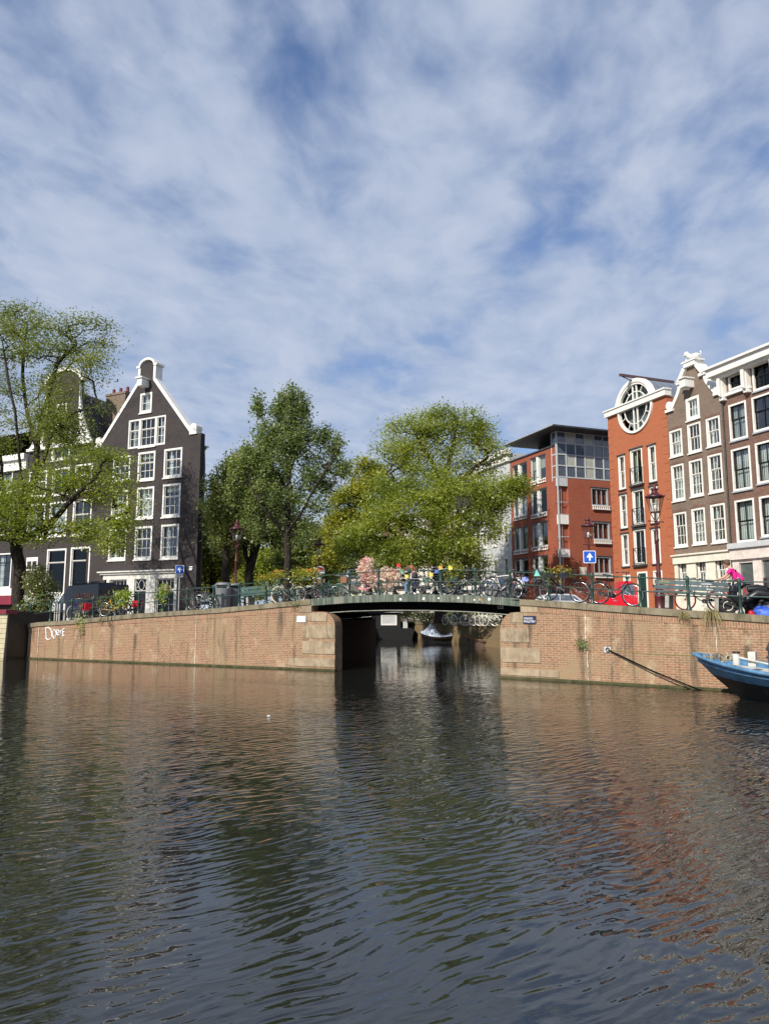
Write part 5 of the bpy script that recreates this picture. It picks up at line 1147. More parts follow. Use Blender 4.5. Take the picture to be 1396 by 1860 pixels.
# ---------------------------------------------------------------- bicycles
WH = {}
def wheel(tyre, rim, rad, parent, x, steer=0.0):
    key = (tyre.name, rim.name, rad)
    if key in WH:
        o = bpy.data.objects.new('wheel', WH[key][0]); COL.objects.link(o); o2 = bpy.data.objects.new('rim', WH[key][1]); COL.objects.link(o2); o.parent = parent; o2.parent = o
    else:
        n = 26; b = MB(); b.tube([(rad * math.cos(t), 0, rad * math.sin(t)) for t in [2 * math.pi * i / n for i in range(n)]], .020, 7, closed=True); o = b.build('wheel', tyre, parent)
        b = MB(); r2 = rad - .025; b.tube([(r2 * math.cos(t), 0, r2 * math.sin(t)) for t in [2 * math.pi * i / n for i in range(n)]], .011, 6, closed=True)
        for i in range(14):
            a = 2 * math.pi * i / 14; s_ = .025 if i % 2 else -.025; b.tube([(.02 * math.cos(a + .5), s_, .02 * math.sin(a + .5)), (r2 * math.cos(a), 0, r2 * math.sin(a))], .0028, 3, caps=False)
        b.tube([(0, -.045, 0), (0, .045, 0)], .02, 8); o2 = b.build('rim', rim, o); WH[key] = (o.data, o2.data)
    o.location = (x, 0, rad + .02); o.rotation_euler = (0, 0, steer); return o
def bicycle(p, rz, label, frame, style='city', tyre=None, rim=None, lean=0.0, steer=0.0, saddle=None, extras=(), slope=0.0, group='bicycles parked along the railings', guard=None, scale=1.0):
    t = thing('bicycle', label, 'bicycle', p, 0, group); t.rotation_euler = (lean, -slope, rz); t.scale = (scale,) * 3
    tyre = tyre or RUBBER; rim = rim or CHROME; rad = .335; wb = .54; zc = rad + .02
    wheel(tyre, rim, rad, t, -wb); 
    bb = (-.09, 0, .30); st_ = (-.26, 0, .86); sd2 = (-.235, 0, .78); hd0 = (.385, 0, .66); hd1 = (.335, 0, .88); rx = (-wb, 0, zc)
    b = MB(); b.tube([bb, st_], .016, 7); 
    if style == 'city':
        b.tube([bb, (.08, 0, .34), (.25, 0, .50), hd0], .020, 7); b.tube([(-.17, 0, .56), (.02, 0, .48), (.22, 0, .62), (.355, 0, .80)], .014, 7)
    elif style == 'gents':
        b.tube([bb, hd0], .019, 7); b.tube([sd2, (.35, 0, .83)], .016, 7)
    else: b.tube([bb, (.1, 0, .36), hd0], .024, 7)
    b.tube([hd0, hd1], .020, 7)
    for y in (-.06, .06): b.tube([(bb[0], y * .5, bb[2]), (rx[0], y, rx[2])], .009, 5); b.tube([(sd2[0], y * .4, sd2[2]), (rx[0], y, rx[2])], .008, 5)
    b.tube([(-.09, -.07, .30), (-.09, .07, .30)], .022, 8); b.build('frame', frame, t)
    # steering group
    f = MB()
    for y in (-.05, .05): f.tube([(.395, y * .6, .63), (.44, y, .52), (wb + .0, y, zc)], .010, 6)
    f.tube([(.335, 0, .88), (.315, 0, .98)], .012, 6); f.build('fork', frame, t)
    wheel(tyre, rim, rad, t, wb, steer)
    h = MB(); z = 1.02; w_ = .27
    if style == 'gents': h.tube([(.30, -w_, z - .02), (.40, -.12, z), (.40, .12, z), (.30, w_, z - .02)], .011, 6)
    else: h.tube([(.10, -w_, z + .02), (.26, -w_ + .02, z + .03), (.38, -.14, z + .04), (.33, 0, z - .03), (.38, .14, z + .04), (.26, w_ - .02, z + .03), (.10, w_, z + .02)], .011, 6)
    hb_ = h.build('handlebar', CHROME if frame is not BLACKP else DARKP, t)
    g = MB()
    for s_ in (-1, 1): g.tube([(.30 if style == 'gents' else .08, s_ * (w_ - .06 if style == 'gents' else w_), z - .01 if style == 'gents' else z + .02), (.24 if style == 'gents' else .18, s_ * (w_ + .02 if style == 'gents' else w_), z - .03 if style == 'gents' else z + .028)], .017, 6)
    g.build('grip', BLACKP, hb_)
    s_ = MB(); s_.tube([(-.26, 0, .86), (-.275, 0, .93)], .012, 6)
    s_.add([(-.40, -.095, .97), (-.40, .095, .97), (-.25, .06, .96), (-.12, .02, .95), (-.12, -.02, .95), (-.25, -.06, .96), (-.38, -.08, .92), (-.38, .08, .92), (-.25, .04, .92), (-.14, 0, .93), (-.25, -.04, .92)], [(0, 5, 2, 1), (5, 4, 3, 2), (0, 1, 7, 6), (1, 2, 8, 7), (2, 3, 9, 8), (4, 5, 10, 9), (5, 0, 6, 10), (6, 7, 8, 10), (8, 9, 10), (3, 4, 9)]); s_.build('saddle', saddle or BLACKP, t)
    g = MB(); r3 = rad + .035
    g.tube([(-wb + r3 * math.cos(a), 0, zc + r3 * math.sin(a)) for a in [R(x) for x in range(20, 200, 15)]], .013, 4); g.build('mudguard', guard or frame, t); g = MB(); g.tube([(wb + r3 * math.cos(a), 0, zc + r3 * math.sin(a)) for a in [R(x) for x in range(15, 150, 15)]], .013, 4); g.build('mudguard', guard or frame, t)
    if style != 'plain':
        g = MB(); g.box(-.80, -.34, -.06, .06, .735, .75); g.tube([(-.78, -.06, .735), (-wb, -.07, zc)], .006, 4); g.tube([(-.78, .06, .735), (-wb, .07, zc)], .006, 4); g.build('rear_rack', DARKP, t)
        g = MB(); g.prism([(-.10, .23), (-.02, .25), (.0, .31), (-.05, .37), (-wb, .39), (-wb - .04, .35), (-wb, .31)], .035, .06); g.build('chain_guard', guard or BLACKP, t)
    c = MB(); c.tube([(-.09, .07, .30), (-.05, .08, .15)], .008, 5); c.tube([(-.09, -.07, .30), (-.13, -.08, .45)], .008, 5); c.box(-.10, .0, .08, .15, .135, .155); c.box(-.18, -.08, -.15, -.08, .445, .465); c.tube([(-.09 + .09 * math.cos(k), .055, .30 + .09 * math.sin(k)) for k in [2 * math.pi * i / 14 for i in range(14)]], .006, 4, closed=True); c.build('crank', CHROME, t)
    for e in extras:
        if e[0] == 'basket':
            g = MB(); g.add([(.40, -.17, .72), (.66, -.17, .72), (.66, .17, .72), (.40, .17, .72), (.37, -.2, .98), (.70, -.2, .98), (.70, .2, .98), (.37, .2, .98)], [(0, 1, 2, 3), (0, 1, 5, 4), (1, 2, 6, 5), (2, 3, 7, 6), (3, 0, 4, 7)]); g.build('basket', e[1], t)
        if e[0] == 'bag':
            g = MB(); g.box(-.76, -.42, -.17, -.08, .42, .74); g.box(-.76, -.42, .08, .17, .42, .74); g.build('pannier', e[1], t)
        if e[0] == 'crate':
            g = MB(); g.box(.42, .78, -.22, .22, .80, .82)
            for q in ((.42, .44, -.22, .22), (.76, .78, -.22, .22), (.44, .76, -.22, -.20), (.44, .76, .20, .22)): g.box(q[0], q[1], q[2], q[3], .82, 1.02)
            g.build('crate', e[1], t)
    return t
PURPLE = paint('purple_paint', (0.11, 0.06, 0.42), rough=.35); YELLOW = paint('yellow_paint', (0.72, 0.42, 0.02), rough=.35); SILVER = paint('silver_paint', (0.42, 0.43, 0.44), rough=.3, metal=.6); WHITEB = paint('white_bike_paint', (0.72, 0.70, 0.62), rough=.35)
REDP = paint('red_paint', (0.50, 0.012, 0.02), rough=.3); PINKP = paint('pink_paint', (0.70, 0.30, 0.32)); TEAL = paint('mint_paint', (0.12, 0.38, 0.30)); BLUEP = paint('blue_paint', (0.02, 0.08, 0.35)); WICKER = paint('wicker', (0.25, 0.15, 0.07), rough=.9)
AL, AR = FL.a, FRR.a
sr_ = -math.atan2(PR[1][1] - PR[-2][1], PR[-2][0] - PR[1][0])
bicycle(gl(152, .75), AL + R(250), 'childs purple and blue bicycle seen end on by the left railing', PURPLE, 'city', steer=.5, tyre=TYREW)
bicycle(gl(181, .8), AL + R(70), 'dark bicycle with red saddle seen from behind before the van', DARKP, 'city', saddle=REDP, extras=[('bag', REDP)])
bicycle(gl(209, .45), AL + R(12), 'bright yellow framed bicycle under the lime green plant', YELLOW, 'city', lean=.05, tyre=RUBBER, guard=BLACKP)
bicycle(gl(232, 1.1), AL + R(185), 'black bicycle behind the yellow one, with red rear light bag', BLACKP, 'city', extras=[('bag', REDP)])
bicycle(gl(365, .55), AL + R(175), 'dark old bicycle left of the grey litter bin', DARKP, 'gents', lean=.06)
bicycle(gl(382, .9), AL + R(20), 'silver bicycle leaning to the nearer litter bin', SILVER, 'city', lean=-.05)
bicycle(gl(523, .9), AL + R(178), 'cream tyred bicycle at the right end of the left bench', WHITEB, 'city', tyre=TYREW, rim=TYREW)
bicycle(gl(560, 1.5), AL + R(30), 'dark bicycle under the yellow flower boxes', DARKP, 'city', extras=[('basket', WICKER)])
bicycle(gl(585, 2.1), AL + R(200), 'silver bicycle behind the red and white sign post', SILVER, 'gents')
bicycle(gl(606, 1.0), AL + R(8), 'green bicycle with orange brown basket at the start of the bridge', paint('bike_green', (0.02, .16, .08)), 'city', extras=[('basket', paint('basket_orange', (.28, .12, .07)))], scale=.92)
bicycle(gl(632, 2.4), AL + R(170), 'grey bicycle deeper on the bridge left of the flower bicycles', GREYP, 'city')
fb1 = bicycle(gl(668, .7), AL + R(4), 'pink bicycle smothered in pink and cream flowers, left of two', PINKP, 'city', tyre=TYREW, rim=TYREW, guard=PINKP)
fb2 = bicycle(gl(711, .8), AL + R(176), 'pale bicycle covered with pink flowers down to its wheels, right of two', FLANGE, 'city', tyre=TYREW, rim=CHROME)
bicycle(gl(782, .7), AL + R(-3), 'bicycle with green box and chrome wheels between flags and railing posts', GREENP, 'city', extras=[('crate', GREENP)])
bicycle(gl(800, 1.4), AL + R(20), 'dark bicycle with white mudguards behind the flag string', BLACKP, 'gents', guard=WHITEB)
bicycle(gl(838, .6), AL + R(2), 'black sports bicycle with thick white front tube on the bridge', BLACKP, 'gents', lean=.04)
bicycle(gl(868, 1.1), AL + R(185), 'black bicycle behind the middle railing posts of the bridge', BLACKP, 'city')
bicycle(gl(915, .6), AL + R(3), 'white framed bicycle leaning on the right end of the bridge railing', WHITEB, 'gents', lean=.10, rim=CHROME)
bicycle(gl(902, 1.3), AL + R(160), 'blue wheeled low bicycle behind the white one', BLUEP, 'city', scale=.85)
bicycle(gr(962, .8), AR + R(70), 'black bicycle with child seat turned towards the street by the white shirted person', BLACKP, 'city', extras=[('basket', BLACKP)]) if False else bicycle(gr(958, .8), AR + R(60), 'black bicycle turned to the street near the white shirted person', BLACKP, 'city', extras=[('crate', DARKP)])
bicycle(gr(1023, .55), AR + R(1), 'large black roadster bicycle leaning on the railing right of the bridge', BLACKP, 'city', lean=.05, slope=sr_, scale=1.05)
bicycle(gr(1117, .75), AR + R(1), 'black roadster bicycle with red stripe in front of the red microcar', BLACKP, 'city', lean=.05, slope=sr_, scale=1.05, extras=[])
bicycle(gr(1275, 2.2), AR + R(178), 'bicycle with red front rim behind the right bench', DARKP, 'city', rim=REDP)
# flowers on the two flower bicycles
def flowers(parent, boxes, n, mats, size, seed):
    rg = np.random.default_rng(seed)
    for k, m in enumerate(mats):
        P = []
        for (c, r, wgt) in boxes: P.append(np.array(c) + rg.normal(size=(int(n * wgt / len(mats)), 3)) * np.array(r))
        P = np.concatenate(P); leaf_mesh('flowers', np.repeat(P, 3, axis=0) + rg.normal(size=(len(P) * 3, 3)) * .02, size, m, parent, seed + k, up=.1, asp=.8)
flowers(fb1, [((-.02, 0, 1.38), (.11, .08, .08), 1.0), ((-.12, 0, 1.15), (.11, .08, .09), 1.0), ((.0, 0, .85), (.15, .08, .10), .9), ((.2, 0, .62), (.14, .06, .08), .5), ((-.3, 0, 1.0), (.10, .08, .08), .4)], 300, [FL_PINK, FL_WHITE, FL_PINK], .065, 5)
flowers(fb2, [((.28, 0, .92), (.11, .08, .09), 1.0), ((.05, 0, .78), (.13, .08, .10), 1.2), ((-.22, 0, .82), (.12, .08, .10), 1.0), ((.1, 0, .45), (.16, .06, .10), .6)], 280, [FL_WHITE, FL_PINK, FL_WHITE], .065, 15)
flowers(fb2, [((.0, 0, .95), (.25, .08, .06), 1.0)], 14, [FL_RED], .09, 25); flowers(fb1, [((-.1, 0, 1.0), (.12, .1, .2), 1.0)], 16, [FL_RED], .09, 35)
# far bank bicycles under the bridge
k = 0
for i, px in enumerate((816, 826, 836, 846, 857, 866, 874, 884, 893)):
    Y = 52 - i * .35; p = at(px, 1141, Y); p.z = 1.40
    if i == 0: proto = bicycle(p, R(-60), 'white framed bicycle, nearest the willow, on the far bank under the bridge', WHITEB, 'city', group='bicycles on the far bank seen under the bridge', rim=CHROME, tyre=TYREW)
    elif i == 1: proto2 = bicycle(p, R(120), 'dark bicycle beside the white one on the far bank', BLACKP, 'gents', group='bicycles on the far bank seen under the bridge'); proto2['label'] = 'dark bicycle in the packed row on the far bank seen under the bridge'
    else:
        c = copy_tree(proto if i % 3 else proto2); c.location = p; c.rotation_euler = (rnd.uniform(-.1, .1), 0, R(rnd.choice((-70, -50, 110, -20, 150)))); c['label'] = ('pale' if i % 3 else 'dark') + ' bicycle in the packed row on the far bank seen under the bridge'
proto['label'] = 'pale bicycle in the packed row on the far bank seen under the bridge'
# ---------------------------------------------------------------- planters with foliage
def planter(p, rz, label, boxes, lm, fm, n=900, sz=.10, seed=1, droop=True, boxmat=None, spread=(.30, .16, .16)):
    t = thing('flower_planter', label, 'planter', p, rz, 'flower planters hung on the railings')
    for (x0, x1, z0, z1) in boxes: b = MB(); b.plate(rect(x0, x1, z0, z1), [], -.12, .12); b.build('box', boxmat or GREENP, t)
    rg = np.random.default_rng(seed); zt = boxes[0][3]; cx_ = sum((b_[0] + b_[1]) / 2 for b_ in boxes) / len(boxes)
    P = rg.normal(size=(n, 3)) * np.array(spread) + np.array([cx_, 0, zt + spread[2] * .9]); k = rg.uniform(size=n) < .3; P[k, 2] -= rg.uniform(0, .45, k.sum()); P[k, 1] -= .12
    leaf_mesh('foliage', P, sz, lm, t, seed + 1, droop=.6)
    if fm:
        m = n // 7; P = rg.normal(size=(m, 3)) * np.array(spread) * .8 + np.array([cx_ + spread[0] * .3, 0, zt + spread[2] * 1.7]); leaf_mesh('flowers', P, .07, fm, t, seed + 2, asp=.85)
    return t
planter(gl(223, .10) + Vector((0, 0, .62)), AL, 'big lime green trailing plant over the railing above the yellow bicycle', [(-.3, .3, 0, .2)], LF_LIME, None, 800, .12, 3, spread=(.28, .12, .12))
planter(gl(297, .10) + Vector((0, 0, .62)), AL, 'lime green trailing plant with pink flowers before the shop window', [(-.3, .35, 0, .2)], LF_LIME, FL_PINK, 560, .11, 4, spread=(.17, .10, .15))
planter(gl(483, .12) + Vector((0, 0, .75)), AL, 'green railing box with yellow green trailing leaves above the bench, left half', [(-.22, .22, 0, .22)], LF_YELLOW, FL_ORANGE, 420, .09, 5, spread=(.24, .12, .10))
planter(gl(503, .12) + Vector((0, 0, .78)), AL, 'green railing box with orange flowers above the bench, right half', [(-.2, .2, 0, .22)], LF_YELLOW, FL_ORANGE, 420, .09, 6, spread=(.2, .12, .12))
planter(gl(552, .12) + Vector((0, 0, .80)), AL, 'long green railing box with bright yellow leaves beside the red and white sign', [(-.32, .32, 0, .2)], LF_YELLOW, FL_ORANGE, 900, .10, 7, spread=(.34, .12, .10))
planter(gl(823, .5) + Vector((0, 0, .55)), AL, 'yellow green leafy plant standing behind the bridge railing', [(-.2, .2, 0, .2)], LF_YELLOW, None, 500, .11, 8, spread=(.2, .12, .2))
planter(gr(1014, .2) + Vector((0, 0, .80)), AR, 'small railing planter with yellow flowers behind the black roadster', [(-.35, -.1, 0, .15), (.1, .4, 0, .15)], LF_BRIGHT, FL_ORANGE, 260, .08, 9, spread=(.3, .08, .08), boxmat=BLACKP)
# ---------------------------------------------------------------- leafy bush at the left wall end, window geraniums
def bush(p, label, blobs_, n, sz, lm, seed, name='bush', fl=None, cat='plant'):
    t = thing(name, label, cat, p); rg = np.random.default_rng(seed); P = []
    tot = sum(b_[2] for b_ in blobs_)
    for c, r, w_ in blobs_:
        k = int(n * w_ / tot); d = rg.normal(size=(k, 3)); d /= np.linalg.norm(d, axis=1)[:, None]; P.append(np.array(c) + d * (rg.uniform(size=(k, 1)) ** .4) * np.array(r) + rg.normal(size=(k, 3)) * .07)
    P = np.concatenate(P); leaf_mesh('foliage', P, sz, lm, t, seed)
    b = MB()
    for c, r, w_ in blobs_:
        for q in range(5):
            e = np.array(c) + rg.normal(size=3) * np.array(r) * .5; b.tube([(0, 0, 0), (e[0] * .4, e[1] * .4, e[2] * .6), tuple(e)], [.02, .013, .006], 4)
    b.build('stems', BARK2, t)
    if fl: leaf_mesh('flowers', P[rg.choice(len(P), len(P) // 14)] + np.array([0, -.1, .03]), .09, fl, t, seed + 3, asp=.9)
    return t
pb_ = FL.w(-.55, 1.5, 1.3)
bush(pb_, 'tall flowering shrub with pale yellow blooms at the left end of the wall', [((.2, -.5, 1.6), (.8, .5, .9), 2.2), ((.1, -.5, 2.6), (.8, .5, .9), 2.0), ((-.1, 0, 1.2), (.75, .5, .6), 1.6), ((.35, .1, 2.0), (.75, .5, .8), 1.5), ((-.2, .1, 2.7), (.6, .5, .7), 1.0), ((.3, -.4, .5), (.7, .4, .5), 1.2), ((-.6, -.6, .9), (.6, .5, .5), 1.0)], 9000, .12, LF_OLIVE, 41, fl=FL_ORANGE if False else FL_WHITE)
bush(FL.w(1.6, 2.6, 1.5), 'dark leafy pot plants with red geraniums by the black van', [((0, 0, .7), (.6, .4, .6), 1), ((.9, .3, 1.1), (.5, .4, .6), 1)], 1500, .12, LF_DARK, 43, fl=FL_RED)
# straw grass tufts, weeds on the walls
def tuft(p, label, n, L, m, seed, fall=.8, name='weed'):
    t = thing(name, label, 'plant', p, 0); rg = random.Random(seed); b = MB()
    for i in range(n):
        a = rg.uniform(math.pi * .95, math.pi * 2.05) + FRR.a; l = L * rg.uniform(.5, 1.1); o = .35 * l; up = rg.uniform(-.2, .5) * l
        p1 = Vector((math.cos(a) * o, math.sin(a) * o, up)); p2 = Vector((math.cos(a) * l * .8, math.sin(a) * l * .8, up - fall * l * rg.uniform(.3, 1))); b.tube([(0, 0, 0), p1, p2], [.007, .006, .002], 3, caps=False)
    b.build('blades', m, t, fix=False); return t
u, z = FRR.uv(1243, 1117); tuft(FRR.w(u, -.08, z), 'yellowish tuft of weed growing under the coping below the bench', 90, .26, STRAW, 3, 1.0)
u, z = FRR.uv(1292, 1115); tuft(FRR.w(u, -.08, z), 'long drooping straw grass hanging from the right wall above the blue barge', 70, .48, STRAW, 4, 1.6)
def fern(fr, px, py, label, n, r, lm, seed):
    u, z = fr.uv(px, py); t = thing('weed', label, 'plant', fr.w(u, -.06, z), fr.a); rg = np.random.default_rng(seed); P = rg.normal(size=(n, 3)) * np.array([r, .05, r * 1.1]); P[:, 1] = -np.abs(P[:, 1]); leaf_mesh('foliage', P, .07, lm, t, seed); return t
fern(FRR, 1059, 1171, 'small green fern growing from the lime joint of the right wall', 170, .11, LF_DARK, 5)
fern(FL, 148, 1131, 'bright yellow green weed hanging over the left coping', 160, .16, LF_LIME, 6)
fern(FL, 152, 1148, 'reddish dry weed below the left coping', 60, .10, STRAW, 7)
fern(FL, 541, 1095, 'moss and weeds on the coping at the bridge end', 140, .16, LF_OLIVE, 8)
fern(FL, 186, 1128, 'grey green trailing weed on the coping under the red saddle bicycle', 60, .08, STRAW, 9)
# rope loops hanging on the left wall
t = thing('hanging_rope', 'dark rope loop hanging over the coping below the yellow bicycle', 'rope', FL.o, FL.a); b = MB()
b.tube([(FL.uv(x, y)[0], -.09, FL.uv(x, y)[1]) for x, y in ((199, 1116), (199, 1130), (202, 1139), (205, 1136), (203, 1132), (206, 1122), (206, 1115))], .015, 6); b.build('rope', BLACKP, t)
# ---------------------------------------------------------------- van
VAN = paint('navy_van_paint', (0.012, 0.018, 0.032), rough=.25, var=.15, spec=.6)
pv_ = at(117, 1105, 44.0); gz_ = 1.62; t = thing('delivery_van', 'dark navy delivery van with orange lettering on side and rear doors', 'van', (pv_.x, pv_.y, gz_), R(-8))
L, H_, W2 = 3.35, 2.25, 1.9
va = Vector((pv_.x, pv_.y, 0)); q1 = at(177, 1105, 41.8); t.rotation_euler.z = math.atan2(q1.y - va.y, q1.x - va.x); L = (Vector((q1.x, q1.y, 0)) - va).length
# local x: along the side to the rear corner (x=L); rear faces +x ; y into depth
b = MB(); prof_ = [(0.0, .35), (L, .35), (L + .03, H_ - .1), (L - .05, H_), (.35, H_ - .04), (0.0, H_ - .35), (-.75, 1.25), (-1.15, 1.1), (-1.25, .5), (-1.1, .35)]
b.prism(prof_, 0, W2); b.build('body', VAN, t)
b = MB(); b.prism([(-.05, 1.15), (-.62, 1.25), (-.05, H_ - .45)], -.006, W2 + .006); b.build('front_side_window', PANE, t)
for x in (.4 - 1.0, L - .7):
    b = MB(); b.M = Matrix.Translation((x, 0, .34)) @ Matrix.Rotation(R(90), 4, 'X'); b.lathe([(.34, -.02), (.34, .0), (.33, .1)], n=18); b.build('wheel', RUBBER, t)
b = MB(); b.box(.2, L - .25, -.012, -.002, 1.12, 1.16); b.box(.2, L - .25, .15, .2, H_ + .12, H_ + .16); b.box(.2, L - .25, 1.6, 1.65, H_ + .12, H_ + .16)
for x in (.5, 1.5, 2.5): b.box(x, x + .05, .15, 1.65, H_, H_ + .12)
b.build('roof_rack', DARKP, t)
OR = paint('orange_lettering', (0.60, 0.22, 0.08)); text('ZENOTRAKO', .42, OR, t, loc=(L * .58, -.012, 1.58), width=L * .62)
vb = MB(); vb.box(L + .02, L + .04, .12, W2 / 2 - .03, .6, H_ - .25); vb.box(L + .02, L + .04, W2 / 2 + .03, W2 - .12, .6, H_ - .25); vb.build('rear_door', VAN, t)
text('ZENOTRAKO', .24, OR, t, loc=(L + .045, .85, 1.52), rot=(R(90), 0, R(90)), width=1.05)
for y in (.04, W2 - .14): b = MB(); b.box(L + .0, L + .05, y, y + .10, .9, 1.35); b.build('tail_light', REDP, t)
# second bulk of the van seen left of its rear: a dark car behind
# folded white terrace furniture
p0 = gl(106, .9); t = thing('folded_screens', 'row of pale folded terrace screens standing behind the left railing', 'folding screens', p0, AL)
for i, x in enumerate((-.22, -.05, .12, .42)):
    b = MB(); b.box(x, x + .04 + (.07 if i == 3 else 0), -.03, .03, .06, .92); b.tube([(x, -.22, 0.02), (x + .05, .22, 0.02)], .02, 5); b.build('panel', WHITE2, t)
# ---------------------------------------------------------------- cars and scooter on the right
RC = paint('car_red', (0.62, 0.012, 0.025), rough=.2, spec=.7, var=.05)
pc = at(1157, 1100, 31.0); t = thing('microcar', 'small bright red microcar parked behind the black roadster bicycle', 'car', (pc.x, pc.y, 2.13), R(-8))
b = MB(); pr_ = [(0, .3), (.0, .9), (-.03, 1.22), (-.1, 1.36), (-.25, 1.42), (-.62, 1.42), (-.72, 1.3), (-.80, .85), (-1.15, .72), (-1.5, .62), (-1.62, .5), (-1.64, .3)]
b.prism(pr_, 0, 1.1); b.build('body', RC, t)
b = MB(); b.prism([(-.08, .86), (-.10, 1.28), (-.60, 1.28), (-.66, .86)], -.006, 1.106); b.build('side_window', PANE, t)
b = MB(); b.prism([(-.74, .80), (-.70, 1.25), (-.72, 1.28), (-.78, .82)], .1, 1.0); b.build('windscreen', PANE, t)
for x in (-.25, -1.3): b = MB(); b.M = Matrix.Translation((x, .02, .24)) @ Matrix.Rotation(R(90), 4, 'X'); b.lathe([(.24, -.0), (.24, .06)], n=16); b.build('wheel', RUBBER, t)
b = MB(); b.box(-.45, -.40, -.02, .0, .75, .78); b.build('door_handle', BLACKP, t)
WC = paint('car_white', (0.55, 0.56, 0.57), rough=.25, spec=.6)
pc = at(966, 1100, 38.0); pc2 = at(1070, 1100, 38.0); t = thing('parked_car', 'white parked car half hidden behind the two black roadsters', 'car', (pc.x, pc.y, 1.95), R(4)); Lc_ = pc2.x - pc.x
b = MB(); k = Lc_ / 4.0; b.prism([(x * k, z) for x, z in [(0, .3), (0, .65), (.1, .82), (.7, .9), (1.1, 1.18), (1.5, 1.26), (2.6, 1.26), (3.1, 1.2), (3.7, .88), (3.95, .8), (4.0, .5), (4.0, .3)]], 0, 1.65); b.build('body', WC, t)
b = MB(); b.prism([(x * k, z) for x, z in [(.85, .92), (1.2, 1.17), (1.55, 1.2), (1.95, 1.2), (1.95, .92)]], -.006, .02); b.prism([(x * k, z) for x, z in [(2.03, .92), (2.03, 1.2), (2.6, 1.2), (3.05, 1.15), (3.4, .92)]], -.006, .02); b.build('side_window', PANE, t)
for x in (.7 * k, 3.2 * k): b = MB(); b.M = Matrix.Translation((x, .02, .3)) @ Matrix.Rotation(R(90), 4, 'X'); b.lathe([(.3, 0), (.3, .06)], n=18); b.build('wheel', RUBBER, t)
b = MB(); b.box(-.01, .05, .1, .4, .6, .72); b.build('headlight', CHROME, t)
# scooter
p = gr(1362, .95); t = thing('motor_scooter', 'black motor scooter with top box and tall windscreen at the right railing', 'scooter', p, AR + R(205))
b = MB(); b.tube([(-.5, 0, .55), (-.2, 0, .62), (.05, 0, .45), (.3, 0, .30), (.48, 0, .55), (.45, 0, .85)], [.17, .17, .13, .12, .14, .10], 10); b.tube([(-.55, 0, .70), (-.2, 0, .76), (.05, 0, .74)], [.11, .13, .09], 8); b.build('body', BLACKP, t)
for x in (-.45, .62): b = MB(); b.tube([(x + .2 * math.cos(a), 0, .25 + .2 * math.sin(a)) for a in [2 * math.pi * i / 18 for i in range(18)]], .055, 8, closed=True); b.tube([(x, -.05, .25), (x, .05, .25)], .12, 12); b.build('wheel', RUBBER, t)
b = MB(); b.tube([(.60, 0, .28), (.50, 0, .7), (.42, 0, 1.0)], .03, 7); b.tube([(.36, -.33, 1.03), (.42, 0, 1.0), (.36, .33, 1.03)], .018, 6); b.tube([(.38, .25, 1.03), (.42, .3, 1.25)], .008, 5); b.ball((.42, .3, 1.28), .06, 8, (.4, 1, .7)); b.build('handlebar', BLACKP, t)
b = MB(); b.add([(.55, -.2, .9), (.55, .2, .9), (.42, .17, 1.35), (.42, -.17, 1.35)], [(0, 1, 2, 3)]); b.build('windscreen', mat('smoked_screen', f_glass, tint=(.5, .5, .5), refl=.15), t)
b = MB(); b.box(-.82, -.45, -.2, .2, .78, 1.08); b.build('top_box', DARKP, t)
b = MB(); b.box(-.78, -.74, -.1, .1, .55, .62); b.build('number_plate', SIGNWHITE, t)
# dark tarp covered moped and blue sheet at the right edge
def lump(p, label, m, r, seed, name, cat, rz=0):
    t = thing(name, label, cat, p, rz); rg = random.Random(seed); b = MB(); n, k = 18, 9; vs = []
    for i in range(k):
        for j in range(n):
            th = math.pi / 2 * i / (k - 1); a = 2 * math.pi * j / n; f = 1 + .16 * math.sin(3 * a + seed + i) + .10 * rg.uniform(-1, 1)
            vs.append((r[0] * math.sin(th) * math.cos(a) * f, r[1] * math.sin(th) * math.sin(a) * f, r[2] * math.cos(th) * (1 + .15 * rg.uniform(-1, 1))))
    b.add(vs, [(i * n + j, (i + 1) * n + j, (i + 1) * n + (j + 1) % n, i * n + (j + 1) % n) for i in range(k - 1) for j in range(n)], True); b.build('sheet', m, t, fix=False)
lump(gr(1384, .55), 'crumpled bright blue sheet lying by the right railing', paint('blue_sheet', (0.03, 0.10, 0.50), rough=.5, var=.4), (.36, .2, .26), 3, 'tarpaulin', 'tarpaulin', AR)
lump(gr(1390, 1.4), 'black covered moped behind the blue sheet at the right edge', BLACKP, (.6, .35, .75), 5, 'covered_moped', 'moped', AR)
lump(gr(1362, .30), 'small red bag at the foot of the right railing post', REDP, (.09, .08, .12), 7, 'bag', 'bag', AR)
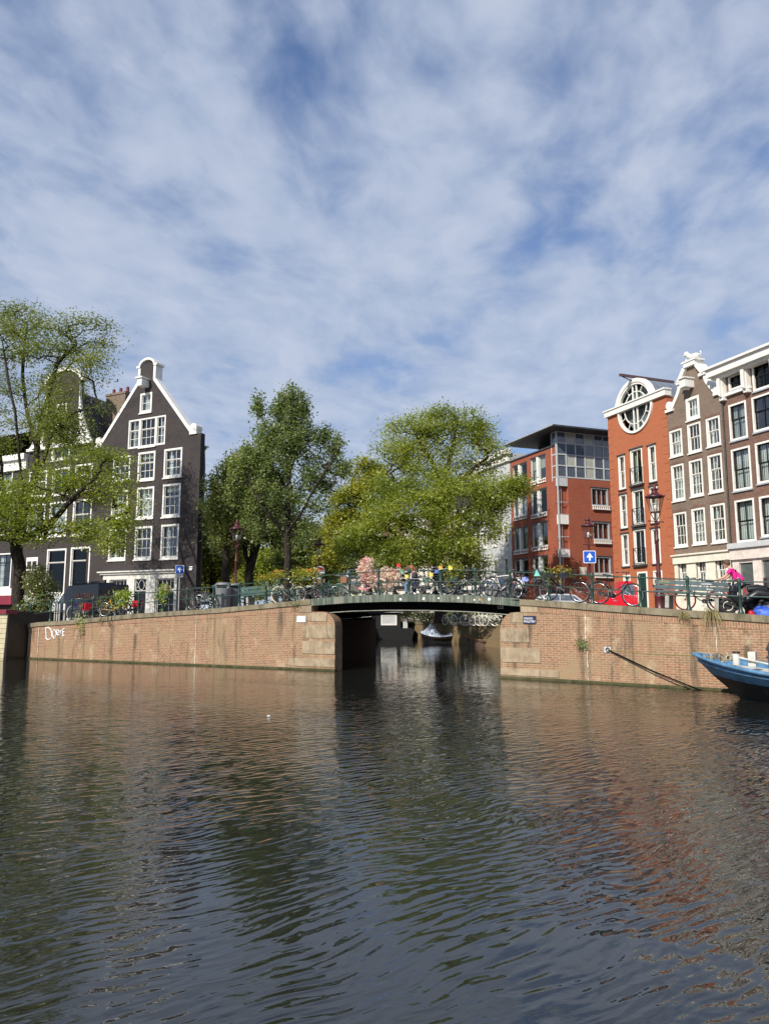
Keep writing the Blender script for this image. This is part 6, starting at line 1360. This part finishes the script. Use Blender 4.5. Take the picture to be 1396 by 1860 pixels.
# ---------------------------------------------------------------- string of prayer flags
t = thing('flag_string', 'string of small coloured flags tied along the bridge railing', 'flags', FL.o, FL.a)
def fpt(px, py, y=.12): u, z = FL.uv(px, py, y); return Vector((u, y, z))
b = MB(); b.tube([fpt(x, y) for x, y in ((720, 1030), (733, 1042), (742, 1050), (762, 1052), (778, 1048), (794, 1036), (810, 1032), (822, 1034))], .005, 4); b.build('cord', SIGNWHITE, t)
for q, m in (((723, 1027), REDP), ((730, 1038), paint('flag_green', (.01, .22, .10))), ((738, 1047), paint('flag_yellow', (.7, .55, .03))), ((774, 1054), paint('flag_green2', (.01, .10, .05))), ((782, 1044), paint('flag_yellow', (.7, .55, .03))), ((792, 1038), paint('flag_blue', (.03, .09, .42))), ((799, 1031), FL_ORANGE), ((817, 1032), paint('flag_yellow', (.7, .55, .03)))):
    c_ = fpt(*q); s_ = .075; b = MB(); b.add([c_ + Vector((-s_, 0, s_)), c_ + Vector((s_, .02, s_ * .8)), c_ + Vector((s_ * 1.1, .03, -s_ * .6)), c_ + Vector((-s_ * .5, -.02, -s_ * 1.1))], [(0, 1, 2, 3)]); b.build('flag', m, t, fix=False)
u, z = FRR.uv(973, 1041, .1); t = thing('flag', 'pale turquoise triangular pennant over the black roadster wheel', 'flag', FRR.w(u, .1, z), AR); b = MB(); b.add([(-.08, 0, -.1), (.14, .02, -.1), (.02, 0, .14)], [(0, 1, 2)]); b.build('cloth', paint('turquoise', (.18, .55, .48)), t, fix=False)
u, z = FRR.uv(953, 1052, .5); lump(FRR.w(u, .5, z - .08), 'lilac blue bag on the handlebar beside the white shirted person', paint('lilac', (.25, .30, .65)), (.13, .1, .16), 9, 'bag', 'bag')
u, z = FL.uv(932, 1058, .4); lump(FL.w(u, .4, z - .05), 'pink saddle cover near the right end of the bridge', PINKP, (.10, .07, .09), 11, 'saddle_cover', 'saddle cover')
# ---------------------------------------------------------------- people
SKIN = paint('skin', (0.55, 0.32, 0.23), rough=.6, var=.05); SKIND = paint('skin_dark', (0.12, 0.065, 0.045), rough=.6)
DENIM = paint('denim', (0.18, 0.28, 0.42), rough=.9, var=.2); DENIMD = paint('dark_denim', (0.03, 0.045, 0.08), rough=.9, var=.2)
def skin_mesh(name, chains, m, parent, sub=2):
    """chains: list of [(x,y,z,r),...]; first point of later chains may repeat an earlier point to join it"""
    vs = []; rs = []; ed = []; idx = {}
    for c in chains:
        prev = None
        for x, y, z, r in c:
            k = (round(x, 4), round(y, 4), round(z, 4))
            if k not in idx: idx[k] = len(vs); vs.append((x, y, z)); rs.append(r)
            i = idx[k]
            if prev is not None and prev != i: ed.append((prev, i))
            prev = i
    me = bpy.data.meshes.new(name); me.from_pydata(vs, ed, []); me.materials.append(m)
    o = bpy.data.objects.new(name, me); COL.objects.link(o); o.parent = parent
    md = o.modifiers.new('Skin', 'SKIN'); md.use_smooth_shade = True
    if not me.skin_vertices: me.skin_vertices.new() if hasattr(me.skin_vertices, 'new') else None
    sv = me.skin_vertices[0].data
    for i, r in enumerate(rs): sv[i].radius = (r, r); sv[i].use_root = (i == 0)
    s = o.modifiers.new('Subdivision', 'SUBSURF'); s.levels = sub; s.render_levels = sub
    return o
def v3(p): return Vector(p)
def person(p, rz, label, J, skin, top_m, leg_m, hair_m, hair_len=.12, shoe_m=None, sleeve=.5, shorts=False, group=None):
    """J: joints in metres, x forward, y left, z up"""
    t = thing('person', label, 'person', p, rz)
    g = lambda k: tuple(J[k])
    P, C, Nk, H = g('pelvis'), g('chest'), g('neck'), g('head')
    ch = [[(*P, .125), (*[(a + b) / 2 for a, b in zip(P, C)], .115), (*C, .13), (*Nk, .055), (*[n * .45 + h * .55 for n, h in zip(Nk, H)], .06)]]
    for s in ('L', 'R'):
        sh, el, wr = g('sh' + s), g('el' + s), g('wr' + s); hp, kn, an, toe = g('hp' + s), g('kn' + s), g('an' + s), g('toe' + s)
        ch.append([(*C, .13), (*sh, .058), (*el, .040), (*wr, .026)])
        d = (v3(wr) - v3(el)).normalized(); pm = v3(wr) + d * .055; ch.append([(*wr, .026), (*pm, .030)])
        sd_ = Vector((0, 0, -1)).cross(d); sd_ = sd_.normalized() if sd_.length > .1 else Vector((0, 1, 0))
        for i, (o_, l_) in enumerate(((-.026, .062), (-.009, .072), (.009, .068), (.026, .052))):
            a = pm + sd_ * o_ + d * .02; b = a + d * l_ * .5 + Vector((0, 0, -.012)); c = b + d * l_ * .3 + Vector((0, 0, -.028)); ch.append([(*pm, .030), (*a, .010), (*b, .009), (*c, .008)])
        a = v3(wr) + d * .02 + sd_ * .03; b = a + d * .03 + sd_ * .022 + Vector((0, 0, -.01)); ch.append([(*wr, .026), (*a, .011), (*b, .009)])
        ch.append([(*P, .125), (*hp, .088), (*kn, .055), (*an, .036), (*toe, .034)])
    body = skin_mesh('body', ch, skin, t)
    # head: face with nose, brow, chin, ears and eyes, turned along 'face'
    fd = Vector(J.get('face', (1, 0, 0))).normalized(); up = Vector((0, 0, 1)) - fd * fd.z; up.normalize(); lf = up.cross(fd)
    M = Matrix(((fd.x, lf.x, up.x, H[0]), (fd.y, lf.y, up.y, H[1]), (fd.z, lf.z, up.z, H[2]), (0, 0, 0, 1)))
    b = MB(); b.M = M; b.ball((0, 0, .01), .10, 14, (1, .82, 1.2)); b.ball((.035, 0, -.065), .058, 10, (1, .85, .8)); b.tube([(.092, 0, .02), (.118, 0, -.018), (.098, 0, -.03)], [.008, .015, .010], 6); b.ball((0, .082, -.01), .022, 6, (.6, .4, 1)); b.ball((0, -.082, -.01), .022, 6, (.6, .4, 1)); b.build('head', skin, body)
    b = MB(); b.M = M; b.ball((.087, .032, .012), .011, 6); b.ball((.087, -.032, .012), .011, 6); b.build('eyes', BLACKP, body)
    b = MB(); b.M = M; b.box(.085, .097, -.022, .022, -.063, -.054); b.build('mouth', PINKP, body)
    b = MB(); b.M = M; b.ball((-.018, 0, .035), .108, 14, (1.0, .92, 1.08)); 
    if hair_len > .05: b.tube([(-.05, 0, .02), (-.085, 0, -.06), (-.08, 0, -.06 - hair_len)], [.085, .075, .04], 9)
    b.build('hair', hair_m, t)
    tc_ = [[(*P, .140), (*[(a + b_) / 2 for a, b_ in zip(P, C)], .135), (*C, .15), (*[c * .35 + n * .65 for c, n in zip(C, Nk)], .085)]]
    lg = [[(*P, .138), (P[0], P[1], P[2] + .04, .13)]]
    for s in ('L', 'R'):
        sh, el, wr = v3(J['sh' + s]), v3(J['el' + s]), v3(J['wr' + s]); c_ = [(*C, .15), (*sh, .074)]
        if sleeve > .5: c_ += [(*el, .054), (*(el + (wr - el) * .9), .040)]
        else: c_ += [(*(sh + (el - sh) * .6), .060)]
        tc_.append(c_); hp, kn, an = v3(J['hp' + s]), v3(J['kn' + s]), v3(J['an' + s])
        if shorts: lg.append([(*P, .138), (*hp, .105), (*(hp + (kn - hp) * .8), .080)])
        else: lg.append([(*P, .138), (*hp, .102), (*kn, .070), (*(an + (kn - an) * .05), .056)])
        f_ = MB(); a = v3(J['an' + s]); to = v3(J['toe' + s]); f_.tube([a + (a - to) * .25 + Vector((0, 0, -.02)), a + Vector((0, 0, -.01)), to, to + (to - a) * .3], [.045, .05, .045, .028], 8); f_.build('shoe', shoe_m or BLACKP, t)
    skin_mesh('top', tc_, top_m, t); skin_mesh('trousers', lg, leg_m, t)
    return t
def standing(**k):
    J = dict(pelvis=(0, 0, .93), chest=(0, 0, 1.28), neck=(0, 0, 1.45), head=(.02, 0, 1.60), shL=(0, .17, 1.38), elL=(-.02, .22, 1.12), wrL=(.12, .20, .92), shR=(0, -.17, 1.38), elR=(-.02, -.22, 1.12), wrR=(.14, -.18, .95),
             hpL=(0, .09, .88), knL=(.03, .10, .48), anL=(0, .10, .08), toeL=(.14, .11, .03), hpR=(0, -.09, .88), knR=(.02, -.10, .48), anR=(-.03, -.10, .08), toeR=(.11, -.11, .03)); J.update(k); return J
HAIRR = paint('auburn_hair', (0.30, 0.11, 0.04), rough=.7); HAIRB = paint('brown_hair', (0.10, 0.055, 0.03), rough=.7); HAIRK = paint('black_hair', (0.01, 0.01, 0.01), rough=.6)
def seated(**k):   # riding or perched
    J = dict(pelvis=(-.25, 0, .98), chest=(.02, 0, 1.30), neck=(.10, 0, 1.45), head=(.19, 0, 1.58), shL=(.05, .17, 1.38), elL=(.22, .22, 1.16), wrL=(.42, .22, 1.10), shR=(.05, -.17, 1.38), elR=(.22, -.22, 1.16), wrR=(.42, -.22, 1.10),
             hpL=(-.22, .09, .94), knL=(.16, .10, .78), anL=(.00, .10, .36), toeL=(.13, .11, .30), hpR=(-.22, -.09, .94), knR=(.12, -.10, .62), anR=(-.08, -.10, .20), toeR=(.05, -.11, .15), face=(1, 0, -.15)); J.update(k); return J
def sitting():
    return dict(pelvis=(0, 0, .46), chest=(.06, 0, .80), neck=(.12, 0, .96), head=(.20, 0, 1.07), shL=(.09, .17, .88), elL=(.16, .23, .64), wrL=(.36, .10, .60), shR=(.09, -.17, .88), elR=(.16, -.23, .64), wrR=(.36, -.10, .58),
                hpL=(.06, .09, .45), knL=(.45, .11, .50), anL=(.42, .11, .09), toeL=(.56, .12, .04), hpR=(.06, -.09, .45), knR=(.44, -.12, .50), anR=(.38, -.12, .09), toeR=(.52, -.13, .04), face=(1, 0, -.45))
q0 = gl(743, 1.05); t = thing('low_bench', 'low dark bench board under the two people sitting on the bridge', 'bench', q0, AL); b = MB(); b.box(-.75, .75, -.25, .25, .28, .33); b.build('seat', DARKP, t)
for x in (-.6, .6): b = MB(); b.box(x - .04, x + .04, -.2, .2, -.02, .28); b.build('leg', DARKP, t)
# cyclist in pink, riding left past the bench
pcy = gr(1335, 1.9); pcy = Vector((pcy.x, pcy.y, pcy.z - .05)); hd_ = AR + R(180)
bicycle(pcy, hd_, 'red bicycle ridden by the person in the pink shirt', REDP, 'city', group=None, slope=-sr_)
person(pcy, hd_, 'cyclist in bright pink shirt and dark shorts leaning over the handlebar', seated(), SKIN, paint('pink_shirt', (0.80, 0.015, 0.26), rough=.8), DENIMD, HAIRB, .02, paint('shoe_pale', (.5, .45, .4)), sleeve=.3, shorts=True)
# two people standing on the bridge by the flower bicycles
person(gl(757, 1.1) - Vector((0, 0, .02)), R(185), 'person with long auburn hair, dark jacket and jeans sitting hunched on the bridge', sitting(), SKIN, paint('plum_jacket', (0.055, 0.04, 0.05), rough=.9), DENIM, HAIRR, .22, sleeve=1)
person(gl(733, 1.0) - Vector((0, 0, .02)), R(-20), 'person in navy coat and pale jeans sitting beside the flower bicycle', sitting(), SKIN, paint('navy_coat', (0.02, 0.025, 0.05), rough=.9), DENIM, HAIRB, .08, sleeve=1)
person(Vector((*at(945.5, 1100, 33.0).xy, 2.35)), R(200), 'dark haired person in a loose white shirt standing at the right end of the bridge', standing(), SKIND, paint('white_shirt', (.78, .78, .78), rough=.9), BLACKP, HAIRK, .02, sleeve=1)
# ---------------------------------------------------------------- boats
def hull(name, label, cat, p, rz, L, W, stations, mats, rails=True, group=None):
    t = thing(name, label, cat, p, rz, group); return t
# blue barge, bow towards the bridge
BLUEH = paint('barge_blue', (0.085, 0.20, 0.34), rough=.45, var=.25, dirt=.30); BLKH = paint('barge_black', (0.020, 0.021, 0.024), rough=.4, var=.4, dirt=.15); DECKW = paint('barge_deck', (0.55, 0.55, 0.50), rough=.7, var=.12, dirt=.3)
bw = at(1259, 1189, 20.6); st0 = onz(1396, 1284); t = thing('moored_barge', 'blue and black steel barge with raised bow moored at the right wall', 'barge', (bw.x, bw.y, 0), AR - R(1))
NB = 22; Lb = 9.0
def half(s): return 1.55 * (1 - (1 - min(1, s / 3.0)) ** 3.0) if s < 3.0 else 1.55
def sheer(s): return .62 + .50 * max(0, 1 - s / 4.2) ** 1.7
def stem(f): return 1.15 * (1 - f) ** 1.25     # setback of the stem at height fraction f
rows = [(1.0, 0), (.93, 0), (.86, 0), (.80, 0), (.62, 0), (.45, 0), (.25, 0), (.05, 0), (-.25, 0)]
def hp(i, f, side, out=0.0):
    s = Lb * (i / NB) ** 1.5; zt = sheer(s); z = zt * f if f > 0 else f * 1.0
    fl = (.55 + .45 * max(0, f) ** .7) if s > 3.6 else (.25 + .75 * max(0, f) ** .8) * (1 - s / 3.6) + (.55 + .45 * max(0, f) ** .7) * (s / 3.6)
    back = stem(max(0, f)) * max(0, 1 - s / 3.0)
    return (s + back, side * (half(s) * fl + (out if s > .01 else 0)), z)
def strake(f0, f1, m, name, out=0.0, n=3):
    b = MB()
    for side in (-1, 1):
        vs = []; 
        for i in range(NB + 1):
            for j in range(n + 1): vs.append(hp(i, f0 + (f1 - f0) * j / n, side, out))
        b.add(vs, [(i * (n + 1) + j, (i + 1) * (n + 1) + j, (i + 1) * (n + 1) + j + 1, i * (n + 1) + j + 1) for i in range(NB) for j in range(n)], True)
    return b.build(name, m, t, fix=False)
strake(1.0, .55, BLUEH, 'blue_hull'); strake(.55, -.3, BLKH, 'black_hull', n=6)
for f, r, nm in ((1.0, .05, 'gunwale'), (.84, .035, 'rubbing_strake')):
    b = MB()
    for side in (-1, 1): b.tube([hp(i, f, side, .02) for i in range(NB + 1)], r, 8)
    b.build(nm, BLUEH, t)
b = MB()
for side in (-1, 1): b.tube([hp(i, .80, side, .012) for i in range(NB + 1)], .012, 5); b.tube([hp(i, .945, side, .012) for i in range(NB + 1)], .008, 5)
b.build('dark_seam', BLACKP, t)
b = MB(); vs = []
for i in range(NB + 1):
    a = hp(i, .84, 1); vs += [(a[0] + .05, a[1] * .96, a[2]), (a[0] + .05, -a[1] * .96, a[2])]
b.add(vs, [(2 * i, 2 * i + 2, 2 * i + 3, 2 * i + 1) for i in range(NB)]); b.build('deck', DECKW, t, fix=False)
b = MB()
b.lathe([(.09, 0), (.09, .28)], (1.12, -.2, .88), 12)
b.box(1.38, 1.56, -.1, .12, .85, 1.22); b.tube([(1.2, -.25, 1.08), (1.5, -.15, 1.0), (1.95, -.2, .92)], .025, 6); b.build('bollards', DECKW, t)
b = MB(); b.lathe([(.12, 0), (.12, .32), (.17, .34), (.17, .38), (.12, .40), (.12, .52), (.17, .55), (.09, .74), (.07, .78), (.07, .92)], (2.02, -.3, .74), 14); b.build('stove_pipe', DARKP, t)
b = MB(); rg = random.Random(5)
for i in range(26):
    c = (.55 + rg.uniform(-.3, .45), rg.uniform(-.22, .22), 1.05 - .10 * rg.random() + .05); r = rg.uniform(.05, .08); a0 = rg.uniform(0, 6)
    b.tube([(c[0] + r * math.cos(a) * math.cos(a0), c[1] + r * math.cos(a) * math.sin(a0), c[2] + r * math.sin(a) * .9) for a in [2 * math.pi * k / 8 for k in range(8)]], .018, 5, closed=True)
b.build('anchor_chain', paint('rusty_pale_chain', (.38, .32, .22), rough=.9, var=.5), t)
b = MB(); b.box(2.6, 8.8, -.75, .75, .60, .74); b.box(4.0, 8.8, -.7, .7, .74, 1.0); b.build('hatch_cover', DECKW, t)
# mooring plate and ropes on the right wall
u, z = FRR.uv(1103, 1180); t = thing('mooring_ring', 'square steel mooring plate with ring on the right quay wall', 'mooring ring', FRR.w(u, 0, z), FRR.a)
b = MB(); b.box(-.11, .11, -.03, .0, -.09, .09); b.build('plate', GREYL, t); b = MB(); b.tube([(.02 + .06 * math.cos(a), -.06, .06 * math.sin(a)) for a in [2 * math.pi * i / 14 for i in range(14)]], .015, 6, closed=True); b.build('ring', DARKP, t)
ring_p = FRR.w(u + .03, -.07, z); u2, z2 = FRR.uv(1278, 1258, -.5)
def rope(label, pts, r, m): 
    t = thing('mooring_rope', label, 'rope', pts[0]); b = MB(); b.tube([Vector(p) - Vector(pts[0]) for p in pts], r, 6); b.build('rope', m, t)
tgt = FRR.w(FRR.uv(1275, 1256, -.28)[0], -.28, -.02); rope('black mooring rope slanting from the wall ring down into the water', [ring_p, ring_p.lerp(tgt, .5) + Vector((0, 0, -.05)), tgt], .020, SHADE_ROPE_BLK)
bt = Vector((bw.x, bw.y, 0)) + Vector((.15, 0, 1.06)); rope('thin greenish rope running level from the wall ring to the barge bow', [ring_p, ring_p.lerp(bt, .5) + Vector((0, 0, -.05)), bt], .012, paint('green_rope', (.20, .18, .05)))
# drain opening in wall
u, z = FRR.uv(1336, 1185); t = thing('wall_grate', 'small dark double vent opening in the right wall above the barge', 'vent', FRR.w(u, 0, z), FRR.a)
for x in (-.1, .01): b = MB(); b.box(x, x + .09, -.012, .0, -.03, .03); b.build('vent_slot', BLACKP, t)
# boats under the bridge
def small_boat(p, rz, label, m, L=4.2, W=1.5, cover=None, outboard=False):
    t = thing('moored_boat', label, 'boat', p, rz, 'small boats moored on the far bank'); n = 14; vs = []; F = (1, .6, .2, -.25)
    for i in range(n + 1):
        s = i / n; hw = W / 2 * math.sin(math.pi * min(1, .10 + s * .62)) ** .8 if s > 0 else .02; zt = .42 + .28 * (abs(s - .55) / .55) ** 2
        for side in (1, -1):
            for f in F: vs.append(((s - .5) * L + (.25 * (1 - f) if s < .2 else 0), side * hw * (.55 + .45 * max(0, f)), zt * f if f > 0 else f))
    k = 8; fs = []
    for i in range(n):
        for o in (0, 4):
            for j in range(3): fs.append((i * k + o + j, (i + 1) * k + o + j, (i + 1) * k + o + j + 1, i * k + o + j + 1))
    fs.append((n * k, n * k + 1, n * k + 2, n * k + 3, n * k + 7, n * k + 6, n * k + 5, n * k + 4)); b = MB(); b.add(vs, fs, True); b.build('hull', m, t, fix=False)
    b = MB(); 
    for o in (0, 4): b.tube([vs[i * k + o] for i in range(n + 1)], .03, 5)
    b.build('gunwale', m if cover else WICKER, t)
    b = MB(); b.add([Vector(vs[i * k + o]) * 1 + Vector((0, 0, -.12)) for i in range(n + 1) for o in (0, 4)], [(2 * i, 2 * i + 1, 2 * i + 3, 2 * i + 2) for i in range(n)]); b.build('floor', WICKER, t, fix=False)
    if cover:
        vs2 = []; rg = random.Random(4)
        for i in range(n + 1):
            s = i / n; pk = .12 + .95 * max(0, 1 - abs(s - .30) / .28) ** 1.3 + .55 * max(0, 1 - abs(s - .95) / .22)
            a, c_ = vs[i * k], vs[i * k + 4]
            for q in range(5): f = q / 4; e = 1 - abs(2 * f - 1); vs2.append((a[0], a[1] * (1 - f) + c_[1] * f, a[2] + .03 + pk * e ** .8))
        b = MB(); b.add(vs2, [(i * 5 + j, (i + 1) * 5 + j, (i + 1) * 5 + j + 1, i * 5 + j + 1) for i in range(n) for j in range(4)]); b.build('tarpaulin', cover, t, fix=False)
    if outboard: b = MB(); b.box(L / 2, L / 2 + .2, -.12, .12, .5, .95); b.tube([(L / 2 + .1, 0, .5), (L / 2 + .1, 0, -.1)], .05, 6); b.tube([(L / 2, 0, .85), (L / 2 - .3, .3, .95)], .02, 5); b.build('outboard_motor', BLACKP, t)
    return t
TARP = paint('pale_blue_tarp', (0.33, 0.38, 0.48), rough=.6, var=.35)
small_boat(onz(797, 1167) , R(-10), 'boat under a peaked pale blue tarpaulin with outboard motor', BLACKP, 2.9, 1.5, TARP, True)
small_boat(onz(885, 1174), R(-22), 'open brown wooden rowing boat beside the far quay wall', paint('boat_brown', (.20, .13, .09), rough=.6, var=.3), 3.2, 1.3)
# houseboat across the side canal
hbp = onz(676, 1161); t = thing('houseboat', 'black houseboat with white framed window seen under the bridge', 'houseboat', (hbp.x - 3.2, hbp.y, 0), R(0))
b = MB(); b.prism([(0, -.3), (6.6, -.3), (6.9, .85), (6.6, .95), (-.3, .95), (-.3, .85)], 0, 9); b.build('hull', paint('houseboat_black', (.003, .0035, .005), rough=.8), t)
b = MB(); b.box(.2, 5.7, .4, 8.5, .95, 2.32); b.build('cabin', paint('cabin_navy', (.005, .007, .011), rough=.8), t)
b = MB(); b.box(.0, 6.1, .1, 8.8, 2.32, 2.42); b.build('roof', GREYL, t)
for x0, x1 in ((3.95, 5.35), (1.9, 3.1), (.4, 1.4)): window(t, (x0, x1, 1.2, 2.15), 2, (1,), fw=.12, glass=GLASSG, sill=False, y=.36, dep=.08, bar=.08); g = MB(); g.box(x0 + .1, x1 - .1, .39, .398, 1.3, 2.05); g.build('curtain', GREYL, t)
b = MB(); b.box(5.7, 6.5, .5, 2.0, 1.9, 2.2); b.box(5.9, 6.3, .6, 1.2, .95, 1.9); b.build('stern_locker', GREYL, t)
# houseboat at left edge
he = onz(6, 1190); f_ = Fr(FL.w(FL.uv(9, 1150, -1.2)[0], -1.2), FL.a); t = thing('houseboat', 'cream planked houseboat with dark red roof edge at the left border', 'houseboat', f_.o, f_.a)
b = MB(); b.prism([(-9, -.3), (0.0, -.3), (.12, 2.2), (-9, 2.2)], 0, 3.4)
b.build('hull', paint('cream_planks', (.52, .46, .30), var=.1, dirt=.25), t)
b = MB()
for i in range(9): b.box(-9, .02 + .012 * i, -.012, .0, .05 + .24 * i, .07 + .24 * i)
b.build('plank_seams', paint('seam', (.3, .26, .16)), t)
b = MB(); b.box(-9.0, .02 , -.01, .05, -.2, 2.2); b.box(.02, .16, -.02, .10, -.2, 2.2); b.build('corner_post', paint('cream_post', (.70, .64, .42)), t) if False else None
b = MB(); b.box(.125, .16, .05, 3.42, -.3, 2.2); b.box(-9, .14, .5, 3.42, 2.2, 2.3); b.build('shade_panel', BLACKP, t)  # black sheets added over the boat's end as the shade of the gap
b = MB(); b.box(-9, .16, -.12, .5, 2.2, 2.40); b.build('roof_edge', paint('dull_red', (.22, .02, .04)), t)
fd = FL.w(-.55, .35); t = thing('boat_fenders', 'pair of grey tubular fenders hanging in the dark gap by the left wall', 'fenders', (fd.x, fd.y, 0), FL.a)
for x in (0, .22): b = MB(); b.tube([(x, 0, .75), (x, 0, 1.75)], [.07, .07], 8); b.tube([(x, 0, 1.75), (x, 0, 2.0)], .01, 4); b.build('fender', GREYP, t)
rope('red mooring rope crossing the gap at the left wall', [at(-2, 1178, FL.w(-1, 0).y - .5), at(26, 1171, FL.w(-.2, 0).y - .2), at(45, 1166, FL.w(.5, -.05).y)], .018, REDP)
# litter drifting on water
for px, py, m, lab in ((488, 1300, SIGNWHITE, 'white scrap of litter drifting on the open water'), (1182, 1251.5, REDP, 'red and white scrap floating at the foot of the right wall')):
    q = onz(px, py); lump((q.x, q.y, -.01), lab, m, (.045, .035, .02), px, 'floating_litter', 'litter')
# street clutter on the far bank below the great tree
for i, (px, py, w_, m, lab) in enumerate(((742, 1142, .5, WICKER, 'wooden trough planted with shrubs on the far bank'), (812, 1141, .4, WICKER, 'reed coloured planter on the far bank beside the bicycles'))):
    pass
pq = at(770, 1140, 60); pq2 = at(862, 1140, 54.5); bush(Vector((pq2.x, pq2.y, 1.42)), 'dark shrubs behind the bicycles on the far bank', [((0, 0, .6), (1.0, .4, .6), 1), ((1.2, -.8, .6), (1.0, .4, .6), 1), ((-1.2, .8, .7), (.9, .4, .6), 1)], 3600, .16, LF_OLIVE, 52)
bush(Vector((pq.x, pq.y, 1.42)), 'green shrubs on the far bank above the tarpaulined boat', [((0, 0, .6), (1.2, .5, .6), 1), ((1.6, 0, .5), (.9, .5, .5), 1), ((-1.2, .4, .8), (.9, .5, .7), 1)], 3000, .16, LF_OLIVE, 51)
